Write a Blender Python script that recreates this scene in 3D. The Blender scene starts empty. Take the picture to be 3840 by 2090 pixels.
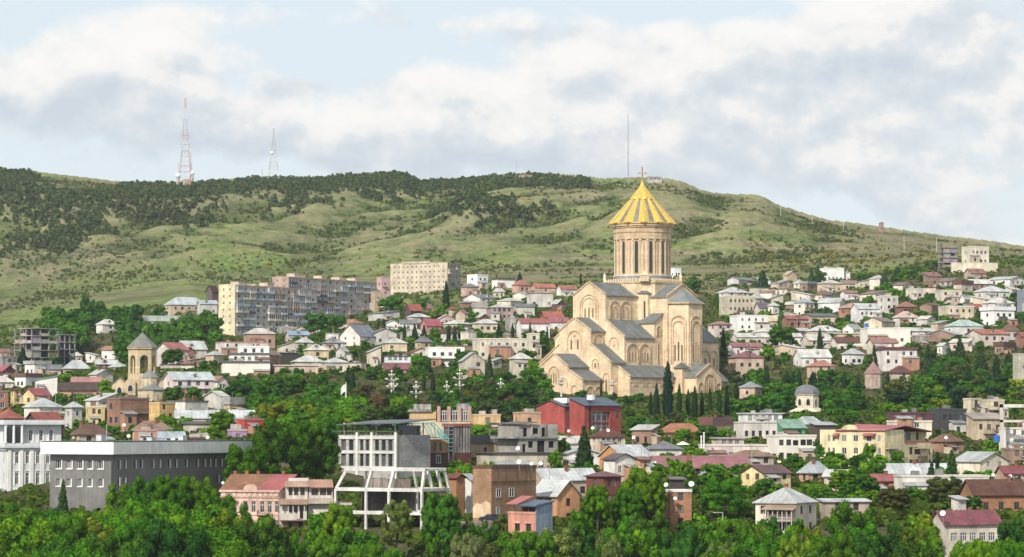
import bpy, math, random
import numpy as np
from mathutils import Vector, Matrix, noise as mnoise
random.seed(7); RNG = np.random.default_rng(7)
S = bpy.context.scene
C = S.collection
R = math.radians
# ------------------------------------------------------------------ camera
F = 11000.0            # focal length in photograph pixels (3840 wide)
HY = 1600.0            # photograph row of the eye level
cam = bpy.data.objects.new('camera', bpy.data.cameras.new('camera')); C.objects.link(cam)
cam.data.sensor_width = 36.0; cam.data.lens = 36.0*F/3840.0
cam.data.clip_start = 5; cam.data.clip_end = 30000
cam.rotation_euler = (R(90)+math.atan((HY-1045)/F), 0, 0)
S.camera = cam
# ------------------------------------------------------------------ light
SUN_EL, SUN_DIR = R(38), Vector((-0.48, -0.877))
sd = Vector((SUN_DIR.x*math.cos(SUN_EL), SUN_DIR.y*math.cos(SUN_EL), math.sin(SUN_EL))).normalized()
sun = bpy.data.objects.new('sun', bpy.data.lights.new('sun', 'SUN')); C.objects.link(sun)
sun.data.energy = 3.5; sun.data.angle = R(0.5); sun.data.color = (1.0, 0.93, 0.82)
sun.rotation_euler = (-sd).to_track_quat('-Z', 'Y').to_euler()
W = bpy.data.worlds.new('World'); S.world = W; W.use_nodes = True
def mk_world():
    nt = W.node_tree; nt.nodes.clear()
    N = lambda t, **k: nmake(nt, t, **k)
    out = N('ShaderNodeOutputWorld'); bg = N('ShaderNodeBackground'); bg.inputs['Strength'].default_value = 0.09
    sky = N('ShaderNodeTexSky'); sky.sky_type = 'NISHITA'; sky.sun_disc = False
    sky.sun_elevation = SUN_EL; sky.sun_rotation = math.atan2(sd.x, sd.y); sky.altitude = 450
    sky.air_density = 1.0; sky.dust_density = 1.5; sky.ozone_density = 1.0
    tc = N('ShaderNodeTexCoord'); sx = N('ShaderNodeSeparateXYZ'); L(nt, tc.outputs['Generated'], sx.inputs[0])
    az = M(nt, 'ARCTAN2', sx.outputs[0], sx.outputs[1])
    el = M(nt, 'ARCSINE', sx.outputs[2])
    def nz(scale, oaz, oel, stretch, det=7, rough=.55, dist=0.0):
        cb = N('ShaderNodeCombineXYZ')
        L(nt, M(nt, 'ADD', az, oaz), cb.inputs[0]); L(nt, M(nt, 'MULTIPLY', M(nt, 'ADD', el, oel), stretch), cb.inputs[1])
        t = N('ShaderNodeTexNoise'); t.inputs['Scale'].default_value = scale; t.inputs['Detail'].default_value = det
        t.inputs['Roughness'].default_value = rough; t.inputs['Distortion'].default_value = dist
        L(nt, cb.outputs[0], t.inputs['Vector']); return t.outputs[0]
    def blob(px, py, rx, ry, amp):
        a0, e0 = math.atan((px-1920)/F), math.atan((HY-py)/F)
        dx = M(nt, 'DIVIDE', M(nt, 'SUBTRACT', az, a0), rx/F); dy = M(nt, 'DIVIDE', M(nt, 'SUBTRACT', el, e0), ry/F)
        r2 = M(nt, 'ADD', M(nt, 'MULTIPLY', dx, dx), M(nt, 'MULTIPLY', dy, dy))
        return M(nt, 'MULTIPLY', M(nt, 'EXPONENT', M(nt, 'MULTIPLY', r2, -1.0)), amp)
    # cumulus masses: azimuth/elevation of each heap (given as photograph rows and columns), spread, weight
    BL = [(430, 250, 330, 170, .34), (120, 330, 330, 110, .24), (700, 470, 420, 120, .20), (3280, 200, 560, 210, .36), (3640, 330, 330, 190, .26), (2620, 300, 420, 110, .27), (3050, 460, 620, 130, .26),
          (1650, 330, 240, 80, .22), (1100, 320, 120, 42, .24), (1500, 520, 620, 120, .22), (2300, 540, 560, 110, .24), (2480, 150, 150, 60, .16), (3500, 640, 520, 150, .2), (900, 60, 700, 60, .13), (1900, 90, 500, 50, .10)]
    HOLE = [(1250, 160, 520, 100, -.12), (120, 90, 420, 80, -.10), (2450, 40, 420, 60, -.12), (3560, 500, 120, 60, -.12), (880, 330, 90, 70, -.14)]
    s = num = den = None
    for bl in BL:
        a0, e0 = math.atan((bl[0]-1920)/F), math.atan((HY-bl[1])/F); v = blob(*bl); dy = M(nt, 'DIVIDE', M(nt, 'SUBTRACT', el, e0), bl[3]/F); w = M(nt, 'MULTIPLY', v, dy)
        s = v if s is None else M(nt, 'ADD', s, v); num = w if num is None else M(nt, 'ADD', num, w)
    den = M(nt, 'ADD', s, .04); vpos = M(nt, 'DIVIDE', num, den)
    for bl in HOLE: s = M(nt, 'ADD', s, blob(*bl))
    def dens(oaz, oel):
        a = nz(12.0, 3.1+oaz, 1.7+oel, 1.5, 9, .56, .08)
        b = nz(46.0, 1.1+oaz, 4.2+oel, 1.2, 6, .6, .0)
        return M(nt, 'ADD', M(nt, 'MULTIPLY', a, .74), M(nt, 'MULTIPLY', b, .26))
    d0 = dens(0, 0); d1 = dens(-.004, .008)
    cov = M(nt, 'ADD', d0, M(nt, 'MULTIPLY', s, .62))
    mask = RAMP(nt, cov, [(.50, (0, 0, 0)), (.535, (.45, .45, .45)), (.575, (.9, .9, .9)), (.65, (1, 1, 1))])
    # sunward tops bright, bases and far sides grey blue
    lit = M(nt, 'ADD', M(nt, 'MULTIPLY', M(nt, 'SUBTRACT', d0, d1), 3.6), M(nt, 'MULTIPLY', vpos, .34))
    lit = M(nt, 'ADD', lit, M(nt, 'MULTIPLY', M(nt, 'SUBTRACT', nz(16.0, 8.3, 2.2, 2.0, 6, .6), .5), .9))
    col = RAMP(nt, M(nt, 'ADD', lit, .5), [(.12, (4.75, 5.25, 5.75)), (.36, (5.45, 5.85, 6.2)), (.50, (6.1, 6.3, 6.45)), (.60, (6.9, 6.85, 6.75)), (.85, (7.5, 7.35, 7.1))])
    thin = N('ShaderNodeMix'); thin.data_type = 'RGBA'; thin.inputs[0].default_value = .8
    L(nt, sky.outputs[0], thin.inputs[6]); thin.inputs[7].default_value = (6.15, 6.75, 7.1, 1)   # high thin cloud over the whole sky
    mx = N('ShaderNodeMix'); mx.data_type = 'RGBA'; L(nt, mask, mx.inputs[0]); L(nt, thin.outputs[2], mx.inputs[6]); L(nt, col, mx.inputs[7])
    L(nt, mx.outputs[2], bg.inputs['Color']); L(nt, bg.outputs[0], out.inputs[0])
# ------------------------------------------------------------------ node helpers
def nmake(nt, t, **k):
    n = nt.nodes.new(t)
    for a, b in k.items(): setattr(n, a, b)
    return n
def L(nt, a, b): nt.links.new(a, b)
def SETI(nt, sock, v):
    if isinstance(v, (int, float)): sock.default_value = v
    else: nt.links.new(v, sock)
def M(nt, op, a, b=None, c=None):
    n = nt.nodes.new('ShaderNodeMath'); n.operation = op; SETI(nt, n.inputs[0], a)
    if b is not None: SETI(nt, n.inputs[1], b)
    if c is not None: SETI(nt, n.inputs[2], c)
    return n.outputs[0]
def RAMP(nt, fac, stops):
    n = nt.nodes.new('ShaderNodeValToRGB'); SETI(nt, n.inputs[0], fac); e = n.color_ramp.elements
    while len(e) < len(stops): e.new(.5)
    for q, (p, c) in zip(e, stops): q.position = p; q.color = (*c, 1)
    return n.outputs[0]
def MIXC(nt, f, a, b, bt='MIX'):
    n = nt.nodes.new('ShaderNodeMix'); n.data_type = 'RGBA'; n.blend_type = bt
    SETI(nt, n.inputs[0], f)
    for i, v in ((6, a), (7, b)):
        if isinstance(v, tuple): n.inputs[i].default_value = (*v, 1)
        else: nt.links.new(v, n.inputs[i])
    return n.outputs[2]
def NOISE(nt, vec, scale, det=4, rough=.55):
    n = nt.nodes.new('ShaderNodeTexNoise'); n.inputs['Scale'].default_value = scale; n.inputs['Detail'].default_value = det
    n.inputs['Roughness'].default_value = rough
    if vec is not None: nt.links.new(vec, n.inputs['Vector'])
    return n.outputs[0]
def MAPV(nt, vec, scale):
    n = nt.nodes.new('ShaderNodeMapping'); n.inputs['Scale'].default_value = scale; nt.links.new(vec, n.inputs['Vector']); return n.outputs[0]
mk_world()
S.view_settings.view_transform = 'Standard'; S.view_settings.look = 'None'
S.view_settings.exposure = 0.56; S.view_settings.gamma = 1.0
S.cycles.max_bounces = 6; S.cycles.diffuse_bounces = 3; S.cycles.glossy_bounces = 2; S.cycles.transmission_bounces = 2
S.cycles.transparent_max_bounces = 8; S.cycles.volume_bounces = 0
S.cycles.use_denoising = True
# ------------------------------------------------------------------ colours
def lin(c): return c/12.92 if c <= .04045 else ((c+.055)/1.055)**2.4
def hx(h, k=.86):
    h = h.lstrip('#'); c = [lin(int(h[i:i+2], 16)/255)*k for i in (0, 2, 4)]; g = c[0]*.3+c[1]*.6+c[2]*.1; return tuple(min(.82, v*.86+g*.14) for v in c)
# ------------------------------------------------------------------ materials (colour comes from the object's own colour)
MATS = {}
def newmat(name):
    m = bpy.data.materials.new(name); m.use_nodes = True; nt = m.node_tree; MATS[name] = m
    return m, nt, nt.nodes['Principled BSDF']
def bump(nt, h, strength, dist, bs):
    b = nt.nodes.new('ShaderNodeBump'); b.inputs['Strength'].default_value = strength; b.inputs['Distance'].default_value = dist
    L(nt, h, b.inputs['Height']); L(nt, b.outputs[0], bs.inputs['Normal'])
def oc(nt): return nt.nodes.new('ShaderNodeObjectInfo').outputs['Color']
def objc(nt): return nt.nodes.new('ShaderNodeTexCoord').outputs['Object']
def m_plaster(name, rough=.85, stain=.5, streak=.35):
    m, nt, b = newmat(name); o = objc(nt); c = oc(nt)
    n1 = NOISE(nt, o, .22, 6, .62); n2 = NOISE(nt, MAPV(nt, o, (1.3, 1.3, .13)), 1.0, 5, .6); n3 = NOISE(nt, o, 1.7, 3)
    f1 = RAMP(nt, n1, [(.38, (1-stain*.55,)*3), (.62, (1.06,)*3)])
    f2 = RAMP(nt, n2, [(.36, (1-streak*.8, 1-streak*.8, 1-streak*.75)), (.58, (1,)*3)])
    f3 = RAMP(nt, n3, [(.3, (.92, .91, .89)), (.7, (1.04, 1.03, 1.02))])
    c = MIXC(nt, 1.0, c, f1, 'MULTIPLY'); c = MIXC(nt, .8, c, f2, 'MULTIPLY'); c = MIXC(nt, 1, c, f3, 'MULTIPLY')
    L(nt, c, b.inputs['Base Color']); b.inputs['Roughness'].default_value = rough; b.inputs['Specular IOR Level'].default_value = .2
    bump(nt, n3, .25, .05, b)
m_plaster('plaster'); m_plaster('raw', .95, .9, .9); m_plaster('clean', .7, .22, .15)
m_plaster('stone', .85, .40, .30)
def m_courses():
    nt = MATS['stone'].node_tree; b = nt.nodes['Principled BSDF']; src = b.inputs['Base Color'].links[0].from_socket; o = objc(nt)
    sep = nt.nodes.new('ShaderNodeSeparateXYZ'); L(nt, o, sep.inputs[0]); cb = nt.nodes.new('ShaderNodeCombineXYZ'); L(nt, M(nt, 'ADD', sep.outputs[0], sep.outputs[1]), cb.inputs[0]); L(nt, sep.outputs[2], cb.inputs[1])
    br = nt.nodes.new('ShaderNodeTexBrick'); L(nt, cb.outputs[0], br.inputs['Vector']); br.inputs['Scale'].default_value = 1; br.inputs['Brick Width'].default_value = 1.9; br.inputs['Row Height'].default_value = .75; br.inputs['Mortar Size'].default_value = .05
    br.inputs['Color1'].default_value = (.84, .83, .80, 1); br.inputs['Color2'].default_value = (1.06, 1.05, 1.03, 1); br.inputs['Mortar'].default_value = (.80, .77, .72, 1)
    L(nt, MIXC(nt, .8, src, br.outputs[0], 'MULTIPLY'), b.inputs['Base Color'])
m_courses()
def m_block(name, sx, sz, mort, jit):
    m, nt, b = newmat(name); o = objc(nt); c = oc(nt)
    sep = nt.nodes.new('ShaderNodeSeparateXYZ'); L(nt, o, sep.inputs[0])
    cb = nt.nodes.new('ShaderNodeCombineXYZ'); L(nt, M(nt, 'ADD', sep.outputs[0], sep.outputs[1]), cb.inputs[0]); L(nt, sep.outputs[2], cb.inputs[1])
    br = nt.nodes.new('ShaderNodeTexBrick'); L(nt, cb.outputs[0], br.inputs['Vector']); br.inputs['Scale'].default_value = 1
    br.inputs['Brick Width'].default_value = sx; br.inputs['Row Height'].default_value = sz; br.inputs['Mortar Size'].default_value = .03
    br.inputs['Color1'].default_value = (1-jit, 1-jit, 1-jit, 1); br.inputs['Color2'].default_value = (1, 1, 1, 1); br.inputs['Mortar'].default_value = (mort, mort, mort, 1)
    n1 = NOISE(nt, o, .25, 6, .65)
    c = MIXC(nt, 1, c, br.outputs[0], 'MULTIPLY'); c = MIXC(nt, 1, c, RAMP(nt, n1, [(.32, (.62, .6, .58)), (.65, (1.12, 1.1, 1.08))]), 'MULTIPLY')
    L(nt, c, b.inputs['Base Color']); b.inputs['Roughness'].default_value = .92; b.inputs['Specular IOR Level'].default_value = .15
m_block('brick', .5, .17, .75, .3); m_block('block', .8, .42, .72, .22)
def m_rib(name, period, metal, rough, spec, depth):
    m, nt, b = newmat(name); o = objc(nt); c = oc(nt)
    sep = nt.nodes.new('ShaderNodeSeparateXYZ'); L(nt, nt.nodes.new('ShaderNodeTexCoord').outputs['UV'], sep.inputs[0])
    w = M(nt, 'FRACT', M(nt, 'DIVIDE', sep.outputs[0], period)); seam = M(nt, 'LESS_THAN', w, .12)
    n1 = NOISE(nt, o, .3, 6, .65); n2 = NOISE(nt, o, 1.4, 4)
    sh = M(nt, 'FLOOR', M(nt, 'DIVIDE', sep.outputs[0], period*2)); wn = nt.nodes.new('ShaderNodeTexWhiteNoise'); wn.noise_dimensions = '1D'; L(nt, sh, wn.inputs['W'])
    c = MIXC(nt, 1, c, RAMP(nt, n1, [(.3, (.56, .54, .52)), (.62, (.98, .98, .97))]), 'MULTIPLY')
    c = MIXC(nt, 1, c, RAMP(nt, wn.outputs[0], [(0, (.86, .86, .86)), (1, (1.1, 1.1, 1.1))]), 'MULTIPLY')
    c = MIXC(nt, M(nt, 'MULTIPLY', RAMP(nt, n2, [(.56, (0, 0, 0)), (.72, (1, 1, 1))]), .5), c, (.19, .11, .07))
    c = MIXC(nt, M(nt, 'MULTIPLY', seam, .3), c, (.02, .02, .02))
    L(nt, c, b.inputs['Base Color']); b.inputs['Roughness'].default_value = rough; b.inputs['Metallic'].default_value = metal; b.inputs['Specular IOR Level'].default_value = spec
    bump(nt, seam, .6, depth, b)
m_rib('metal', .62, .0, .45, .5, .05); m_rib('sheet', 1.1, .0, .5, .4, .03); m_rib('slate', .9, 0, .6, .4, .03)
def m_tile():
    m, nt, b = newmat('tile'); o = objc(nt); c = oc(nt)
    uv = nt.nodes.new('ShaderNodeTexCoord').outputs['UV']; sep = nt.nodes.new('ShaderNodeSeparateXYZ'); L(nt, uv, sep.inputs[0])
    rw = M(nt, 'FRACT', M(nt, 'MULTIPLY', sep.outputs[1], 2.6)); cw = M(nt, 'SINE', M(nt, 'MULTIPLY', sep.outputs[0], 18))
    n1 = NOISE(nt, o, .35, 6, .7); n2 = NOISE(nt, o, 3.0, 3)
    c = MIXC(nt, 1, c, RAMP(nt, n1, [(.3, (.6, .58, .56)), (.65, (1.15, 1.12, 1.08))]), 'MULTIPLY')
    c = MIXC(nt, 1, c, RAMP(nt, n2, [(.3, (.75, .75, .75)), (.7, (1.15, 1.15, 1.15))]), 'MULTIPLY')
    c = MIXC(nt, M(nt, 'MULTIPLY', M(nt, 'LESS_THAN', rw, .2), .35), c, (.02, .012, .01))
    L(nt, c, b.inputs['Base Color']); b.inputs['Roughness'].default_value = .9; b.inputs['Specular IOR Level'].default_value = .15
    bump(nt, M(nt, 'ADD', rw, M(nt, 'MULTIPLY', cw, .4)), .5, .06, b)
m_tile()
def m_plain(name, rough, metal=0.0, spec=.4, col=None, amp=.14):
    m, nt, b = newmat(name); o = objc(nt)
    c = oc(nt) if col is None else None
    f = RAMP(nt, NOISE(nt, o, .9, 5, .6), [(.3, (1-amp,)*3), (.7, (1+amp*.5,)*3)])
    if col is not None: c = MIXC(nt, 1, col, f, 'MULTIPLY')
    else: c = MIXC(nt, 1, c, f, 'MULTIPLY')
    L(nt, c, b.inputs['Base Color']); b.inputs['Roughness'].default_value = rough; b.inputs['Metallic'].default_value = metal; b.inputs['Specular IOR Level'].default_value = spec
m_plain('paint', .55); m_plain('steel', .4, .6); m_plain('gold', .36, .45, .5, None, .26); m_plain('wood', .8)
m_plain('frame_white', .5, 0, .3, (.55, .55, .53)); m_plain('frame_brown', .6, 0, .3, (.13, .075, .045)); m_plain('frame_dark', .5, 0, .3, (.04, .045, .05))
def m_glass():
    m, nt, b = newmat('glass'); n = NOISE(nt, nt.nodes.new('ShaderNodeNewGeometry').outputs['Position'], .35, 2)
    rnd = nt.nodes.new('ShaderNodeObjectInfo').outputs['Random']
    c = MIXC(nt, 1, RAMP(nt, rnd, [(0, (.012, .016, .022)), (.55, (.03, .036, .045)), (.8, (.075, .085, .095)), (1, (.22, .22, .21))]), RAMP(nt, n, [(.3, (.6,)*3), (.7, (1.3,)*3)]), 'MULTIPLY')
    L(nt, c, b.inputs['Base Color']); b.inputs['Roughness'].default_value = .12; b.inputs['Specular IOR Level'].default_value = .5
    m, nt, b = newmat('near_black'); b.inputs['Base Color'].default_value = (.02, .018, .017, 1); b.inputs['Roughness'].default_value = .9
m_glass()
def m_leaf(name, tr, hue, att=None):
    m, nt, b = newmat(name)
    isl = nt.nodes.new('ShaderNodeNewGeometry').outputs['Random Per Island']; c = oc(nt)
    if att: an = nt.nodes.new('ShaderNodeAttribute'); an.attribute_name = att; c = an.outputs['Color']
    rnd = nt.nodes.new('ShaderNodeObjectInfo').outputs['Random']
    c = MIXC(nt, 1, c, RAMP(nt, isl, [(0, (.55, .62, .6)), (.5, (.95, .97, .9)), (.9, (1.35, 1.25, 1.0)), (1, (1.7, 1.45, 1.1))]), 'MULTIPLY')
    big = NOISE(nt, nt.nodes.new('ShaderNodeNewGeometry').outputs['Position'], .16, 3)
    c = MIXC(nt, 1, c, RAMP(nt, big, [(.32, (.72, .8, .85)), (.68, (1.22, 1.15, .95))]), 'MULTIPLY')
    c = MIXC(nt, 1, c, RAMP(nt, rnd, [(0, (.82, .86, 1.0)), (.5, (1, 1, 1)), (1, (1.2, 1.1, .9))]), 'MULTIPLY')
    nt.nodes.remove(b); d = nt.nodes.new('ShaderNodeBsdfDiffuse'); t = nt.nodes.new('ShaderNodeBsdfTranslucent'); mx = nt.nodes.new('ShaderNodeMixShader')
    L(nt, c, d.inputs[0]); L(nt, MIXC(nt, 1, c, (1.1, 1.25, .6), 'MULTIPLY'), t.inputs[0]); mx.inputs[0].default_value = tr
    L(nt, d.outputs[0], mx.inputs[1]); L(nt, t.outputs[0], mx.inputs[2]); L(nt, mx.outputs[0], nt.nodes['Material Output'].inputs[0])
m_leaf('leaf', .35, 0); m_leaf('needle', .12, 0); m_leaf('leaf_mass', .3, 0, 'tint')
m_plain('bark', .95, 0, .1, (.11, .085, .062), .4)
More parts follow.
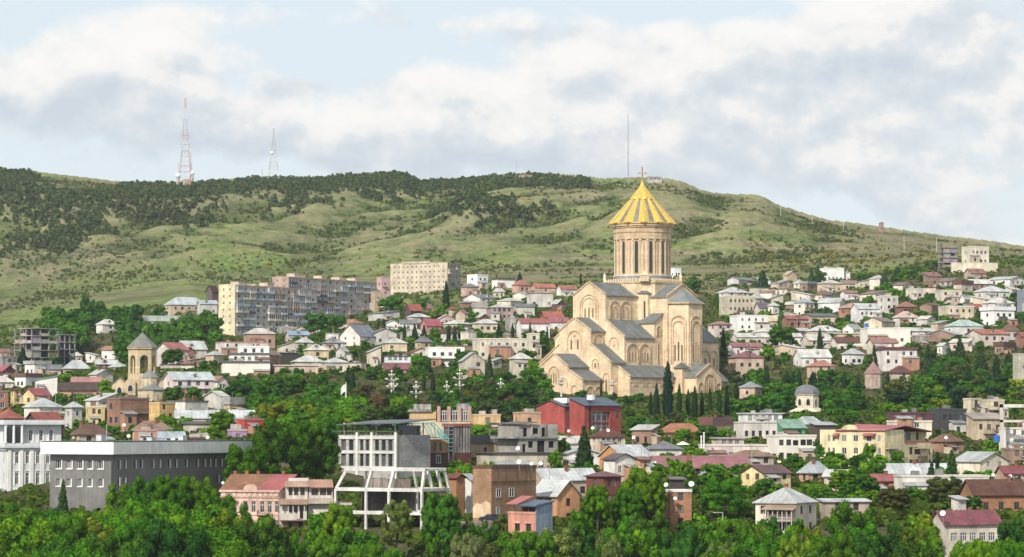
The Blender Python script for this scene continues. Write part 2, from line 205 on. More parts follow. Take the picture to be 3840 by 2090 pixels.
# ------------------------------------------------------------------ houses read off the photograph
# name; label; left,corner,right; eave,foot; ridge; distance; yaw; roof; wall; roof covering; floors; windows left,right; window style; chimneys
TABLE = '''
brick_house;tall brown brick house with blank lit side wall and parked car at its foot;1773,1843,2012;1754,1947;0;530;54;f;brick:b8916f;paint:6a3f33;3;0,0;w;0
brick_house;orange brick gable wall between the white frame and the white shed;1677,1712,1741;1790,1900;1776;548;45;gy;brick:c08a60;tile:8a4a38;2;0,0;w;1
white_shed;narrow white walled house with grey roof squeezed beside the brown brick house;1744,1768,1790;1800,1900;1776;555;45;sy;plaster:efeae2;metal:aab4ba;2;1,0;b;0
orange_house;orange upper storey house with wide pale metal roof and dark gable;1997,2089,2175;1860,1970;1800;545;40;gy;plaster:dca070;sheet:d3dbe0;2;2,1;b;0
metal_roof_house;low house under a long pale grey roof with dark red ridge;1985,2040,2245;1800,1870;1757;590;30;gx;plaster:c9b19a;sheet:cdd5da;1;1,2;b;2
wooden_house;dark red wooden house with salmon ground floor behind the orange house;2200,2262,2330;1785,1900;1768;575;35;h;wood:7c3f38;metal:7a3038;2;1,2;b;0
wooden_house;long grey brown sheds in front of the wooden house;2120,2190,2265;1795,1850;1788;600;40;sy;wood:6a5648;sheet:7a6e66;1;0,1;b;0
brick_tower;orange brick tower house with ivy, white parapet and satellite dishes;2491,2510,2593;1843,1985;0;525;14;f;brick:c98f6c;paint:e9e6e0;3;0,1;b;0
roof_house;dark timber attic behind the orange brick tower house;2512,2520,2565;1795,1850;1788;545;10;sy;wood:4a4040;sheet:6a6664;1;0,0;b;0
cream_house;large cream house with grey hip roof and a row of gallery windows;2837,2980,3077;1884,2010;1830;520;62;h;plaster:ecdccb;sheet:c3c7c8;2;5,2;b;1
lean_to;pale roofed lean-to joined to the right of the cream hip roofed house;3077,3090,3260;1878,1930;1870;535;10;sy;plaster:b9a796;sheet:c0c6c8;1;0,2;b;0
red_roof_house;house with broad dark red metal roof above the ivy bank;3500,3540,3760;1966,2050;1915;505;20;gx;plaster:d9cfc0;metal:8e2f42;1;1,5;g;0
brick_house;low brick house with brown tile roof near the right edge;3616,3650,3860;1856,1930;1798;560;15;gx;brick:b5835f;tile:6e463c;1;1,3;b;1
white_annex;small white lean-to in front of the low brick house;3568,3590,3622;1870,1905;1858;548;35;sy;plaster:e3ddd6;sheet:b9bdbf;1;0,1;w;0
white_row;long white one storey row with tall windows above the olive trees;3364,3380,3713;1788,1860;0;605;8;f;plaster:e9e4da;paint:cfc8bc;1;0,8;t;0
red_roof_house;small brick house with red metal roof left of the white row;3262,3275,3366;1802,1850;1777;622;12;gx;brick:c58a66;metal:b04a50;1;0,1;b;1
grey_roof_house;long low house under a light grey metal roof below the yellow apartments;3297,3320,3570;1776,1820;1738;655;14;gx;plaster:c7b7a6;sheet:c4ced2;1;0,3;b;1
cream_gable_house;cream gabled house with grey roof and wooden balcony;3591,3672,3793;1730,1790;1694;645;35;gy;plaster:efe3cc;metal:b4bdbd;2;0,2;g;0
red_dormer_house;house with deep red roof and round arched dormers at the right;3742,3762,3850;1775,1815;1746;632;20;gx;plaster:c9a58c;metal:9a2f3e;1;0,2;a;1
white_block;flat white building at the right edge with two wide windows;3755,3775,3900;1608,1720;0;720;16;f;clean:f3efe6;paint:e2ddd2;3;0,3;w;0
brown_house;brown plastered wall block under the flat white building;3768,3785,3900;1686,1760;0;700;10;f;plaster:a98c78;paint:97806f;2;0,3;b;0
grey_loft;modern dark grey loft storey with strip windows;3491,3520,3631;1537,1640;0;790;25;f;metal:55555c;paint:4b4b52;2;1,4;d;0
cream_shop;cream house with awning beside the dark grey loft;3631,3650,3770;1570,1680;1548;770;18;sy;plaster:d7c2a4;sheet:a99a88;2;0,3;b;0
maroon_mansard;house with maroon mansard roof and wide attic windows above a cream wall;3334,3352,3497;1582,1650;0;760;12;f;plaster:ece2cb;paint:e6dcc4;2;0,4;w;0
+mansard_storey;maroon mansard storey;3336,3354,3495;1551,1584;0;762;12;f;metal:7a2f48;paint:6a2a40;1;0,3;G;0
cream_cube;plain cream concrete cube against the dark grove;3616,3640,3685;1498,1560;0;830;35;f;plaster:ddd0b4;paint:cfc2a8;2;0,1;d;0
cream_cube;wide plain cream concrete box beside the other cream cube;3688,3700,3768;1503,1570;0;840;15;f;plaster:e0d3b2;paint:d6caab;2;0,1;b;0
glazed_house;white house with a glazed upper storey and long flat eaves;2744,2775,2930;1586,1650;0;770;20;f;plaster:e9e2dc;paint:c9c4be;1;1,5;G;0
+loft_storey;white set back loft storey with strip glazing on the glazed white house;2773,2790,2936;1552,1590;0;790;14;F;clean:e6e6e4;paint:c9d2d8;1;1,5;g;0
green_house;green walled house with sloping pale blue awning roof;2918,2935,3021;1604,1650;1572;745;20;sy;paint:3e9a68;metal:7fb39a;1;1,3;G;0
grey_roof_house;broad grey metal roof rising behind the green house;2975,3000,3090;1590,1640;1562;800;30;h;plaster:b9aa9c;sheet:b6c2c8;1;1,2;b;0
terrace_shed;open terrace shed with thin blue roof beside the green house;3040,3058,3135;1592,1645;1582;760;20;sy;wood:5a4a42;metal:b3c2cc;1;0,2;G;0
white_terrace;white two storey house with a row of square dark windows;2882,2905,3063;1636,1735;0;722;14;f;clean:efe9dd;paint:e6dfd2;2;0,5;d;0
pinkish_terrace;pale pinkish terrace house with glass roof room and white flue pipes;2627,2650,2882;1672,1735;0;690;10;f;plaster:eadcd6;paint:dccdc6;1;0,4;w;0
+roof_room;glazed roof room on the pale pinkish terrace house;2672,2690,2790;1645,1675;0;702;16;F;plaster:cfc4b8;paint:b9b4ac;1;1,3;g;0
long_red_roof;long low building under a plum red metal roof;2435,2470,2824;1754,1790;1710;645;10;gx;plaster:b9c0c6;metal:a8505f;1;0,6;b;1
attic_house;house with orange timber gable and wide pale metal roof;2250,2330,2446;1712,1770;1668;655;45;gx;wood:c98a48;sheet:cfd8dc;1;2,2;b;1
white_balcony_house;small white house with glazed balcony and dark pointed gable;2265,2305,2385;1722,1790;1700;620;35;gy;plaster:efebe4;metal:5a4444;1;0,3;w;0
orange_wall_house;low orange walled house left of the plum red roof;2381,2400,2440;1722,1770;1712;632;30;sy;plaster:d9a67a;metal:9a5a50;1;0,1;b;0
yellow_gable_house;yellow gabled house with dark brown roof and two white dormers;2785,2862,2972;1774,1810;1744;610;40;gx;plaster:f0dca0;metal:6a3434;1;2,3;b;0
canopy_house;house under a wide brown hip canopy in front of the white terrace house;2728,2770,2905;1710,1750;1688;668;25;h;plaster:cdbfae;tile:9a7a64;1;1,3;b;0
grey_roof_house;salmon house with blue grey hip roof beside the yellow apartments;3000,3030,3115;1772,1815;1728;640;28;h;plaster:d3a78e;sheet:b4c0c8;1;1,2;b;1
orange_roof_house;old house with orange tile hip roof among the middle trees;2470,2500,2640;1620,1670;1588;800;25;h;plaster:d3a07c;tile:c27450;1;1,3;b;0
beige_hip_house;beige house with maroon hip roof in front of the red brick building;2214,2240,2345;1637,1700;1612;705;20;h;plaster:e6d8c0;tile:7a4440;2;1,4;w;1
graffiti_house;low cream house with flat dark roof and tall gates under the grey block house;1785,1850,2112;1702,1770;0;662;18;F;plaster:cfc6b4;paint:4a4442;1;1,5;b;0
yellow_box;ochre yellow flat walled building left of the grey block house;1766,1778,1877;1558,1640;0;790;10;f;plaster:e8c48a;paint:d8b47c;2;0,1;b;0
peach_box;peach coloured low building left of the red brick building;1925,1945,2028;1550,1600;0;775;20;f;plaster:dcb08a;paint:c79c7c;1;1,1;b;0
red_hip_house;dark house with steep brick red hip roofs behind the classical building;78,150,232;1590,1640;1545;690;40;gx;plaster:5a4640;tile:a5503f;1;1,2;b;0
red_hip_house;low brick red roof at the left edge with a wooden balcony;-40,20,82;1568,1620;1535;720;40;h;wood:6a4a40;tile:b05a46;1;1,2;b;1
turret_house;grey white turret house with pointed metal roof and arched windows;240,272,305;1526,1620;1505;760;42;h;plaster:d3cfc8;metal:c2ccd0;2;1,1;a;0
hip_house;grey white house with long pale hip roof beside the turret house;78,150,225;1525,1590;1492;775;40;h;plaster:ded9d0;metal:bcc8cc;1;3,2;w;1
castle_house;yellow house with battlemented round top and green window;317,335,392;1528,1600;0;800;20;f;plaster:ecd28e;paint:e6d6a8;2;1,2;b;0
brown_cube;brown brick modern house with tall dark windows below the bell tower;392,453,551;1497,1600;0;740;38;f;brick:a97e6a;paint:8c6a5a;2;2,0;d;0
yellow_wall;golden yellow rounded precinct wall house below the bell tower;549,600,652;1513,1580;0;850;45;f;stone:e3c07a;paint:dcb877;2;0,2;b;0
long_grey_roof;long house under a pale grey metal roof with small skylight;645,660,950;1568,1620;1537;810;6;gx;plaster:cfc8be;sheet:c8d2d6;1;0,8;w;1
red_wall_house;bright red plastered house end beside the tall plane trees;882,918,990;1575,1620;1568;745;35;f;plaster:cf4a44;paint:b86a5a;1;0,0;b;0
purple_wall_house;small house with pale purple wall below the bright red one;851,862,925;1615,1660;0;725;15;f;plaster:b79ac4;paint:c9a89a;1;0,1;w;0
brown_roof_house;old house with curved dark brown tile roof left of the brown brick house;262,300,405;1628,1670;1590;668;30;h;plaster:cdbdae;tile:7a5a4c;1;1,2;b;1
tan_roof_house;old house with wide tan tile roof right of the brown brick house;492,520,640;1612,1655;1578;690;25;h;plaster:d6c3ae;tile:a08068;1;1,3;b;1
salmon_low_house;low salmon walled house behind the white fascia of the office block;494,510,590;1616,1660;0;645;12;f;plaster:d49a84;paint:b98474;1;0,2;w;0
blue_roof_house;low house with faded blue grey roof behind the office block;572,592,690;1642,1670;1618;655;20;gx;plaster:c9beb2;metal:a7bcd0;1;0,2;w;0
red_shed;small rust red shed at the end of the office block roof line;695,706,770;1648,1680;1640;660;15;F;plaster:a8584a;metal:8a4a3e;1;0,1;b;0
grey_house;cream house with dark open balcony below the long grey roof;680,700,800;1590,1650;1580;760;14;F;plaster:d9d0c4;sheet:8a8a8a;1;0,4;G;0
yellow_small_house;yellow house with red roof and square tower near the left edge;78,130,178;1482,1520;1455;880;45;gx;plaster:ecd39a;tile:b0505a;1;1,2;b;0
yellow_tower_house;narrow yellow turret with dark opening at the left edge;38,55,76;1462,1530;1455;890;40;h;plaster:e6cc8c;tile:6a4a44;2;1,1;b;0
pink_edge_house;pinkish house with white window at the far left edge;-40,-10,28;1470,1540;0;860;35;f;plaster:c98a78;paint:b87a6a;2;1,1;w;0
long_shed;long salmon shed with dark brown roof below the left grove;206,222,360;1464,1500;1434;950;10;gx;plaster:d9a888;tile:5a4a46;1;0,4;b;0
red_shed;long shed with faded red metal roof behind the brown roofed shed;258,270,377;1432,1460;1413;985;8;gx;plaster:d8c8b0;metal:c4786e;1;0,3;b;0
grey_wall_house;plain grey walled house at the left edge below the tower block;-40,10,55;1338,1400;0;1160;45;f;raw:b3ada6;paint:a39c96;2;1,1;b;0
red_gable_house;small dark house with red gable roof at the far left;-20,12,50;1392,1420;1370;1090;45;gy;wood:6a3a3a;metal:b84550;1;0,1;b;0
white_house;white house with dark balcony strip below the tower block under construction;85,130,182;1366,1410;1353;1110;42;F;plaster:efece6;sheet:d6d8d8;1;2,3;d;0
grey_roof_house;house with pale grey roof right of the white balcony house;228,250,335;1382,1410;1350;1155;22;h;plaster:c9a894;sheet:bfc8cc;1;1,3;b;0
grey_roof_house;long thin grey roofed house left of the bell tower;344,360,440;1366,1390;1349;1190;15;gx;plaster:a87a70;sheet:c3cacc;1;0,3;b;0
pink_small_house;small pinkish house with grey roof close to the bell tower;403,440,476;1376,1410;1358;1110;42;h;plaster:d9b39c;sheet:c6cccc;1;1,1;b;0
white_gable;white gabled roof peeping out of the left woods;355,385,437;1216,1240;1196;1420;40;h;plaster:eeeae2;sheet:e2dcd2;1;0,1;b;0
green_shed;low shed with grey green roof in the left woods;504,520,676;1204,1225;1182;1460;8;gx;plaster:cfc8bd;sheet:a3b0a6;1;0,3;b;0
tan_hill_house;tan two storey house with pale blue roof at the edge of the hillside;607,640,770;1142,1195;1112;1500;28;h;plaster:dcbf96;metal:b9c9d4;2;1,5;b;0
grey_hill_house;grey roofed house between the tan hill house and the yellow end wall;735,750,812;1140,1180;1125;1480;20;gx;plaster:d8d2ca;metal:b6c4cf;1;0,3;b;0
brown_gable;small brown gabled cabin left of the yellow end wall;768,795,816;1095,1125;1070;1495;45;gx;wood:6a544a;tile:5a4038;1;0,0;b;0
red_roof_house;house with bright red roofs right of the bell tower;576,640,700;1312,1345;1283;1100;40;gx;plaster:cfc4bc;metal:bf4a4e;1;1,2;b;0
orange_roof_house;house with orange red gable roof behind the round tree near the bell tower;660,690,730;1325,1350;1300;1120;40;gy;plaster:c98a70;tile:c4654c;1;0,1;b;0
grey_roof_house;wide house with pale grey roof above the red roofs by the bell tower;655,690,770;1310,1340;1277;1160;30;gx;plaster:d6ccbf;sheet:c6d0d2;1;1,2;b;0
cream_low_house;long cream wall with thin dark blue flat roof beside the bell tower;594,610,726;1368,1400;0;1060;12;F;plaster:ecdcbb;paint:2a3c5a;1;0,0;b;0
white_pink_house;white and pale pink house with balcony and grey dormered roof;600,650,797;1424,1490;1393;950;25;gx;plaster:efdcda;metal:c0ccd4;2;1,4;d;0
brick_hip_house;brick house with pale hip roof and dark window openings;907,925,1029;1251,1295;1229;1200;14;h;brick:c99a80;sheet:cfc8bc;1;0,4;o;0
white_red_house;white and red stepped modern house below the brick hip house;798,830,1000;1285,1335;0;1170;18;f;plaster:e6dcd6;paint:c97a70;2;1,5;d;0
slate_eaved_villa;white stepped three storey villa with slate eaves bands and blue shutters;818,835,1011;1360,1425;1354;1000;8;F;clean:f1ece0;slate:6c7480;1;0,7;d;0
+storey;white middle storey of the villa with a slate eaves band;848,862,1008;1330,1362;1324;1010;8;F;clean:f3efe6;slate:6c7480;1;0,5;d;0
+attic_storey;white set back top storey of the slate eaved villa;883,895,1008;1302,1332;0;1022;8;f;clean:f5f1ea;paint:eeeae2;1;0,3;d;0
arch_window_house;tan house with wide grey hip roof and two arched windows;1085,1105,1215;1356,1400;1331;1030;12;h;plaster:dcc7a4;sheet:ccd2d2;1;0,2;a;0
veranda_house;cream house with grey roof and deep dark veranda;1200,1215,1305;1358,1400;1340;1025;10;h;plaster:dccdb8;sheet:c8cece;1;0,2;G;0
long_low_house;long low brick and cream wing with pale eaves below the arched windows;1017,1030,1192;1372,1415;0;1003;6;F;plaster:d9b49c;paint:dedad2;1;0,4;w;0
yellow_house;square ochre yellow house with hip roof in the middle gardens;1132,1150,1231;1312,1345;1288;1120;12;h;plaster:e4c58c;sheet:d6d6cc;1;0,1;d;0
open_shed;dark open shed with flat grey roof below the ochre house;1040,1055,1118;1325,1350;0;1085;12;F;wood:3a3834;sheet:8f979c;1;0,0;b;0
white_gable_house;white house with two steep gables and slate blue roof;1270,1350,1414;1262,1300;1216;1200;55;gx;plaster:f2e9d8;slate:7a8698;2;2,1;w;0
grey_roof_house;low house with wide slate grey roof in front of the white double gabled house;1202,1220,1294;1285,1310;1268;1175;14;h;plaster:d6cfc6;slate:8f9aa6;1;0,2;d;0
grey_hip_house;small house with pale grey hip roof left of the slate grey roof;1104,1120,1172;1284,1305;1264;1185;20;h;plaster:cfc0b0;sheet:c9c9c2;1;0,1;b;0
blue_roof_house;house with bright blue and maroon roof strips below the balcony block;1064,1085,1158;1256,1280;1240;1255;15;gx;plaster:d9b8a4;metal:7ea8d0;1;0,2;b;0
yellow_villa;square yellow villa with grey pyramid roof and chimney;1430,1446,1526;1286,1350;1264;1150;12;h;plaster:efd49a;sheet:c3c8c2;2;0,2;b;1
white_modern_house;white modern house with flat roof and wide strip windows;1592,1606,1742;1305,1385;0;1130;8;f;clean:f7f5f0;paint:f2f0ea;2;0,4;G;0
beige_gable_house;beige rendered house with steep grey gable roof and small square windows;1719,1734,1818;1355,1410;1320;1090;14;gy;plaster:cfc3aa;sheet:bcbdb8;2;0,2;b;0
cream_modern_house;large cream modern house with flat roofs and dark picture windows;1770,1790,1985;1272,1345;0;1160;10;f;plaster:eadcc0;paint:e6d8bc;2;0,6;d;0
+tower_wing;tall blank cream wing of the large modern house beside the cathedral;1975,1985,2024;1253,1345;0;1150;12;f;plaster:efe0c2;paint:ead9b8;3;0,1;d;0
cream_small_house;small cream house with pale curved roof below the large modern house;1910,1925,1994;1345,1385;1322;1105;14;h;plaster:d9ccb0;sheet:d8d8d0;1;0,2;d;0
maroon_roof_house;low house with maroon roof and white arch at its end;1424,1445,1548;1385,1415;1360;1085;16;gx;plaster:cfa8a0;metal:96404c;1;0,4;d;0
glass_house;glass sided pool house with flat dark roof above the maroon roof;1436,1445,1540;1336,1360;0;1110;6;F;clean:cfe0e6;paint:4a4f52;1;0,4;g;0
red_roof_house;house with bright crimson roof in the gardens below the beige slab block;1575,1600,1654;1222,1255;1195;1300;30;gx;plaster:cf8a80;metal:bf3a52;1;0,2;b;0
red_gable_house;dark house with orange red gable roof under the beige slab block;1517,1540,1583;1165,1185;1139;1450;40;gx;wood:5a4640;tile:bf5a48;1;0,1;b;0
red_hip_house;small house with brick red hip roof right of the tall cypress;1677,1695,1718;1160,1190;1148;1430;35;h;plaster:d6b8a6;tile:a84f48;1;0,1;b;0
grey_roof_house;broad low grey roof in the gardens left of the tall cypress;1523,1550,1612;1188,1205;1174;1390;30;h;plaster:cfc8be;sheet:c6cac4;1;0,1;b;0
brick_house;low brick house with grey flat roof right of the tall cypress;1722,1740,1785;1136,1165;1130;1500;25;F;brick:bb7f62;sheet:c6c8c6;1;0,1;b;0
white_cube;white cube house on the upper edge of town;1751,1790,1830;1031,1085;0;1610;45;f;clean:f5f4f2;paint:f0efec;2;1,2;d;0
slate_roof_house;pinkish house with slate roof below the white cube house;1728,1750,1795;1075,1110;1061;1570;30;h;plaster:d9a898;slate:7f8692;1;0,2;b;0
white_house;white house with dark flat roof on the upper edge of town;1844,1866,1930;1048,1085;1041;1610;30;F;clean:f2f1ee;paint:5a5048;1;1,2;d;0
salmon_hip_house;salmon house with brick red hip roof on the upper edge of town;1921,1945,1990;1068,1095;1048;1555;35;h;plaster:dca08a;tile:c07060;1;0,2;b;0
red_roof_row;row of low red roofed houses left of the cathedral shoulder;1990,2010,2085;1078,1100;1062;1560;20;gx;plaster:d6a890;tile:c86a52;1;0,3;b;0
white_house;small white house with red roof against the cathedral's upper left gable;2088,2104,2165;1085,1112;1068;1540;25;gx;plaster:f0ece6;tile:b86a5c;1;0,2;b;0
grey_flat_house;grey flat roofed house with long upper window strip left of the cathedral;1976,1990,2075;1099,1150;0;1450;12;F;plaster:d9d4c6;sheet:dfe2e0;1;0,4;d;0
balcony_house;long two storey brown house with balcony and grey hip roofs;1823,1840,1925;1152,1200;1136;1380;10;h;plaster:b9968a;sheet:c3c4be;2;0,4;G;0
grey_roof_house;cream house with dark slate roof adjoining the long balcony house;1925,1934,2005;1150,1200;1138;1385;8;gx;plaster:d3cbb4;slate:6e7684;1;0,1;b;0
gable_house;small house with red brown gable below the long balcony house;1786,1800,1833;1190,1215;1176;1310;35;gy;brick:a8604c;sheet:cfcac0;1;0,1;b;0
cream_house;low cream house with pale roof below the balcony house;1770,1790,1872;1212,1245;1196;1285;18;h;plaster:e0ceaa;sheet:cfd4d2;1;0,3;b;0
white_red_house;white walled house with faded red roof left of the cathedral narthex;1936,1955,2062;1212,1260;1192;1255;10;gx;plaster:f0ece8;tile:b05a58;1;0,3;d;0
red_roof_house;red roofed house touching the cathedral's left silhouette;2026,2045,2112;1190,1225;1167;1340;20;gx;brick:b5694e;tile:c0604a;1;0,2;b;0
red_gable_house;small pale roofed house with dark red gable left of the cathedral;2070,2090,2122;1140,1165;1122;1420;40;gy;wood:7a3a34;sheet:c9ccc8;1;0,1;b;0
red_roof_house;long red roof with white wall just left of the cathedral's second gable;2050,2066,2135;1208,1245;1188;1300;12;gx;plaster:ece6e2;metal:b84c4c;1;0,2;b;0
pink_blue_house;tall narrow house pink above and blue below beside the beige slab block;1411,1430,1460;1042,1110;0;1620;35;f;plaster:e6b4b0;paint:d99a98;2;1,1;b;0
tan_house;tan house wedged between the two apartment blocks;1389,1405,1432;1096,1165;0;1560;35;f;plaster:d9be98;paint:cdb28c;2;0,1;b;0
grey_hip_house;large pale house with grey hip roof behind the ornate mansion;2693,2730,2813;1096,1130;1074;1490;28;h;plaster:e3d8d0;sheet:cfcfd0;2;1,4;d;0
ornate_mansion;ornate cream stone mansion with corner turrets and many windows;2704,2728,2836;1112,1200;0;1400;14;f;stone:dccdb0;paint:e0d4bc;3;1,6;b;0
white_villa;bright white classical villa on the upper right slope;3081,3100,3170;1006,1055;0;1610;18;f;clean:f5f4f4;paint:efeeee;1;1,4;t;0
+wing;low white wing on the right of the bright white villa;3168,3175,3190;1022,1055;0;1615;18;F;clean:eceef2;paint:dfe2e6;1;0,1;d;0
tan_gable;tan plastered gable wall among the dark firs;2941,2955,2993;1032,1055;1015;1600;30;gy;plaster:dcc09a;tile:c9ae90;1;0,0;b;0
hip_row_house;house with two pale hip roofs below the white villa;3072,3095,3165;1062,1095;1048;1530;22;h;plaster:e0c29c;sheet:cfc6c2;1;1,3;b;0
brown_roof_house;cream house with long brown tile roof below the white villa;3150,3165,3222;1064,1090;1050;1545;14;gx;plaster:eee0c4;tile:a08478;1;0,3;b;1
red_roof_house;white walled house with dull red roof on the right slope;3158,3172,3224;1099,1125;1088;1450;15;gx;plaster:eceae8;metal:a8645c;1;0,2;d;0
white_tower_house;square white house with blue grey hip roof and tall windows;2982,3020,3060;1134,1190;1116;1380;45;h;plaster:f2ecdf;metal:a3b4c4;2;1,2;b;0
purple_roof_house;house with purple slate roof beside the ornate mansion;2835,2850,2905;1155,1180;1134;1395;14;gx;plaster:e0d2bc;slate:6a5a70;1;0,3;d;0
cream_pavilion;small cream pavilion with pale pyramid roof right of the purple roof;2883,2900,2924;1146,1180;1133;1375;40;h;plaster:f0e6d0;sheet:dcdcda;1;1,1;b;0
dark_roof_house;wide tan house with dark blue flat topped roof;3030,3045,3142;1186,1228;1172;1310;10;sy;plaster:dcb890;slate:5a6676;1;0,2;b;0
arch_window_house;white house with a row of round arched windows and dark lower gallery;2744,2765,2882;1184,1240;0;1280;12;f;clean:f1efec;paint:e9e6e2;2;0,4;a;0
yellow_roof_house;house with pale yellow roof behind the arched white house;2850,2870,2926;1204,1235;1182;1300;18;gx;plaster:efe0a8;sheet:e3d29c;1;0,2;b;0
red_grey_house;pale house with red and grey roof at the cathedral's right shoulder;2660,2690,2746;1216,1265;1203;1260;25;h;plaster:dcc8b8;metal:b86a62;2;1,3;b;0
long_grey_roof;low house under a long pale grey roof right of the cathedral's back arm;2748,2765,2903;1264,1295;1247;1220;8;gx;plaster:dcd2c0;sheet:d6d4cc;1;0,4;d;0
red_arcade_house;brown red house with arched dark porch among the right hand roofs;2938,2955,3034;1196,1230;1182;1290;15;gx;brick:b0705c;tile:b0685a;1;0,3;o;0
white_hip_house;house with wide pale hip roof below the dark blue roof;3030,3055,3157;1240,1262;1219;1235;20;h;plaster:d6c8b4;sheet:d6d6d4;1;0,3;d;0
pale_roof_house;low house with two pale sloping roofs above the right hand trees;3012,3035,3126;1276,1300;1254;1190;18;gx;plaster:dcc9b4;sheet:d9d5cc;1;0,3;d;0
brown_roof_house;long tan house with dark brown roof and white lower wall;3124,3140,3245;1284,1320;1262;1185;8;gx;plaster:eee8dc;tile:7a4c48;1;0,4;d;0
tan_wall_house;tan walled house with pale flat eaves behind the dark brown roof;3124,3140,3243;1252,1285;0;1225;8;F;plaster:dcc29a;paint:e0d2b8;1;0,0;b;0
orange_wall_house;house with orange brick wall and tile hip roof on the right slope;3152,3180,3255;1154,1210;1134;1350;25;h;brick:d08a66;tile:c4988a;2;1,2;d;0
red_roof_house;low house with crimson roof strip right of the cathedral;2733,2750,2863;1300,1320;1284;1175;10;gx;plaster:efe8e0;metal:a84050;1;0,2;b;0
maroon_hip_house;house with maroon hip roof and deep shaded veranda right of the cathedral;2736,2760,2866;1340,1385;1319;1120;15;h;plaster:d9b494;metal:96485a;1;1,3;G;1
white_roof_house;white house with long pale roof and one dark dormer;2984,3005,3120;1340,1375;1308;1130;12;gx;plaster:eeece6;sheet:dddcd6;1;1,3;d;0
terracotta_house;terracotta roofed cream house below the pale dormered roof;3032,3055,3134;1372,1400;1352;1090;20;h;plaster:e3c49c;tile:c47a66;1;1,2;b;1
white_small_house;small white house with grey hip roof and dark balcony door;3163,3185,3242;1327,1370;1306;1130;25;h;plaster:f1eeea;sheet:c3c6c8;1;1,2;d;0
salmon_vault_house;salmon precinct house with low rounded grey roof beside the cathedral;2775,2830,2863;1452,1490;1430;1010;60;h;stone:dcb48e;slate:9a9fae;1;1,1;a;0
cream_hill_villa;cream villa with blue glazing highest on the right hillside;3619,3640,3716;926,990;0;1510;18;f;plaster:efe3c6;paint:e9dcc0;2;1,4;d;0
hill_cottage;small brown cottage with blue windows under the hillside wall;3625,3645,3705;1024,1050;1006;1455;22;gx;plaster:c9a890;tile:a8705c;1;1,2;w;0
grey_red_house;house with pale grey and red roof panels on the right slope;3664,3700,3795;1092,1120;1069;1355;25;h;plaster:e0d8cc;sheet:cfd3d8;1;1,3;d;0
cream_flat_house;cream flat roofed house among the upper right trees;3517,3530,3612;1090,1140;0;1350;12;f;plaster:e3d3bc;paint:d9c8b0;2;0,3;b;0
cream_small_house;small cream cube house among the upper right trees;3404,3420,3468;1084,1120;0;1400;20;f;plaster:e6dcc6;paint:dccfb8;1;1,2;b;0
brick_dome_house;house with rounded red brown tile roof and dark arcade;3365,3385,3443;1150,1180;1128;1320;18;h;brick:a06a58;tile:a8705e;1;0,5;o;0
pale_villa;pale villa with glazed roof room left of the rounded red brown roof;3299,3320,3372;1112,1165;0;1340;20;f;plaster:e6ddd2;paint:dcd4ca;2;1,2;d;0
grey_roof_house;long house with pale grey roof and dark window strip at mid right;3200,3220,3303;1158,1190;1136;1305;15;gx;plaster:e9e9ea;sheet:c9ced4;1;0,4;d;0
pink_hip_house;white house with pinkish worn hip roof;3356,3375,3450;1190,1212;1166;1260;18;h;plaster:efebe2;tile:d3b8ac;1;0,2;b;0
tan_modern_house;tan modern house with dark strip window and round windows;3533,3550,3657;1150,1210;0;1280;10;f;plaster:e6cfa4;paint:e0e0d8;2;0,4;d;0
red_roof_house;house with brick red roof behind the tan modern house;3620,3640,3693;1156,1190;1138;1310;20;gx;plaster:e3dcd6;tile:b05a52;1;0,2;b;0
white_modern_house;white modern house with black framed glazing at the right;3691,3728,3812;1164,1228;1150;1250;25;F;clean:f1f0ee;paint:e6e4e0;2;1,3;G;0
grey_block;plain pale grey block above the white modern house at the right;3745,3765,3797;1139,1165;0;1275;35;f;raw:b9bcbe;paint:aeb1b4;1;0,1;d;0
turquoise_roof_house;white house with pale turquoise hip roof;3554,3580,3693;1222,1255;1197;1200;18;h;plaster:eceae6;metal:a9d0c8;1;1,3;d;0
orange_roof_house;long house with orange tile roof above the dark right hand grove;3640,3680,3788;1252,1285;1233;1170;18;gx;plaster:dccabc;tile:c06a52;1;1,3;d;0
white_long_house;long white house with three small windows above a red roofed porch;3239,3255,3418;1232,1290;0;1175;8;f;clean:f2ebda;paint:ece4d2;1;0,3;b;0
red_porch_house;house with long dull red roof in front of the long white house;3262,3275,3370;1285,1315;1268;1155;8;gx;plaster:f0dfc4;metal:b0605a;1;0,3;d;0
maroon_balcony_house;white two storey house with maroon eaves and wide balcony;3291,3310,3442;1312,1372;1302;1110;10;F;plaster:ece2dc;metal:8a3640;2;0,4;d;0
brown_hip_house;house with dark brown hip roof and two yellow chimneys;3334,3355,3427;1398,1425;1371;1070;20;h;plaster:e0cdb4;tile:7a4a46;1;1,1;b;0
beige_box;plain beige box house behind the maroon eaved house;3425,3440,3485;1260,1310;0;1185;20;f;raw:c4b6a4;paint:b9ab99;1;0,1;d;0
white_curved_house;white house with low wide roof at the upper right;3697,3720,3810;1135,1160;1116;1300;18;h;plaster:f1ede6;sheet:e6e3dc;1;1,2;b;0
blue_edge_house;tall blue grey house wall cut by the right edge;3822,3835,3900;1090,1180;0;1290;20;f;plaster:8f9cb4;paint:7f8ca4;3;0,2;d;0
red_edge_house;house with brick roof cut by the right edge above the grove;3815,3830,3900;1262,1300;1245;1165;18;gx;brick:b87a62;tile:a85a4c;1;0,2;d;0
stone_edge_tower;pale grey stone tower with battlement cut by the right edge;3806,3818,3900;1330,1460;0;960;14;f;stone:cfc9bb;paint:bdb7aa;3;0,1;o;0
small_white_house;tiny white house high behind the cathedral drum;2515,2530,2556;1006,1040;0;1640;30;f;clean:f0f0f0;paint:dfe3ea;1;1,2;d;0
'''
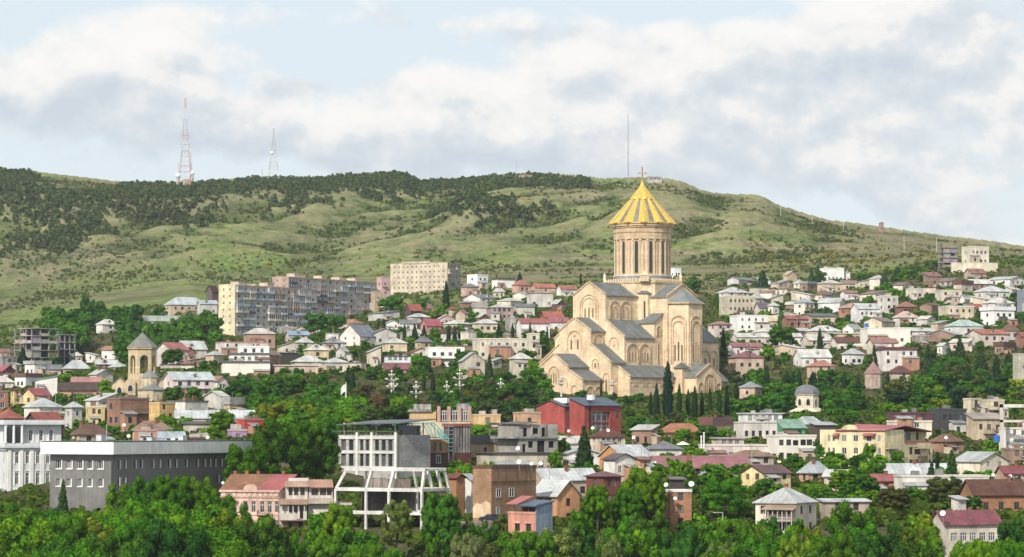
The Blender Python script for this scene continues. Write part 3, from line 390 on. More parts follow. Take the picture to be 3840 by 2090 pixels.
# ------------------------------------------------------------------ terrain
def vnoise(x, y, seed=0):
    xi = np.floor(x).astype(np.int64); yi = np.floor(y).astype(np.int64); fx = x-xi; fy = y-yi
    fx = fx*fx*(3-2*fx); fy = fy*fy*(3-2*fy)
    def h(a, b):
        n = (a*374761393+b*668265263+seed*974711) & 0x7fffffff; n = ((n ^ (n >> 13))*1274126177) & 0x7fffffff
        return ((n ^ (n >> 16)) & 0xffff)/65535.0
    return (h(xi, yi)*(1-fx)+h(xi+1, yi)*fx)*(1-fy)+(h(xi, yi+1)*(1-fx)+h(xi+1, yi+1)*fx)*fy
def fbm(x, y, o=4, seed=0):
    s = 0; a = .5; t = 0
    for k in range(o): s = s+a*vnoise(x*2**k, y*2**k, seed+k); t += a; a *= .5
    return s/t
TU = np.array([-800, 0, 700, 1100, 1900, 2700, 3100, 3600, 4600.])
TY = np.array([150, 300, 420, 470, 505, 530, 600, 700, 800, 900, 1000, 1100, 1200, 1300, 1400, 1500, 1600, 1700, 1850, 2000.])
NEAR = [-95, -80, -66, -59, -53, -48.5, -48.5, -48, -46.5, -45.5, -45.5]
FAR = {-800: [-46, -45, -43, -40, -37, -34, -31, -26, -20], 0: [-46, -45, -43, -40, -37, -34, -31, -26, -20],
       700: [-46, -43, -38, -33, -27, -22, -18, -12, -6], 1100: [-46.8, -42, -37, -32, -28, -24, -21, -15, -8],
       1900: [-47, -38, -29, -22, -16, -11, -8, -4, 1], 2700: [-47, -36, -27, -20, -13, -9, -6, -2, 3],
       3100: [-44, -33, -25, -18, -11, -5.5, -2, 2, 6], 3600: [-42, -30, -21, -12, 1, 5, 8, 10, 12], 4600: [-42, -30, -21, -12, 1, 5, 8, 10, 12]}
TZ = np.array([NEAR+FAR[int(u)] for u in TU])
RIDGE = np.array([(-800, 560), (-200, 615), (0, 632), (100, 640), (200, 655), (430, 682), (560, 684), (700, 684), (800, 676), (950, 664), (1200, 664), (1300, 655), (1400, 648), (1480, 643),
    (1540, 656), (1570, 674), (1700, 670), (1800, 662), (1900, 654), (2000, 650), (2150, 656), (2200, 660), (2260, 669), (2400, 666), (2500, 668), (2570, 686), (2630, 714), (2700, 727), (2850, 732),
    (2930, 775), (3000, 795), (3100, 825), (3300, 850), (3500, 880), (3700, 905), (3840, 925), (4600, 1010)], float)
RIDGE[:, 1] -= 5
RY = np.array([(-800, 2700), (0, 2700), (1500, 2900), (2000, 2800), (2250, 2600), (2550, 2550), (3000, 2500), (3840, 2400), (4600, 2300)], float)
SPURS = [((2250, 2480), (1330, 2030), 13, 75), ((1500, 2820), (980, 2120), 13, 80), ((640, 2640), (300, 2060), 11, 85), ((60, 2680), (260, 2250), 16, 90),
         ((2620, 2480), (2330, 2040), 9, 60), ((2900, 2440), (2720, 2060), 8, 55), ((1080, 2800), (640, 2200), 10, 70), ((1750, 2760), (1480, 2330), 11, 60),
         ((3300, 2380), (3180, 2050), 5, 60), ((-150, 2600), (30, 2100), 10, 80), ((900, 2500), (700, 2030), 7, 50)]
def bil(u, Y):
    i = np.clip(np.searchsorted(TU, u)-1, 0, len(TU)-2); j = np.clip(np.searchsorted(TY, Y)-1, 0, len(TY)-2)
    fu = np.clip((u-TU[i])/(TU[i+1]-TU[i]), 0, 1); fy = np.clip((Y-TY[j])/(TY[j+1]-TY[j]), 0, 1)
    return (TZ[i, j]*(1-fu)+TZ[i+1, j]*fu)*(1-fy)+(TZ[i, j+1]*(1-fu)+TZ[i+1, j+1]*fu)*fy
LIFT = (HY-1010.0)/F
CTRL = [(2410, 1485, 1100), (2300, 1490, 1070), (2560, 1490, 1080), (2100, 1490, 1090), (60, 1900, 625), (420, 1885, 565), (600, 1885, 580), (1400, 1985, 545), (1480, 1800, 645), (1945, 1770, 684), (2191, 1660, 806), (940, 2004, 552), (1150, 2004, 545), (530, 1505, 985), (3316, 1790, 706), (3150, 1790, 715), (880, 1262, 1435), (1100, 1255, 1450), (1250, 1225, 1525), (1560, 1170, 1705), (120, 1400, 1325), (240, 1400, 1350), (3560, 1006, 1505), (3030, 1550, 955), (3279, 1485, 1065)]
for _l in TABLE.strip().splitlines():
    _f = _l.split(';'); _x = [float(v) for v in _f[2].split(',')]; CTRL.append(((_x[0]+_x[2])/2, float(_f[3].split(',')[1]), float(_f[5])+5))
CX = np.array([(c[0]-1920)/F*c[2] for c in CTRL]); CY = np.array([c[2] for c in CTRL]); CZ = np.array([(HY-c[1])/F*c[2] for c in CTRL]); CD = None
def corr(X, Y):
    sh = X.shape; x = X.reshape(-1, 1); y = Y.reshape(-1, 1)
    w = np.exp(-((x-CX)**2+((y-CY)*.8)**2)/(2*20.0**2)); return ((w*CD).sum(1)/(w.sum(1)+.12)).reshape(sh)
def TER(X, Y):
    X = np.asarray(X, float); Y = np.asarray(Y, float); u = np.clip(1920+F*X/np.maximum(Y, 60), -790, 4590)
    z = bil(u, np.minimum(Y, 2000))+LIFT*np.minimum(Y, 2000)+(fbm(X/60, Y/60, 3, 3)-.5)*2.0*np.clip((Y-1150)/100, 0, 1)
    if CD is not None: z = z+np.where(Y < 1800, corr(X, Y), 0)
    ry = np.interp(u, RY[:, 0], RY[:, 1]); zr = (HY-np.interp(u, RIDGE[:, 0], RIDGE[:, 1]))/F*ry
    t = np.clip((Y-2000)/(ry-2000), 0, 1); z0 = bil(u, np.full_like(Y, 2000.))+LIFT*2000
    prof = .62*t+.38*(t*t*(3-2*t))
    hill = z0+(zr-z0)*prof
    env = np.sin(np.pi*np.clip(t, 0, 1))**.8
    wx = X+40*(fbm(X/150, Y/150, 2, 11)-.5); wy = Y+60*(fbm(X/150, Y/150, 2, 12)-.5)
    rid = 1-np.abs(2*fbm((wx*.83-wy*.40)/150, (wx*.40+wy*.75)/330, 4, 21)-1)
    hill = hill+env*((rid-.75)*44+(fbm(X/38, Y/50, 4, 31)-.5)*13.0)
    for (a, b, amp, w) in SPURS:
        ax, ay = (a[0]-1920)/F*a[1], a[1]; bx, by = (b[0]-1920)/F*b[1], b[1]
        dx, dy = bx-ax, by-ay; q = np.clip(((wx-ax)*dx+(wy-ay)*dy)/(dx*dx+dy*dy), 0, 1.05)
        d = np.hypot(wx-ax-q*dx, wy-ay-q*dy)
        hill = hill+env*amp*1.7*np.exp(-d/(w*.8))*(1-.5*q)
    cap = (HY-np.interp(u, RIDGE[:, 0], RIDGE[:, 1]))/F*Y-2.0-14*(1-t)**.5; ov_ = hill-cap; hill = np.where(ov_ > -6, cap-6*np.exp(-np.clip(ov_+6, 0, 60)/6), hill)
    hill = np.where(t >= 1, zr-np.clip(Y-ry, 0, 3000)*.10, hill)
    hill = hill+(fbm(X/14, Y/14, 2, 41)-.5)*1.2*np.clip(t*6, 0, 1)
    return np.where(Y > 2000, hill, z)
CD = np.clip(CZ-TER(CX, CY), -14, 14)
def ter(X, Y): return float(TER(np.array([X]), np.array([Y]))[0])
def PX(px, Y): return (px-1920)/F*Y
def PZ(py, Y): return (HY-py)/F*Y
def P3(px, py, Y): return Vector((PX(px, Y), Y, PZ(py, Y)))
# ------------------------------------------------------------------ mesh + object helpers
class MB:
    def __init__(s): s.v = []; s.f = []; s.m = []; s.uv = []
    def face(s, pts, m=0, uv=None):
        n = len(s.v); s.v += [tuple(p) for p in pts]; s.f.append(list(range(n, n+len(pts)))); s.m.append(m); s.uv.append(uv)
    def box(s, x0, x1, y0, y1, z0, z1, m=0):
        a = [(x0, y0, z0), (x1, y0, z0), (x1, y1, z0), (x0, y1, z0), (x0, y0, z1), (x1, y0, z1), (x1, y1, z1), (x0, y1, z1)]
        for q in ((3, 2, 1, 0), (4, 5, 6, 7), (0, 1, 5, 4), (1, 2, 6, 5), (2, 3, 7, 6), (3, 0, 4, 7)): s.face([a[i] for i in q], m)
        return s
    def prism(s, poly, z0, z1, m=0, top=True, bot=False):
        n = len(poly)
        for i in range(n):
            a, b = poly[i], poly[(i+1) % n]; s.face([(a[0], a[1], z0), (b[0], b[1], z0), (b[0], b[1], z1), (a[0], a[1], z1)], m)
        if top: s.face([(p[0], p[1], z1) for p in poly], m)
        if bot: s.face([(p[0], p[1], z0) for p in reversed(poly)], m)
        return s
    def cone(s, poly, z0, apex, m=0):
        n = len(poly)
        for i in range(n):
            a, b = poly[i], poly[(i+1) % n]; s.face([(a[0], a[1], z0), (b[0], b[1], z0), apex], m)
        s.face([(p[0], p[1], z0) for p in reversed(poly)], m); return s
    def bar(s, p, q, w, m=0, w2=None):
        p, q = Vector(p), Vector(q); d = (q-p).normalized(); up = Vector((0, 0, 1)) if abs(d.z) < .9 else Vector((1, 0, 0))
        a = d.cross(up).normalized()*w/2; b = d.cross(a).normalized()*(w2 or w)/2
        A = [p-a-b, p+a-b, p+a+b, p-a+b]; B = [q-a-b, q+a-b, q+a+b, q-a+b]
        for i in range(4): j = (i+1) % 4; s.face([A[j], A[i], B[i], B[j]], m)
        s.face(A, m); s.face(B[::-1], m); return s
    def tube(s, p, q, r0, r1, n=8, m=0):
        p, q = Vector(p), Vector(q); d = (q-p).normalized(); up = Vector((0, 0, 1)) if abs(d.z) < .9 else Vector((1, 0, 0))
        a = d.cross(up).normalized(); b = d.cross(a)
        A = [p+(a*math.cos(t)+b*math.sin(t))*r0 for t in [2*math.pi*i/n for i in range(n)]]
        B = [q+(a*math.cos(t)+b*math.sin(t))*r1 for t in [2*math.pi*i/n for i in range(n)]]
        for i in range(n): j = (i+1) % n; s.face([A[j], A[i], B[i], B[j]], m)
        s.face(A, m); s.face(B[::-1], m); return s
    def ball(s, c, r, m=0, nu=10, nv=6, sz=1.0, v0=-.5):
        c = Vector(c)
        def pt(i, j):
            t = math.pi*(v0+(0.5-v0)*j/nv); a = 2*math.pi*i/nu
            return c+Vector((math.cos(t)*math.cos(a)*r, math.cos(t)*math.sin(a)*r, math.sin(t)*r*sz))
        for i in range(nu):
            for j in range(nv):
                q = [pt(i, j), pt(i+1, j), pt(i+1, j+1), pt(i, j+1)]
                if j == nv-1: q = q[:3]
                if j == 0 and v0 == -.5: q = [q[0]]+q[2:] if len(q) == 4 else q
                s.face(q, m)
        return s
    def mesh(s, name, mats):
        me = bpy.data.meshes.new(name); me.from_pydata(s.v, [], s.f)
        for k in mats: me.materials.append(MATS[k])
        me.polygons.foreach_set('material_index', s.m)
        if any(u is not None for u in s.uv):
            lay = me.uv_layers.new(name='UVMap'); i = 0
            for f, u in zip(s.f, s.uv):
                for k in range(len(f)):
                    if u is not None: lay.data[i].uv = u[k]
                    i += 1
        me.update(); return me
def put(name, me, parent=None, loc=(0, 0, 0), rot=(0, 0, 0), scale=(1, 1, 1), color=None):
    o = bpy.data.objects.new(name, me); C.objects.link(o); o.parent = parent; o.location = loc; o.rotation_euler = rot; o.scale = scale
    if color is not None: o.color = (*color, 1)
    return o
def emp(name, loc, rz=0): o = put(name, None, None, loc, (0, 0, rz)); o.empty_display_size = 1; return o
def tag(o, label, cat, group=None):
    o['label'] = label; o['category'] = cat
    if group: o['group'] = group
    return o
def build(mb, name, mats, parent=None, color=None, **k): return put(name, mb.mesh(name, [mats] if isinstance(mats, str) else mats), parent, color=color, **k)
# ------------------------------------------------------------------ ground sheet
def ground():
    us = np.linspace(-780, 4580, 420)
    ys = np.concatenate([np.linspace(150, 520, 22), np.linspace(530, 1960, 120), np.linspace(1975, 2930, 190), np.linspace(2960, 3600, 14), np.array([4200, 5000, 5900])])
    U, Yg = np.meshgrid(us, ys); X = (U-1920)/F*Yg; Z = TER(X, Yg)
    V = np.stack([X, Yg, Z], -1).reshape(-1, 3); nu, ny = len(us), len(ys)
    idx = np.arange(nu*ny).reshape(ny, nu)
    Q = np.stack([idx[:-1, :-1], idx[:-1, 1:], idx[1:, 1:], idx[1:, :-1]], -1).reshape(-1, 4)
    me = bpy.data.meshes.new('terrain'); me.from_pydata(V.tolist(), [], Q.tolist())
    me.polygons.foreach_set('use_smooth', np.ones(len(Q), bool)); me.update()
    def blur(A, ru, ry):
        for ax, r in ((1, ru), (0, ry)):
            P = np.concatenate([np.repeat(np.take(A, [0], ax), r+1, ax), A, np.repeat(np.take(A, [-1], ax), r, ax)], ax); Cs = np.cumsum(P, ax); n = A.shape[ax]
            A = (np.take(Cs, range(2*r+1, 2*r+1+n), ax)-np.take(Cs, range(0, n), ax))/(2*r+1)
        return A
    hol = (blur(Z, 12, 7)-Z)/5.0+(blur(Z, 5, 3)-Z)/2.5       # green scrub in damp hollows; relief light painted in too, crests paler
    at = me.attributes.new('hollow', 'FLOAT', 'POINT'); at.data.foreach_set('value', np.clip(hol*.5+.5, 0, 1).astype(np.float32).ravel())
    m, nt, b = newmat('hillside'); pos = nt.nodes.new('ShaderNodeNewGeometry').outputs['Position']
    flat = MAPV(nt, pos, (1, .55, 1))
    n1 = NOISE(nt, flat, .0075, 7, .62); n2 = NOISE(nt, flat, .03, 6, .65); n3 = NOISE(nt, flat, .16, 5, .7); n4 = NOISE(nt, MAPV(nt, pos, (.5, 1.6, 2)), .012, 5, .6)
    c = RAMP(nt, n2, [(.30, (.085, .105, .045)), (.43, (.130, .142, .068)), (.54, (.190, .170, .105)), (.68, (.245, .200, .140))])
    g = RAMP(nt, n3, [(.32, (.085, .145, .036)), (.5, (.130, .195, .046)), (.68, (.195, .240, .068))])
    c = MIXC(nt, RAMP(nt, n1, [(.43, (0, 0, 0)), (.60, (.85, .85, .85))]), c, g)
    n5 = NOISE(nt, MAPV(nt, pos, (1, .7, 1)), .018, 7, .7)
    c = MIXC(nt, RAMP(nt, n5, [(.50, (0, 0, 0)), (.60, (.7, .7, .7))]), c, (.085, .095, .048))
    sx_ = nt.nodes.new('ShaderNodeSeparateXYZ'); L(nt, pos, sx_.inputs[0]); er = nt.nodes.new('ShaderNodeMapRange'); L(nt, sx_.outputs[0], er.inputs[0]); er.inputs[1].default_value = 20; er.inputs[2].default_value = 200; er.inputs[4].default_value = .11   # drier, barer slope on the east
    c = MIXC(nt, RAMP(nt, M(nt, 'ADD', n4, er.outputs[0]), [(.55, (0, 0, 0)), (.68, (.78, .78, .78))]), c, RAMP(nt, n3, [(.35, (.17, .145, .095)), (.65, (.27, .22, .155))]))
    c = MIXC(nt, 1, c, RAMP(nt, n3, [(.3, (.70, .72, .72)), (.7, (1.2, 1.18, 1.15))]), 'MULTIPLY')
    an = nt.nodes.new('ShaderNodeAttribute'); an.attribute_name = 'hollow'; hv = M(nt, 'ADD', an.outputs['Fac'], M(nt, 'MULTIPLY', M(nt, 'SUBTRACT', n2, .5), .35))
    c = MIXC(nt, RAMP(nt, hv, [(.56, (0, 0, 0)), (.78, (.85, .85, .85))]), c, RAMP(nt, n3, [(.35, (.050, .070, .026)), (.65, (.095, .125, .040))]))
    c = MIXC(nt, RAMP(nt, hv, [(.18, (.75, .75, .75)), (.42, (0, 0, 0))]), c, RAMP(nt, n3, [(.35, (.165, .175, .075)), (.65, (.245, .225, .130))]))  # sunlit look of the spur crests put into the ground colour
    sep = nt.nodes.new('ShaderNodeSeparateXYZ'); L(nt, pos, sep.inputs[0])        # trodden garden soil in the town, grassland above it
    soil = RAMP(nt, n3, [(.35, (.045, .060, .020)), (.55, (.085, .080, .045)), (.7, (.14, .115, .08))])
    tw = nt.nodes.new('ShaderNodeMapRange'); L(nt, M(nt, 'ADD', sep.outputs[1], M(nt, 'MULTIPLY', n1, 400)), tw.inputs[0]); tw.inputs[1].default_value = 1650; tw.inputs[2].default_value = 1800; tw.inputs[3].default_value = 1; tw.inputs[4].default_value = 0
    c = MIXC(nt, tw.outputs[0], c, soil)
    L(nt, c, b.inputs['Base Color']); b.inputs['Roughness'].default_value = 1; b.inputs['Specular IOR Level'].default_value = 0
    bump(nt, M(nt, 'ADD', n3, M(nt, 'MULTIPLY', n2, 2.0)), .9, 2.2, b)
    me.materials.append(m); o = put('terrain', me); o['kind'] = 'structure'
ground()
# ------------------------------------------------------------------ windows (unit size 1 x 1, facing -y, sill at z=0)
def win_mesh(name, frame, mull, fw=.10, fh=.07, transom=False):
    mb = MB(); mb.box(0, 1, .02, .05, 0, 1, 1)
    for (x0, x1, z0, z1) in [(0, fw, 0, 1), (1-fw, 1, 0, 1), (fw, 1-fw, 0, fh), (fw, 1-fw, 1-fh, 1)]+[(m-.04, m+.04, fh, 1-fh) for m in mull]: mb.box(x0, x1, -.05, .02, z0, z1, 0)
    if transom: mb.box(fw, 1-fw, -.04, .02, .66, .71, 0)
    return mb.mesh(name, [frame, 'glass'])
def arch_pts(n=8): return [(.5-.5*math.cos(math.pi*i/n), 1-.5+.5*math.sin(math.pi*i/n)) for i in range(n+1)]
def win_arch(name, frame):
    mb = MB(); out = [(0, 0)]+[(x, z) for x, z in arch_pts()]+[(1, 0)]; inn = [(.5+(x-.5)*.78, .05+z*.88) for x, z in out]
    n = len(out)
    for i in range(n):
        j = (i+1) % n; a, b, c, d = out[i], out[j], inn[j], inn[i]
        mb.face([(a[0], -.08, a[1]), (d[0], -.08, d[1]), (c[0], -.08, c[1]), (b[0], -.08, b[1])][::-1], 0)
        mb.face([(a[0], -.08, a[1]), (b[0], -.08, b[1]), (b[0], .05, b[1]), (a[0], .05, a[1])][::-1], 0)
        mb.face([(d[0], -.08, d[1]), (c[0], -.08, c[1]), (c[0], -.01, c[1]), (d[0], -.01, d[1])], 0)
    mb.face([(p[0], -.01, p[1]) for p in inn[::-1]], 1)
    return mb.mesh(name, [frame, 'glass'])
WIN = {'w': win_mesh('window_white', 'frame_white', [.5]), 'b': win_mesh('window_brown', 'frame_brown', [.5]), 'd': win_mesh('window_dark', 'frame_dark', [], .05, .04),
       'g': win_mesh('window_gallery', 'frame_white', [.34, .66], .06, .06, True), 'G': win_mesh('window_glazed', 'frame_dark', [.34, .66], .05, .04),
       'a': win_arch('window_arched', 'frame_white'), 't': win_mesh('window_tall', 'frame_white', [.5], .1, .04, True)}
_v = MB(); _v.box(0, 1, .15, .2, 0, 1, 0); WIN['o'] = _v.mesh('window_dark_board', ['near_black'])  # near-black board paints the darkness of an unlit room behind the opening
# wall of a box with real openings; local x along right face, y along left face, corner at origin
def wall_panel(mb, pt, nrm, length, z0, z1, ops, d=.18, m=0):
    xs = sorted({0, length, *[o[0] for o in ops], *[o[0]+o[2] for o in ops]}); zs = sorted({z0, z1, *[o[1] for o in ops], *[o[1]+o[3] for o in ops]})
    inside = lambda x, z: any(o[0] < x < o[0]+o[2] and o[1] < z < o[1]+o[3] for o in ops)
    for j in range(len(zs)-1):
        i = 0
        while i < len(xs)-1:
            if inside((xs[i]+xs[i+1])/2, (zs[j]+zs[j+1])/2): i += 1; continue
            k = i
            while k+1 < len(xs)-1 and not inside((xs[k+1]+xs[k+2])/2, (zs[j]+zs[j+1])/2): k += 1
            mb.face([pt(xs[i], zs[j], 0), pt(xs[k+1], zs[j], 0), pt(xs[k+1], zs[j+1], 0), pt(xs[i], zs[j+1], 0)], m); i = k+1
    for (x, z, w, h) in ops:
        for (a, b) in (((x, z), (x+w, z)), ((x+w, z), (x+w, z+h)), ((x+w, z+h), (x, z+h)), ((x, z+h), (x, z))):
            mb.face([pt(a[0], a[1], 0), pt(b[0], b[1], 0), pt(b[0], b[1], d), pt(a[0], a[1], d)], m)
def box_walls(par, Wd, Ld, z0, z1, ol, orr, mat, color, x0=0, y0=0, d=.18, cap=True):
    mb = MB()
    wall_panel(mb, lambda u, z, q: (x0+u, y0+q, z), 0, Wd, z0, z1, orr, d)
    wall_panel(mb, lambda u, z, q: (x0+q, y0+Ld-u, z), 0, Ld, z0, z1, ol, d)
    mb.face([(x0+Wd, y0, z0), (x0+Wd, y0+Ld, z0), (x0+Wd, y0+Ld, z1), (x0+Wd, y0, z1)]); mb.face([(x0+Wd, y0+Ld, z0), (x0, y0+Ld, z0), (x0, y0+Ld, z1), (x0+Wd, y0+Ld, z1)])
    if cap: mb.face([(x0, y0, z1), (x0+Wd, y0, z1), (x0+Wd, y0+Ld, z1), (x0, y0+Ld, z1)])
    return build(mb, 'wall', mat, par, color)
def put_win(par, face, style, u, z, w, h, Ld=0, x0=0, y0=0, d=.16, name='window'):
    if style == 'a': d = 0.0
    if face == 'r': return put(name, WIN[style], par, (x0+u, y0+d, z), (0, 0, 0), (w, 1, h))
    return put(name, WIN[style], par, (x0+d, y0+Ld-u, z), (0, 0, -math.pi/2), (w, 1, h))
def roof_slab(mb, pts, t=.16, uvdir=None):
    P = [Vector(p) for p in pts]; n = (P[1]-P[0]).cross(P[2]-P[0]).normalized()
    if n.z < 0: P = P[::-1]; n = -n
    e = Vector((-n.y, n.x, 0)); e = e.normalized() if e.length > 1e-4 else Vector((1, 0, 0)); f = n.cross(e)
    uv = [(p.dot(e), p.dot(f)) for p in P]; Q = [p-Vector((0, 0, t)) for p in P]
    mb.face(P, 0, uv); mb.face(Q[::-1], 0, uv[::-1])
    for i in range(len(P)): j = (i+1) % len(P); mb.face([Q[i], Q[j], P[j], P[i]], 0, [uv[i], uv[j], uv[j], uv[i]])
def roof(par, kind, Wd, Ld, ze, zr, mat, color, ov=.45, x0=0, y0=0, wallmat=None, wallcol=None):
    a, b, c, d = x0-ov, x0+Wd+ov, y0-ov, y0+Ld+ov; mb = MB(); g = MB(); my, mx_ = y0+Ld/2, x0+Wd/2; e0 = ze-.05
    if kind == 'f':
        t = .35; ins = .25
        mb.box(x0-.12, x0+Wd+.12, y0-.12, y0-.12+ins, ze-.1, ze+t); mb.box(x0-.12, x0-.12+ins, y0-.12+ins, y0+Ld+.12, ze-.1, ze+t)
        mb.box(x0+Wd+.12-ins, x0+Wd+.12, y0-.12+ins, y0+Ld+.12, ze-.1, ze+t); mb.box(x0-.12+ins, x0+Wd+.12-ins, y0+Ld+.12-ins, y0+Ld+.12, ze-.1, ze+t)
        mb.box(x0+.13, x0+Wd-.13, y0+.13, y0+Ld-.13, ze-.05, ze+.06)
    elif kind == 'F': mb.box(a, b, c, d, ze, max(zr, ze+.25))
    elif kind == 'gx':      # ridge along x: gable on the left face
        roof_slab(mb, [(a, c, e0), (b, c, e0), (b, my, zr), (a, my, zr)]); roof_slab(mb, [(b, d, e0), (a, d, e0), (a, my, zr), (b, my, zr)])
        for X in (x0, x0+Wd): g.face([(X, y0, ze-.01), (X, y0+Ld, ze-.01), (X, my, zr-.12)])
    elif kind == 'gy':
        roof_slab(mb, [(a, d, e0), (a, c, e0), (mx_, c, zr), (mx_, d, zr)]); roof_slab(mb, [(b, c, e0), (b, d, e0), (mx_, d, zr), (mx_, c, zr)])
        for Y in (y0, y0+Ld): g.face([(x0, Y, ze-.01), (x0+Wd, Y, ze-.01), (mx_, Y, zr-.12)])
    elif kind == 'h':
        if Wd >= Ld: p, q = (x0+Ld*.5, my, zr), (x0+Wd-Ld*.5, my, zr)
        else: p, q = (mx_, y0+Wd*.5, zr), (mx_, y0+Ld-Wd*.5, zr)
        if abs(Wd-Ld) < .6: p = q = (mx_, my, zr)
        A, B, Cc, D = (a, c, e0), (b, c, e0), (b, d, e0), (a, d, e0)
        if Wd >= Ld: fs = [[A, B, q, p], [B, Cc, q], [Cc, D, p, q], [D, A, p]]
        else: fs = [[A, B, p], [B, Cc, q, p], [Cc, D, q], [D, A, p, q]]
        for f in fs:
            f = [v for i, v in enumerate(f) if v != f[i-1]]; roof_slab(mb, f)
    elif kind == 'sy':      # shed rising away behind the right face
        roof_slab(mb, [(a, c, e0), (b, c, e0), (b, d, zr), (a, d, zr)])
        for X in (x0, x0+Wd): g.face([(X, y0, ze-.01), (X, y0+Ld, ze-.01), (X, y0+Ld, zr-.14)])
        g.face([(x0, y0+Ld, ze-.01), (x0+Wd, y0+Ld, ze-.01), (x0+Wd, y0+Ld, zr-.14), (x0, y0+Ld, zr-.14)])
    elif kind == 'sx':      # shed rising to the right away from the left face
        roof_slab(mb, [(a, d, e0), (a, c, e0), (b, c, zr), (b, d, zr)])
        for Y in (y0, y0+Ld): g.face([(x0, Y, ze-.01), (x0+Wd, Y, ze-.01), (x0+Wd, Y, zr-.14)])
        g.face([(x0+Wd, y0, ze-.01), (x0+Wd, y0+Ld, ze-.01), (x0+Wd, y0+Ld, zr-.14), (x0+Wd, y0, zr-.14)])
    o = build(mb, 'roof', mat, par, color)
    if wallmat:
        for f_ in g.f: q = MB(); q.face([g.v[i] for i in f_]); build(q, 'gable', wallmat, par, wallcol)
    return o
DIM = {}
HOUSES = []   # (px0, px1, py_top, py_bottom, Y) for keeping trees clear of house fronts
def openings(length, z0, fl, fh, n, w, h, sill, margin=.8, top=None):
    out = []
    if n <= 0: return out
    step = (length-2*margin)/n if length > 2*margin else length/n; mg = margin if length > 2*margin else 0
    w = min(w, step*.72)
    for k in range(fl):
        for i in range(n): out.append((mg+step*(i+.5)-w/2, z0+k*fh+sill, w, h))
    return out
def house(name, label, x, ez, ridge, Y, yaw, kind, wall, rf, fl=2, nl=None, nr=None, win='w', ww=1.15, wh=1.45, sill=.95, ov=.45, chim=0, depth=None, cat='house', group=None, addon=True):
    """x=(left edge, near corner, right edge) and ez=(eave row, foot row) as read off the photograph at distance Y."""
    xl, xc, xr = x; a = R(yaw); sc = F/Y
    Wd = (xr-xc)/sc/math.cos(a) if xr-xc > 3 else (depth or 9.0)
    Ld = (xc-xl)/sc/math.sin(a) if xc-xl > 3 else (depth or 9.0)
    Wd = min(Wd, 75); Ld = min(Ld, 60)
    loc = P3(xc, ez[1], Y); g = min(ter(loc.x, Y), ter(loc.x+Wd*math.cos(a), Y+Wd*math.sin(a)), ter(loc.x-Ld*math.sin(a), Y+Ld*math.cos(a)), loc.z)-.6
    ze = PZ(ez[0], Y)-loc.z; zr = PZ(ridge, Y)-loc.z if ridge else ze; zb = g-loc.z
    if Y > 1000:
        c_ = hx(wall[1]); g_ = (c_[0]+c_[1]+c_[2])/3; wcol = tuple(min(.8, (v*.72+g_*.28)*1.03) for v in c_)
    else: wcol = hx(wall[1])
    t = emp(name, loc, a); tag(t, label, cat, group)
    fh = ze/fl; wh = min(wh, fh*.62); sl = min(sill, fh*.3)
    nl = int(Ld/3.2) if nl is None else nl; nr = int(Wd/3.2) if nr is None else nr
    rs = random.Random(label); ww = ww*rs.uniform(.8, 1.25); thin = lambda q: [(o[0]+rs.uniform(-.12, .12), o[1], o[2]*rs.uniform(.85, 1.12), o[3]*rs.uniform(.9, 1.05)) for o in q if rs.random() > .13]
    ol = openings(Ld, 0, fl, fh, nl, ww, wh, sl); orr = openings(Wd, 0, fl, fh, nr, ww, wh, sl)
    if win not in 'gGa' and Y > 600: ol, orr = thin(ol), thin(orr)
    arch = win == 'a'
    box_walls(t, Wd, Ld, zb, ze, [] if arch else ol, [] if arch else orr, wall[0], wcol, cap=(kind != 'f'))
    for o in ol: put_win(t, 'l', win, *o, Ld=Ld)
    for o in orr: put_win(t, 'r', win, *o)
    rcol = hx(rf[1]); rg_ = sum(rcol)/3; rcol = tuple(v*.78+rg_*.22 for v in rcol)
    r = roof(t, kind, Wd, Ld, ze, zr, rf[0], rcol, ov, wallmat=wall[0], wallcol=wcol)
    if Y > 600 and addon:
        wc = wcol; bigw = max(Wd, Ld)
        if rs.random() < .55:      # annex under a lean-to roof
            aw = rs.uniform(.28, .5)*Wd; ad = rs.uniform(1.8, 3.4); ah = ze*rs.uniform(.42, .62); ax = rs.choice((0.0, Wd-aw)) if rs.random() < .7 else rs.uniform(0, Wd-aw)
            m = MB(); m.box(ax, ax+aw, -ad, -.01, zb, ah); ac = rs.choice((wc, hx('cbb9a4'), hx('b98a70'), hx('d9d2c6'))); build(m, 'annex', 'plaster', t, ac)
            m = MB(); roof_slab(m, [(ax-.2, -ad-.35, ah-.02), (ax+aw+.2, -ad-.35, ah-.02), (ax+aw+.2, .0, ah+.7), (ax-.2, .0, ah+.7)], .1); build(m, 'annex_roof', rs.choice(('sheet', 'metal')), t, rs.choice((hx('a9aeb0'), hx('8e6a5c'), hx('9aa4a8'), hx('b8b2a6'))))
            put('window' if rs.random() < .6 else 'door', WIN[rs.choice('bdd')], t, (ax+aw*.3, -ad-.04, ah*.3), (0, 0, 0), (min(1.0, aw*.3), 1, ah*.45))
        if fl > 1 and rs.random() < .6:
            bw = rs.uniform(.35, .8)*Wd; bx0 = rs.uniform(0, Wd-bw); z1 = fh*rs.randint(1, fl-1); m = MB(); m.box(bx0, bx0+bw, -1.2, 0, z1-.15, z1); build(m, 'balcony_floor', 'raw', t, (.4, .38, .35)); m = MB()
            m.box(bx0, bx0+bw, -1.2, -1.12, z1, z1+.95) if rs.random() < .4 else [m.bar((bx0+bw*i/8, -1.15, z1), (bx0+bw*i/8, -1.15, z1+.95), .06) for i in range(9)] and m.bar((bx0, -1.15, z1+.95), (bx0+bw, -1.15, z1+.95), .08)
            build(m, 'railing', 'paint', t, rs.choice((hx('e0dcd4'), hx('6a5a50'), hx('40454a'))))
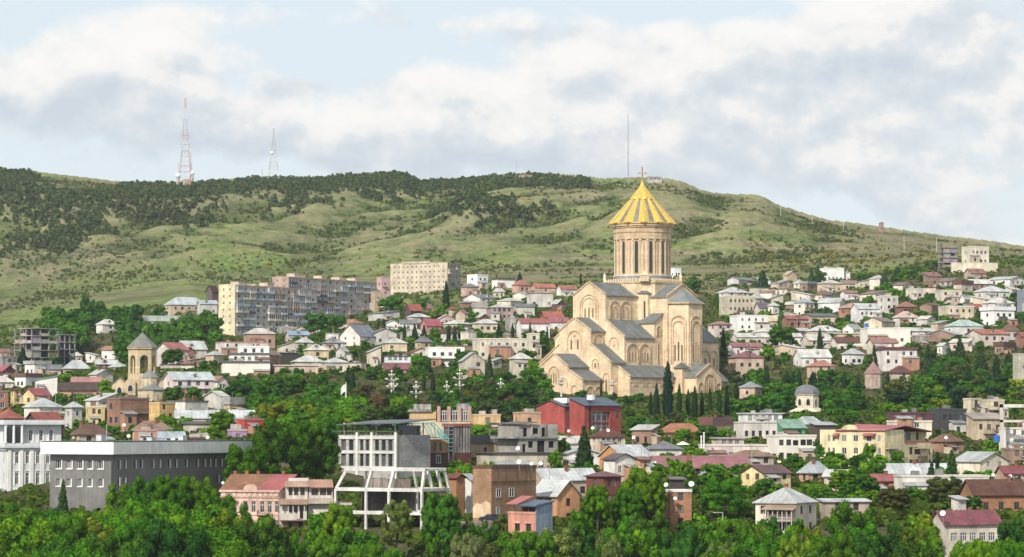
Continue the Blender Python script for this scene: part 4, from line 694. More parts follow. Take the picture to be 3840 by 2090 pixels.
        if kind in ('gx', 'h') and zr-ze > 1.5 and Wd > 8 and rs.random() < .5:
            dx = Wd*rs.uniform(.35, .65); dz = ze+(zr-ze)*.3; dy = Ld*.15-ov*.5; m = MB(); m.box(dx-.6, dx+.6, dy, dy+2, dz-.3, dz+.9); q = build(m, 'dormer', 'plaster', r, wc); m = MB(); m.face([(dx-.4, dy-.01, dz), (dx+.4, dy-.01, dz), (dx+.4, dy-.01, dz+.7), (dx-.4, dy-.01, dz+.7)]); build(m, 'dormer_pane', 'glass', r)
            m = MB(); roof_slab(m, [(dx-.8, dy-.2, dz+.85), (dx, dy-.2, dz+1.35), (dx, dy+2.4, dz+1.35), (dx-.8, dy+2.4, dz+.85)], .08); roof_slab(m, [(dx+.8, dy-.2, dz+.85), (dx, dy-.2, dz+1.35), (dx, dy+2.4, dz+1.35), (dx+.8, dy+2.4, dz+.85)], .08); build(m, 'dormer_roof', rf[0], r, hx(rf[1]))
        if kind in ('f', 'F') and rs.random() < .6:
            for q in range(rs.randint(1, 3)): bx0, by0 = rs.uniform(.1, .75)*Wd, rs.uniform(.15, .5)*Ld; m = MB(); m.box(bx0, bx0+rs.uniform(.8, 2.4), by0, by0+1.2, ze, ze+rs.uniform(.7, 1.6)); build(m, 'roof_hut', 'plaster', r, rs.choice((hx('c9c2b6'), hx('a87a64'), hx('8a8c8e'))))
        for q in range(rs.randint(0, 2)): ax = rs.uniform(.2, .8)*Wd; m = MB(); m.bar((ax, Ld*.4, ze), (ax, Ld*.4, max(zr, ze)+rs.uniform(1, 2.2)), .07); zt = max(zr, ze)+.9; m.bar((ax-.5, Ld*.4, zt), (ax+.5, Ld*.4, zt), .05); build(m, 'aerial', 'steel', r, (.35, .35, .36))
    for k in range(chim):
        cx, cy = rs.uniform(.2, .8)*Wd, rs.uniform(.35, .65)*Ld; zt = max(zr, ze)+.5
        m = MB(); m.box(cx-.3, cx+.3, cy-.3, cy+.3, ze-.2, zt); m.box(cx-.38, cx+.38, cy-.38, cy+.38, zt, zt+.12); build(m, 'chimney', 'brick', r, hx('a87058'))
    HOUSES.append((xl, xr, min(ez[0], ridge or ez[0]), ez[1], Y))
    DIM[t.name] = (Wd, Ld, ze, zr)
    return t
# ------------------------------------------------------------------ cathedral
STONE = (.765, .61, .43); STONE2 = (.62, .47, .315); ROOFC = (.155, .175, .18)
def cathedral():
    Yc = 1112; base = PZ(1485, 1085)
    T = emp('cathedral', (PX(2410, Yc), Yc, base), R(-45))
    tag(T, 'large cream stone cathedral with stepped gables and a golden conical dome', 'cathedral')
    Q = lambda a, b, h: (b, -a, h)          # a: left arm, b: right arm
    def part(mb, name, mat='stone', col=STONE, par=T): return build(mb, name, mat, par, col)
    def cornice(pts, t=.55, h=.5, name='cornice'):
        m = MB()
        for p, q in zip(pts[:-1], pts[1:]): m.bar(p, q, t, 0, h)
        part(m, name, 'stone', STONE2)
    DOWN = -6
    def gable_a(a0, a1, hw, eave, ridge, bot=DOWN, both=False):
        """nave running along the left arm from a0 (inner) to a1 (gable face)"""
        m = MB()
        for s in (1, -1):
            f = [Q(a1, s*hw, bot), Q(a0, s*hw, bot), Q(a0, s*hw, eave), Q(a1, s*hw, eave)]; m.face(f if s < 0 else f[::-1])
        m.face([Q(a1, -hw, bot), Q(a1, hw, bot), Q(a1, hw, eave), Q(a1, 0, ridge-.1), Q(a1, -hw, eave)])
        if both: m.face([Q(a0, -hw, bot), Q(a0, hw, bot), Q(a0, hw, eave), Q(a0, 0, ridge-.1), Q(a0, -hw, eave)][::-1])
        part(m, 'wall')
        s = 1 if a1 > a0 else -1
        r = MB(); o = .5
        for q in (1, -1): roof_slab(r, [Q(a0, q*(hw+o), eave-.25), Q(a1-s*.35, q*(hw+o), eave-.25), Q(a1-s*.35, 0, ridge+.12), Q(a0, 0, ridge+.12)], .3)
        part(r, 'roof', 'slate', ROOFC)
        cornice([Q(a1+s*.05, -hw-.35, eave), Q(a1+s*.05, 0, ridge+.05), Q(a1+s*.05, hw+.35, eave)])
        cornice([Q(a1, hw+.15, eave-.45), Q(a0, hw+.15, eave-.45)], .5, .55)
    def gable_b(b0, b1, hw, eave, ridge, bot=DOWN):
        m = MB()
        for s in (1, -1):
            f = [Q(s*hw, b0, bot), Q(s*hw, b1, bot), Q(s*hw, b1, eave), Q(s*hw, b0, eave)]; m.face(f if s > 0 else f[::-1])
        m.face([Q(hw, b1, bot), Q(-hw, b1, bot), Q(-hw, b1, eave), Q(0, b1, ridge-.1), Q(hw, b1, eave)])
        part(m, 'wall'); r = MB(); o = .5
        for q in (1, -1): roof_slab(r, [Q(q*(hw+o), b0, eave-.25), Q(q*(hw+o), b1-.35, eave-.25), Q(0, b1-.35, ridge+.12), Q(0, b0, ridge+.12)], .3)
        part(r, 'roof', 'slate', ROOFC)
        cornice([Q(hw+.35, b1+.05, eave), Q(0, b1+.05, ridge+.05), Q(-hw-.35, b1+.05, eave)])
        cornice([Q(hw+.15, b1, eave-.45), Q(hw+.15, b0, eave-.45)], .5, .55)
    def lean_a(a0, a1, b0, b1, top, eave, bot=DOWN):
        """aisle beside the left arm: leans from b0 (high) to b1 (eave)"""
        m = MB(); hi, lo = max(a0, a1), min(a0, a1); s = 1 if b1 > b0 else -1
        for A in (hi, lo): m.face([Q(A, b0, bot), Q(A, b1, bot), Q(A, b1, eave), Q(A, b0, top-.1)])
        m.face([Q(hi, b1, bot), Q(lo, b1, bot), Q(lo, b1, eave), Q(hi, b1, eave)])
        part(m, 'wall'); r = MB()
        roof_slab(r, [Q(lo, b0, top+.1), Q(hi-.3, b0, top+.1), Q(hi-.3, b1+s*.5, eave-.25), Q(lo, b1+s*.5, eave-.25)], .3); part(r, 'roof', 'slate', ROOFC)
        cornice([Q(hi+.05, b0, top+.05), Q(hi+.05, b1+s*.3, eave)]); cornice([Q(hi, b1+s*.15, eave-.45), Q(lo, b1+s*.15, eave-.45)], .5, .55)
    # upper cross
    gable_a(0, 29.4, 8.35, 37.5, 42.4); gable_a(0, -21, 8.35, 37.5, 42.4); gable_b(0, 20.2, 8.35, 37.3, 42.0)
    m = MB(); m.prism([Q(8.35, 0, 0)[:2], Q(8.35, -21, 0)[:2], Q(-8.35, -21, 0)[:2], Q(-8.35, 0, 0)[:2]][::-1], DOWN, 37.3); part(m, 'wall')
    # aisles and narthexes stepping down the left arm
    lean_a(13.1, 29.4, 8.3, 17.8, 28.3, 21.6); lean_a(13.1, 29.4, -8.3, -17.8, 28.3, 21.6)
    gable_a(29.3, 37.2, 8.06, 24, 29); lean_a(29.3, 37.2, 8.0, 18.25, 19.2, 12.2); lean_a(29.3, 37.2, -8.0, -18.25, 19.2, 12.2)
    gable_a(37.1, 48.3, 7.1, 10.7, 15.4); lean_a(37.1, 48.3, 7.0, 14.5, 9.7, 5.7); lean_a(37.1, 48.3, -7.0, -13.0, 9.7, 5.7)
    lean_a(-13.1, -23.6, 8.3, 17.8, 28.0, 21.0); lean_a(-13.1, -23.6, -8.3, -17.8, 28.0, 21.0)
    lean_a(33.2, 6, 17.9, 24, 11.1, 7.0); lean_a(-7.5, -21.5, 17.9, 24, 10.9, 6.0)
    # corner blocks between the arms
    for s in (1, -1):
        A, B = 13.2*s, 17.85; m = MB()
        m.prism([Q(A, 0, 0)[:2], Q(A, B, 0)[:2], Q(8.3*s, B, 0)[:2], Q(8.3*s, 0, 0)[:2]], DOWN, 27.4)
        m.face([Q(A, B, 27.4), Q(8.3*s, B, 27.4), Q(8.3*s, B, 30.8)]); part(m, 'wall'); r = MB()
        roof_slab(r, [Q(A+.5*s, 4, 27.2), Q(A+.5*s, B+.4, 27.2), Q(8.2*s, B+.4, 31.0), Q(8.2*s, 4, 31.0)], .3); part(r, 'roof', 'slate', ROOFC)
    def ngon(n, r, c=(0, 0), ph=0): return [(c[0]+r*math.cos(2*math.pi*i/n+ph), c[1]+r*math.sin(2*math.pi*i/n+ph)) for i in range(n)]
    c = Q(8.6, 8.6, 0)[:2]; m = MB(); m.prism(ngon(8, 3.4, c, math.pi/8), 20, 38.4); part(m, 'turret')
    r = MB(); r.cone(ngon(8, 4.0, c, math.pi/8), 38.4, Q(7.2, 7.2, 42.6)); part(r, 'roof', 'slate', (.21, .235, .24))
    # apse of the right arm: half hexagon
    cc = (20.0, 0); pol = [(cc[0]+7.7*math.cos(t), cc[1]+7.7*math.sin(t)) for t in [R(-90), R(-30), R(30), R(90)]]
    m = MB(); m.prism([(14, -7.7)]+pol+[(14, 7.7)], DOWN, 35.2); part(m, 'apse')
    pr = [(cc[0]+8.3*math.cos(t), cc[1]+8.3*math.sin(t)) for t in [R(-90), R(-30), R(30), R(90)]]; r = MB(); ap = (20.0, 0, 40.3)
    for i in range(3): roof_slab(r, [(*pr[i], 34.9), (*pr[i+1], 34.9), ap], .3)
    part(r, 'roof', 'slate', (.21, .235, .24))
    m = MB()
    for i in range(3): m.bar((*pr[i], 34.6), (*pr[i+1], 34.6), .5)
    part(m, 'cornice', 'stone', STONE2)
    # porch of the right arm and small stair turret
    gable_b(18, 33.4, 7.0, 7.3, 11.8)
    c = Q(6.5, 25.5, 0)[:2]; m = MB(); m.prism(ngon(4, 2.8, c, math.pi/4), DOWN, 10.3); part(m, 'turret'); r = MB(); r.cone(ngon(4, 3.6, c, math.pi/4), 10.2, (*c, 12.6)); part(r, 'roof', 'slate', ROOFC)
    # pedestal, parapet, drum
    def oct_(d, dd):
        k = dd*math.sqrt(2)-d; return [(d, -k), (d, k), (k, d), (-k, d), (-d, k), (-d, -k), (-k, -d), (k, -d)]
    m = MB(); m.prism(oct_(13.0, 14.4), 33, 42.4); part(m, 'pedestal')
    m = MB(); m.prism(oct_(13.3, 14.8), 42.4, 43.0, bot=True); part(m, 'cornice', 'stone', STONE2)
    po = oct_(12.7, 14.2); k = 0
    for i in range(8):
        a, b = Vector(po[i]), Vector(po[(i+1) % 8]); n = max(2, int((b-a).length/1.15))
        for j in range(n):
            p = a.lerp(b, (j+.5)/n); m = MB(); m.box(-.32, .32, -.2, .2, 43, 44.1); build(m, 'merlon', 'stone', T, STONE, loc=(p.x, p.y, 0), rot=(0, 0, math.atan2(b.y-a.y, b.x-a.x)))
    for (a, b, col) in ((10.2, -10.2, (.75, .72, .66)), (10.2, 10.2, STONE), (-10.2, 10.2, STONE)):
        m = MB(); c = Q(a, b, 0)[:2]; w = 2.3 if a == b else .7
        m.prism(ngon(4, w, c, 0), 42.9, 45.2 if a == b else 45.6); m.cone(ngon(4, w*1.1, c, 0), 45.2 if a == b else 45.6, (*c, 47.0)); part(m, 'pinnacle', 'stone', col)
    N = 12; f = math.pi/N
    m = MB(); m.prism(ngon(24, 11.2, (0, 0), f/2), 42.5, 45.3); part(m, 'drum_base', 'stone', (.34, .345, .34))
    m = MB(); m.prism(ngon(24, 11.35, (0, 0), f/2), 45.3, 45.75, bot=True); part(m, 'ledge', 'stone', (.72, .69, .62))
    drum = MB(); drum.prism(ngon(24, 10.35, (0, 0), f/2), 45.6, 60.0); D = part(drum, 'drum')
    m = MB(); m.prism(ngon(24, 11.0, (0, 0), f/2), 59.2, 61.8, bot=True); m.prism(ngon(24, 11.25, (0, 0), f/2), 61.8, 62.3, bot=True); m.prism(ngon(24, 11.05, (0, 0), f/2), 62.3, 63.6); m.prism(ngon(24, 11.4, (0, 0), f/2), 63.6, 64.2, bot=True)
    m.prism(ngon(24, 11.8, (0, 0), f/2), 64.2, 65.2, bot=True); part(m, 'frieze', 'stone', (.62, .47, .31))
    # windows at even steps, rotated so that four face the town as in the picture
    for i in range(N):
        ang = 2*math.pi*i/N   # four windows look towards the viewer's side
        ca, sa = math.cos(ang), math.sin(ang); rot = (0, 0, ang+math.pi/2)
        put('window', WIN_SLIT, D, (ca*10.42, sa*10.42, 46.2), rot, (1.95, 1, 12.6))
        for s in (-1, 1):                                    # paired half columns carrying the blind arcade
            a2 = ang+s*R(7.6); mm = MB(); mm.tube((0, 0, 45.7), (0, 0, 58.7), .34, .34, 8); mm.box(-.42, .42, -.42, .42, 58.5, 59.2)
            build(mm, 'column', 'stone', D, STONE, loc=(math.cos(a2)*10.45, math.sin(a2)*10.45, 0), rot=(0, 0, a2))
        a3 = ang+math.pi/N; mm = MB(); mm.box(-.22, .22, -.32, .32, 45.7, 58.4); build(mm, 'pilaster', 'stone', D, STONE2, loc=(math.cos(a3)*10.3, math.sin(a3)*10.3, 0), rot=(0, 0, a3))
    # golden cone: folded ribs with grey valleys
    G = (.74, .49, .105); dome = MB(); dome.prism(ngon(24, 12.2, (0, 0), f/2), 65.1, 65.5, bot=True); DM = part(dome, 'dome', 'gold', G)
    top, bot_, rt, rb = 75.0, 65.5, 4.5, 12.5
    pt = lambda ang, t, rr=1.0: (math.cos(ang)*(rb+(rt-rb)*t)*rr, math.sin(ang)*(rb+(rt-rb)*t)*rr, bot_+(top-bot_)*t)
    for i in range(N):
        w = 2*math.pi*i/N; rdg = w+math.pi/N; m = MB()
        m.face([pt(w-R(5.0), 0, .955), pt(w+R(5.0), 0, .955), pt(w+R(5.0), 1, .955), pt(w-R(5.0), 1, .955)])
        build(m, 'valley_panel', 'slate', DM, (.27, .265, .225))
        m = MB(); e0, e1 = w+R(5.0), w+math.pi*2/N-R(5.0)
        for (p, q) in ((e0, rdg), (rdg, e1)): m.face([pt(p, 0, .965 if p != rdg else 1.055), pt(q, 0, .965 if q != rdg else 1.055), pt(q, 1, .965 if q != rdg else 1.055), pt(p, 1, .965 if p != rdg else 1.055)])
        for p in (e0, e1): m.face([pt(p, 0, .95), pt(p, 0, .966), pt(p, 1, .966), pt(p, 1, .95)])
        m.face([pt(e0, 0, .95), pt(rdg, 0, 1.055), pt(e1, 0, .95), (*pt(rdg, 0, .9)[:2], 65.2)])
        build(m, 'gold_rib', 'gold', DM, G)
        b0 = pt(rdg, 0, 1.02); m = MB(); m.ball((b0[0], b0[1], 65.35), .38, nu=8, nv=5); build(m, 'rib_end', 'gold', DM, G)
    m = MB(); zz = [(74.85, 4.75), (75.3, 4.55), (77.8, 2.55), (80.3, .8), (80.9, .62), (81.6, .35)]
    for (z0, r0), (z1, r1) in zip(zz[:-1], zz[1:]):
        A, B = ngon(24, r0, (0, 0), 0), ngon(24, r1, (0, 0), 0)
        for i in range(24):
            j = (i+1) % 24; k0 = 1.03 if i % 2 == 0 else .97; k1 = 1.03 if j % 2 == 0 else .97
            m.face([(A[i][0]*k0, A[i][1]*k0, z0), (A[j][0]*k1, A[j][1]*k1, z0), (B[j][0]*k1, B[j][1]*k1, z1), (B[i][0]*k0, B[i][1]*k0, z1)])
    build(m, 'dome_cap', 'gold', DM, G)
    m = MB(); m.ball((0, 0, 81.7), .55); d = Vector((1, 1, 0)).normalized()     # cross faces the viewer's side
    m.bar((0, 0, 81.5), (0, 0, 87.0), .42, 0, .3); m.bar(Vector((0, 0, 84.9))-d*1.25, Vector((0, 0, 84.9))+d*1.25, .42, 0, .3)
    for p in (Vector((0, 0, 84.9))-d*1.25, Vector((0, 0, 84.9))+d*1.25, Vector((0, 0, 87.0))): m.ball(p, .34, nu=8, nv=5)
    build(m, 'cross', 'gold', DM, (.50, .32, .12))
    # windows and blind arches on the faces
    def on(face, A, u, h, off=0): return Q(A+off, u, h) if face == 'a' else Q(u, A+off, h)
    def slit(face, A, u, h, w, hh):
        if face == 'a': o = put('window', WIN_SLIT, T, Q(A+.03, u, h), (0, 0, 0), (w, 1, hh))
        else: o = put('window', WIN_SLIT, T, Q(u, A+.03, h), (0, 0, math.pi/2), (w, 1, hh))
    def arch(face, A, u, h0, rad, hs, t=.45, off=.32):
        m = MB(); n = 12; pin = [(-rad, h0)]+[(-rad*math.cos(math.pi*i/n), hs+rad*math.sin(math.pi*i/n)) for i in range(n+1)]+[(rad, h0)]
        ro = rad+t; po = [(-ro, h0)]+[(-ro*math.cos(math.pi*i/n), hs+ro*math.sin(math.pi*i/n)) for i in range(n+1)]+[(ro, h0)]
        P = lambda q, o: on(face, A, u+q[0], q[1], o)
        for i in range(len(pin)-1):
            m.face([P(pin[i], off), P(pin[i+1], off), P(po[i+1], off), P(po[i], off)]); m.face([P(po[i], off), P(po[i+1], off), P(po[i+1], 0), P(po[i], 0)]); m.face([P(pin[i], off), P(pin[i+1], off), P(pin[i+1], 0), P(pin[i], 0)])
        part(m, 'arch', 'stone', STONE2)
    def disc(face, A, u, h, r): m = MB(); m.ball(on(face, A, u, h), r, nu=10, nv=6); part(m, 'medallion', 'stone', STONE2)
    # left arm, top gable
    arch('a', 29.4, 0, 28.5, 4.3, 33.2, .5); arch('a', 29.4, 0, 28.5, 3.4, 33.0, .3)
    for u in (-2.0, 0, 2.0): slit('a', 29.4, u, 29.2, .7, 3.6)
    for u in (18.6, 24.6):
        arch('b', 8.35, u, 28.3, 2.4, 32.6, .45)
        disc('b', 8.35, u, 33.3, .5)
        for q in (-1.25, 1.25): slit('b', 8.35, u+q, 29.3, .7, 3.2)
    for u in (18.4, 25.2):
        arch('b', 17.8, u, 12.2, 2.7, 16.2, .5)
        for q in (-1.5, 0, 1.5): slit('b', 17.8, u+q, 12.9, .8, 3.4 if q == 0 else 3.1)
    slit('b', 17.85, 10.9, 12.2, .8, 7.6); slit('b', 17.85, 10.9, 22.5, .7, 2.6); arch('b', 17.85, 10.9, 22.3, .9, 25, .3)
    arch('a', 29.4, 12.6, 17.3, 2.0, 19.4, .4); disc('a', 29.4, 12.6, 18.6, .45)
    arch('a', 37.2, 0, 17.2, 3.3, 20.6, .5)
    for u in (-1.7, 1.7): slit('a', 37.2, u, 17.2, .9, 3.6)
    disc('a', 37.2, 0, 22.3, .5)
    arch('a', 37.2, 10.5, 10.0, 1.3, 12.0, .4); slit('a', 37.2, 10.5, 10.2, .8, 1.8)
    arch('a', 37.2, 16.0, -3, 1.2, 6.8, .4); slit('a', 37.2, 16.0, -2, .9, 8)
    arch('a', 48.3, 0, 4.2, 2.3, 8.2, .45)
    for u in (-1.2, 0, 1.2): slit('a', 48.3, u, 4.6, .55, 3.2 if u else 3.8)
    for u in (-5.3, 5.3): arch('a', 48.3, u, 3, 1.4, 4.8, .35)
    for u in (-10.0, 10.6): arch('a', 48.3, u, 0, 1.3, 2.2, .35)
    for u in (40.2, 44.6): arch('b', 14.5, u, -4, 1.5, 1.6, .4); slit('b', 14.5, u, -3.5, 1.0, 4.6)
    arch('b', 8.06, 33.2, 19.3, 2.2, 20.4, .45)
    for g in (30, 25.2, 20.4, 15.6, 11.0):
        for q in (-1.0, 0, 1.0): slit('b', 24, g+q, 3.4, .55, 1.7)
    m = MB(); m.bar(Q(33.2, 24.08, 4.9), Q(6, 24.08, 4.9), .2, 0, .25); part(m, 'string_course', 'stone', STONE2)
    arch('a', 33.2, 21, -5, 1.4, -2.2, .5); slit('a', 33.2, 21, -5.2, 2.2, 4.0)
    # turret slit, apse arches, right side
    o = put('window', WIN_SLIT, T, ((8.6+2.25), -(8.6+2.25), 29.2), (0, 0, math.pi/4), (.75, 1, 6.6))
    for i in range(3):
        p, q = Vector(pol[i]), Vector(pol[i+1]); mid = (p+q)/2; n = (mid-Vector(cc)).normalized(); ang = math.atan2(n.y, n.x); tx = Vector((-n.y, n.x))
        for (rad, hs, t, h0) in ((2.6, 27.0, .45, 12), (1.9, 25.8, .35, 12)):
            m = MB(); k = 12; pin = [(-rad, h0)]+[(-rad*math.cos(math.pi*j/k), hs+rad*math.sin(math.pi*j/k)) for j in range(k+1)]+[(rad, h0)]; ro = rad+t
            pou = [(-ro, h0)]+[(-ro*math.cos(math.pi*j/k), hs+ro*math.sin(math.pi*j/k)) for j in range(k+1)]+[(ro, h0)]
            P = lambda z, off: (*(mid+tx*z[0]+n*off), z[1])
            for j in range(len(pin)-1): m.face([P(pin[j], .34), P(pin[j+1], .34), P(pou[j+1], .34), P(pou[j], .34)]); m.face([P(pou[j], .34), P(pou[j+1], .34), P(pou[j+1], 0), P(pou[j], 0)]); m.face([P(pin[j], .34), P(pin[j+1], .34), P(pin[j+1], 0), P(pin[j], 0)])
            part(m, 'arch', 'stone', STONE2)
        for s, hh in ((-1.3, 6.2), (0, 7.4), (1.3, 6.2)):
            w = mid+tx*s+n*.03; put('window', WIN_SLIT, T, (w.x, w.y, 13.0), (0, 0, ang+math.pi/2), (.62, 1, hh))
    for u in (-15.6, -20.4): arch('b', 17.8, u, 10, 1.9, 15.2, .4); slit('b', 17.8, u, 11, .8, 3.6)
    arch('b', 33.4, 0, -1, 2.6, 5.2, .5)
    for u in (-1.2, 0, 1.2): slit('b', 33.4, u, 2.0, .7, 3.2 if u else 4.0)
    for u in (-5, 5): arch('b', 33.4, u, -2, 1.2, 3.4, .35)
    HOUSES.append((1985, 2735, 620, 1440, 1060))
_ws = MB()
_o = [(-.5, 0)]+[(x-.5, .9+.1*(z-.5)*2) for x, z in arch_pts(6)]+[(.5, 0)]; _i = [(x*.72, .012+z*.972) for x, z in _o]
for _k in range(len(_o)):
    _j = (_k+1) % len(_o); _ws.face([(_o[_k][0], -.16, _o[_k][1]), (_o[_j][0], -.16, _o[_j][1]), (_i[_j][0], -.16, _i[_j][1]), (_i[_k][0], -.16, _i[_k][1])]); _ws.face([(_o[_k][0], -.16, _o[_k][1]), (_o[_j][0], -.16, _o[_j][1]), (_o[_j][0], .1, _o[_j][1]), (_o[_k][0], .1, _o[_k][1])]); _ws.face([(_i[_k][0], -.16, _i[_k][1]), (_i[_j][0], -.16, _i[_j][1]), (_i[_j][0], -.02, _i[_j][1]), (_i[_k][0], -.02, _i[_k][1])])
_ws.face([(p[0], -.02, p[1]) for p in _i[::-1]], 1)
m_plain('stone_frame', .85, 0, .2, (.56, .43, .28)); m_plain('slit_glass', .25, 0, .4, (.035, .033, .034))
WIN_SLIT = _ws.mesh('slit_window', ['stone_frame', 'slit_glass'])
cathedral()
# ------------------------------------------------------------------ buildings with a shape of their own
def root(name, label, cat, xc, py, Y, yaw, dims=None, group=None):
    t = emp(name, P3(xc, py, Y), R(yaw)); tag(t, label, cat, group); return t
def pxm(d, Y): return d/F*Y
def dig(t, d=0): return min(ter(t.location.x, t.location.y), t.location.z)-t.location.z-1.0-d
def ngon(n, r, c=(0, 0), ph=0): return [(c[0]+r*math.cos(2*math.pi*i/n+ph), c[1]+r*math.sin(2*math.pi*i/n+ph)) for i in range(n)]
def reg(x0, x1, y0, y1, Y): HOUSES.append((x0, x1, y0, y1, Y))
def classical():
    Y = 620; t = root('palace', 'white classical building with pilasters and tall narrow windows behind the dark grey block', 'building', 27, 1890, Y, 28)
    k = Y/F; Wd = 150*k/math.cos(R(28)); Ld = 9; ze = 210*k; zt = 297*k; col = hx('e6e6e4'); cs = (.62, .64, .66)
    xs = [36, 72, 108]; ops = []
    for row in (1864, 1795, 1717):
        for x in xs+[143]: ops.append((x*k/math.cos(R(28))-.33+.0, (1890-row)*k-1.2, .75, 2.4))
    lo = [(Ld-1.9, (1890-r)*k-1.2, .75, 2.4) for r in (1864, 1795, 1717)]
    box_walls(t, Wd, Ld, dig(t), ze, lo, ops, 'clean', cs)
    for o in ops: put_win(t, 'r', 't', *o); m = MB(); m.box(o[0]-.3, o[0]-.05, -.12, 0, o[1]-.2, o[1]+o[3]+.35); m.box(o[0]+o[2]+.05, o[0]+o[2]+.3, -.12, 0, o[1]-.2, o[1]+o[3]+.35); m.box(o[0]-.3, o[0]+o[2]+.3, -.16, 0, o[1]+o[3]+.35, o[1]+o[3]+.6); build(m, 'window_surround', 'clean', t, (.74, .74, .72))
    for o in lo: put_win(t, 'l', 't', *o, Ld=Ld)
    for x in (.25, Wd*.3, Wd*.54, Wd*.79): m = MB(); m.box(x, x+.75, -.3, 0, 0, ze-.5); build(m, 'pilaster', 'clean', t, (.72, .72, .70))
    m = MB(); m.box(-.7, Wd+.7, -.7, Ld+.7, ze, ze+.5); m.box(-.45, Wd+.45, -.45, Ld+.45, ze+.5, ze+1.0); m.box(-.35, Wd+.35, -.35, Ld+.35, ze-.5, ze); build(m, 'cornice', 'clean', t, (.56, .58, .60))
    # attic storey with loggia
    W2 = Wd+2.2; a2 = [(x*k/math.cos(R(28)), ze+1.5, .8, 2.2) for x in (72, 108, 143)]
    box_walls(t, W2, Ld-1.5, ze+1.0, zt, [], a2, 'clean', cs, x0=.6, y0=.8)
    for o in a2: put_win(t, 'r', 't', *o, x0=.6, y0=.8); m = MB(); m.box(o[0]+.3, o[0]+.55, .66, .8, o[1]-.2, o[1]+2.6); m.box(o[0]+1.45, o[0]+1.7, .66, .8, o[1]-.2, o[1]+2.6); m.box(o[0]+.3, o[0]+1.7, .64, .8, o[1]+2.6, o[1]+2.8); build(m, 'window_surround', 'clean', t, (.74, .74, .72))
    m = MB(); m.box(-.4, 3.3, -.2, .7, ze+1.2, zt-.6); build(m, 'loggia_glass', 'glass', t)
    for x in (-.3, 1.5, 3.3): m = MB(); m.tube((x, -.35, ze+1), (x, -.35, zt), .28, .24, 10); build(m, 'column', 'clean', t, (.76, .76, .74))
    m = MB(); m.box(-1.0, W2+1.2, -.7, Ld, zt, zt+.45); m.box(-.8, W2+1.0, -.5, Ld, zt+.45, zt+1.0); build(m, 'cornice', 'clean', t, (.56, .58, .60))
    reg(-60, 200, 1590, 1880, Y)
def dark_block():
    Y = 560; t = root('office_block', 'dark grey clad office block with a broad white fascia band', 'building', 420, 1880, Y, 62); k = Y/F
    Wd = 470*k/math.cos(R(62)); Ld = 250*k/math.sin(R(62)); ze = 176*k; sl = math.sin(R(62)); sr = math.cos(R(62))
    lo = []
    for (x0, x1, y0, y1) in [(196, 223, 1725, 1758), (239, 266, 1727, 1758), (283, 310, 1727, 1758), (325, 350, 1727, 1758), (366, 393, 1727, 1758), (196, 220, 1797, 1824), (240, 262, 1797, 1824), (285, 306, 1797, 1824), (327, 347, 1797, 1824), (372, 391, 1797, 1824)]:
        lo.append((Ld-(420-x0)*k/sl, (1880-y1)*k, (x1-x0)*k/sl*.8, (y1-y0)*k))
    ro = [((x-426)*k/sr, (1880-1757)*k, .62, 1.55) for x in (447, 464, 495, 514, 549, 570, 601, 622, 655, 691, 714, 732, 749, 770, 791, 812)]
    ro += [((x-426)*k/sr, (1880-1822)*k, .62, 1.55) for x in (447, 464, 760, 785, 810)]
    box_walls(t, Wd, Ld, dig(t), ze, lo, ro, 'metal', (.26, .25, .25), d=.5)
    for o in lo:
        put_win(t, 'l', 'w', *o, Ld=Ld, d=.3); m = MB(); u = Ld-o[0]; m.box(-.12, 0, u-o[2]-.22, u+.1, o[1]-.2, o[1]); m.box(-.12, 0, u-o[2]-.22, u-o[2], o[1], o[1]+o[3]); build(m, 'reveal', 'clean', t, (.75, .75, .73))
    for o in ro: put_win(t, 'r', 'd', *o, d=.3); m = MB(); m.box(o[0]+o[2]*.55, o[0]+o[2]+.12, -.14, 0, o[1]-.1, o[1]+o[3]); build(m, 'reveal', 'clean', t, (.6, .62, .64))
    for i in range(1, int(Ld/1.05)): m = MB(); m.box(-.035, 0, i*1.05-.03, i*1.05+.03, dig(t), ze); build(m, 'cladding_rib', 'paint', t, (.20, .19, .19))
    for i in range(1, int(Wd/1.05)): m = MB(); m.box(i*1.05-.03, i*1.05+.03, -.035, 0, dig(t), ze); build(m, 'cladding_rib', 'paint', t, (.20, .19, .19))
    z1 = ze+45*k; m = MB(); m.box(-1.7, Wd+1, -1.7, Ld+1.0, ze, z1); build(m, 'fascia', 'clean', t, (.80, .80, .76))
    m = MB(); m.box(-1.6, Wd+.9, -1.6, Ld+.9, z1+.004, z1+.22); build(m, 'roof', 'paint', t, (.06, .065, .07))
    for (x, y, h) in ((5, 6, 1.3), (Wd*.4, 5, .8), (Wd*.7, 8, 1.1)): m = MB(); m.box(x, x+1.5, y, y+1.2, z1+.2, z1+h); m.box(x-.1, x+1.6, y-.1, y+1.3, z1+h, z1+h+.1); build(m, 'roof_unit', 'paint', t, (.55, .56, .56))
    m = MB(); m.bar((4, 4, z1), (4, 4, z1+3.4), .08); build(m, 'aerial', 'steel', t, (.6, .6, .6)); reg(166, 875, 1650, 1880, Y)
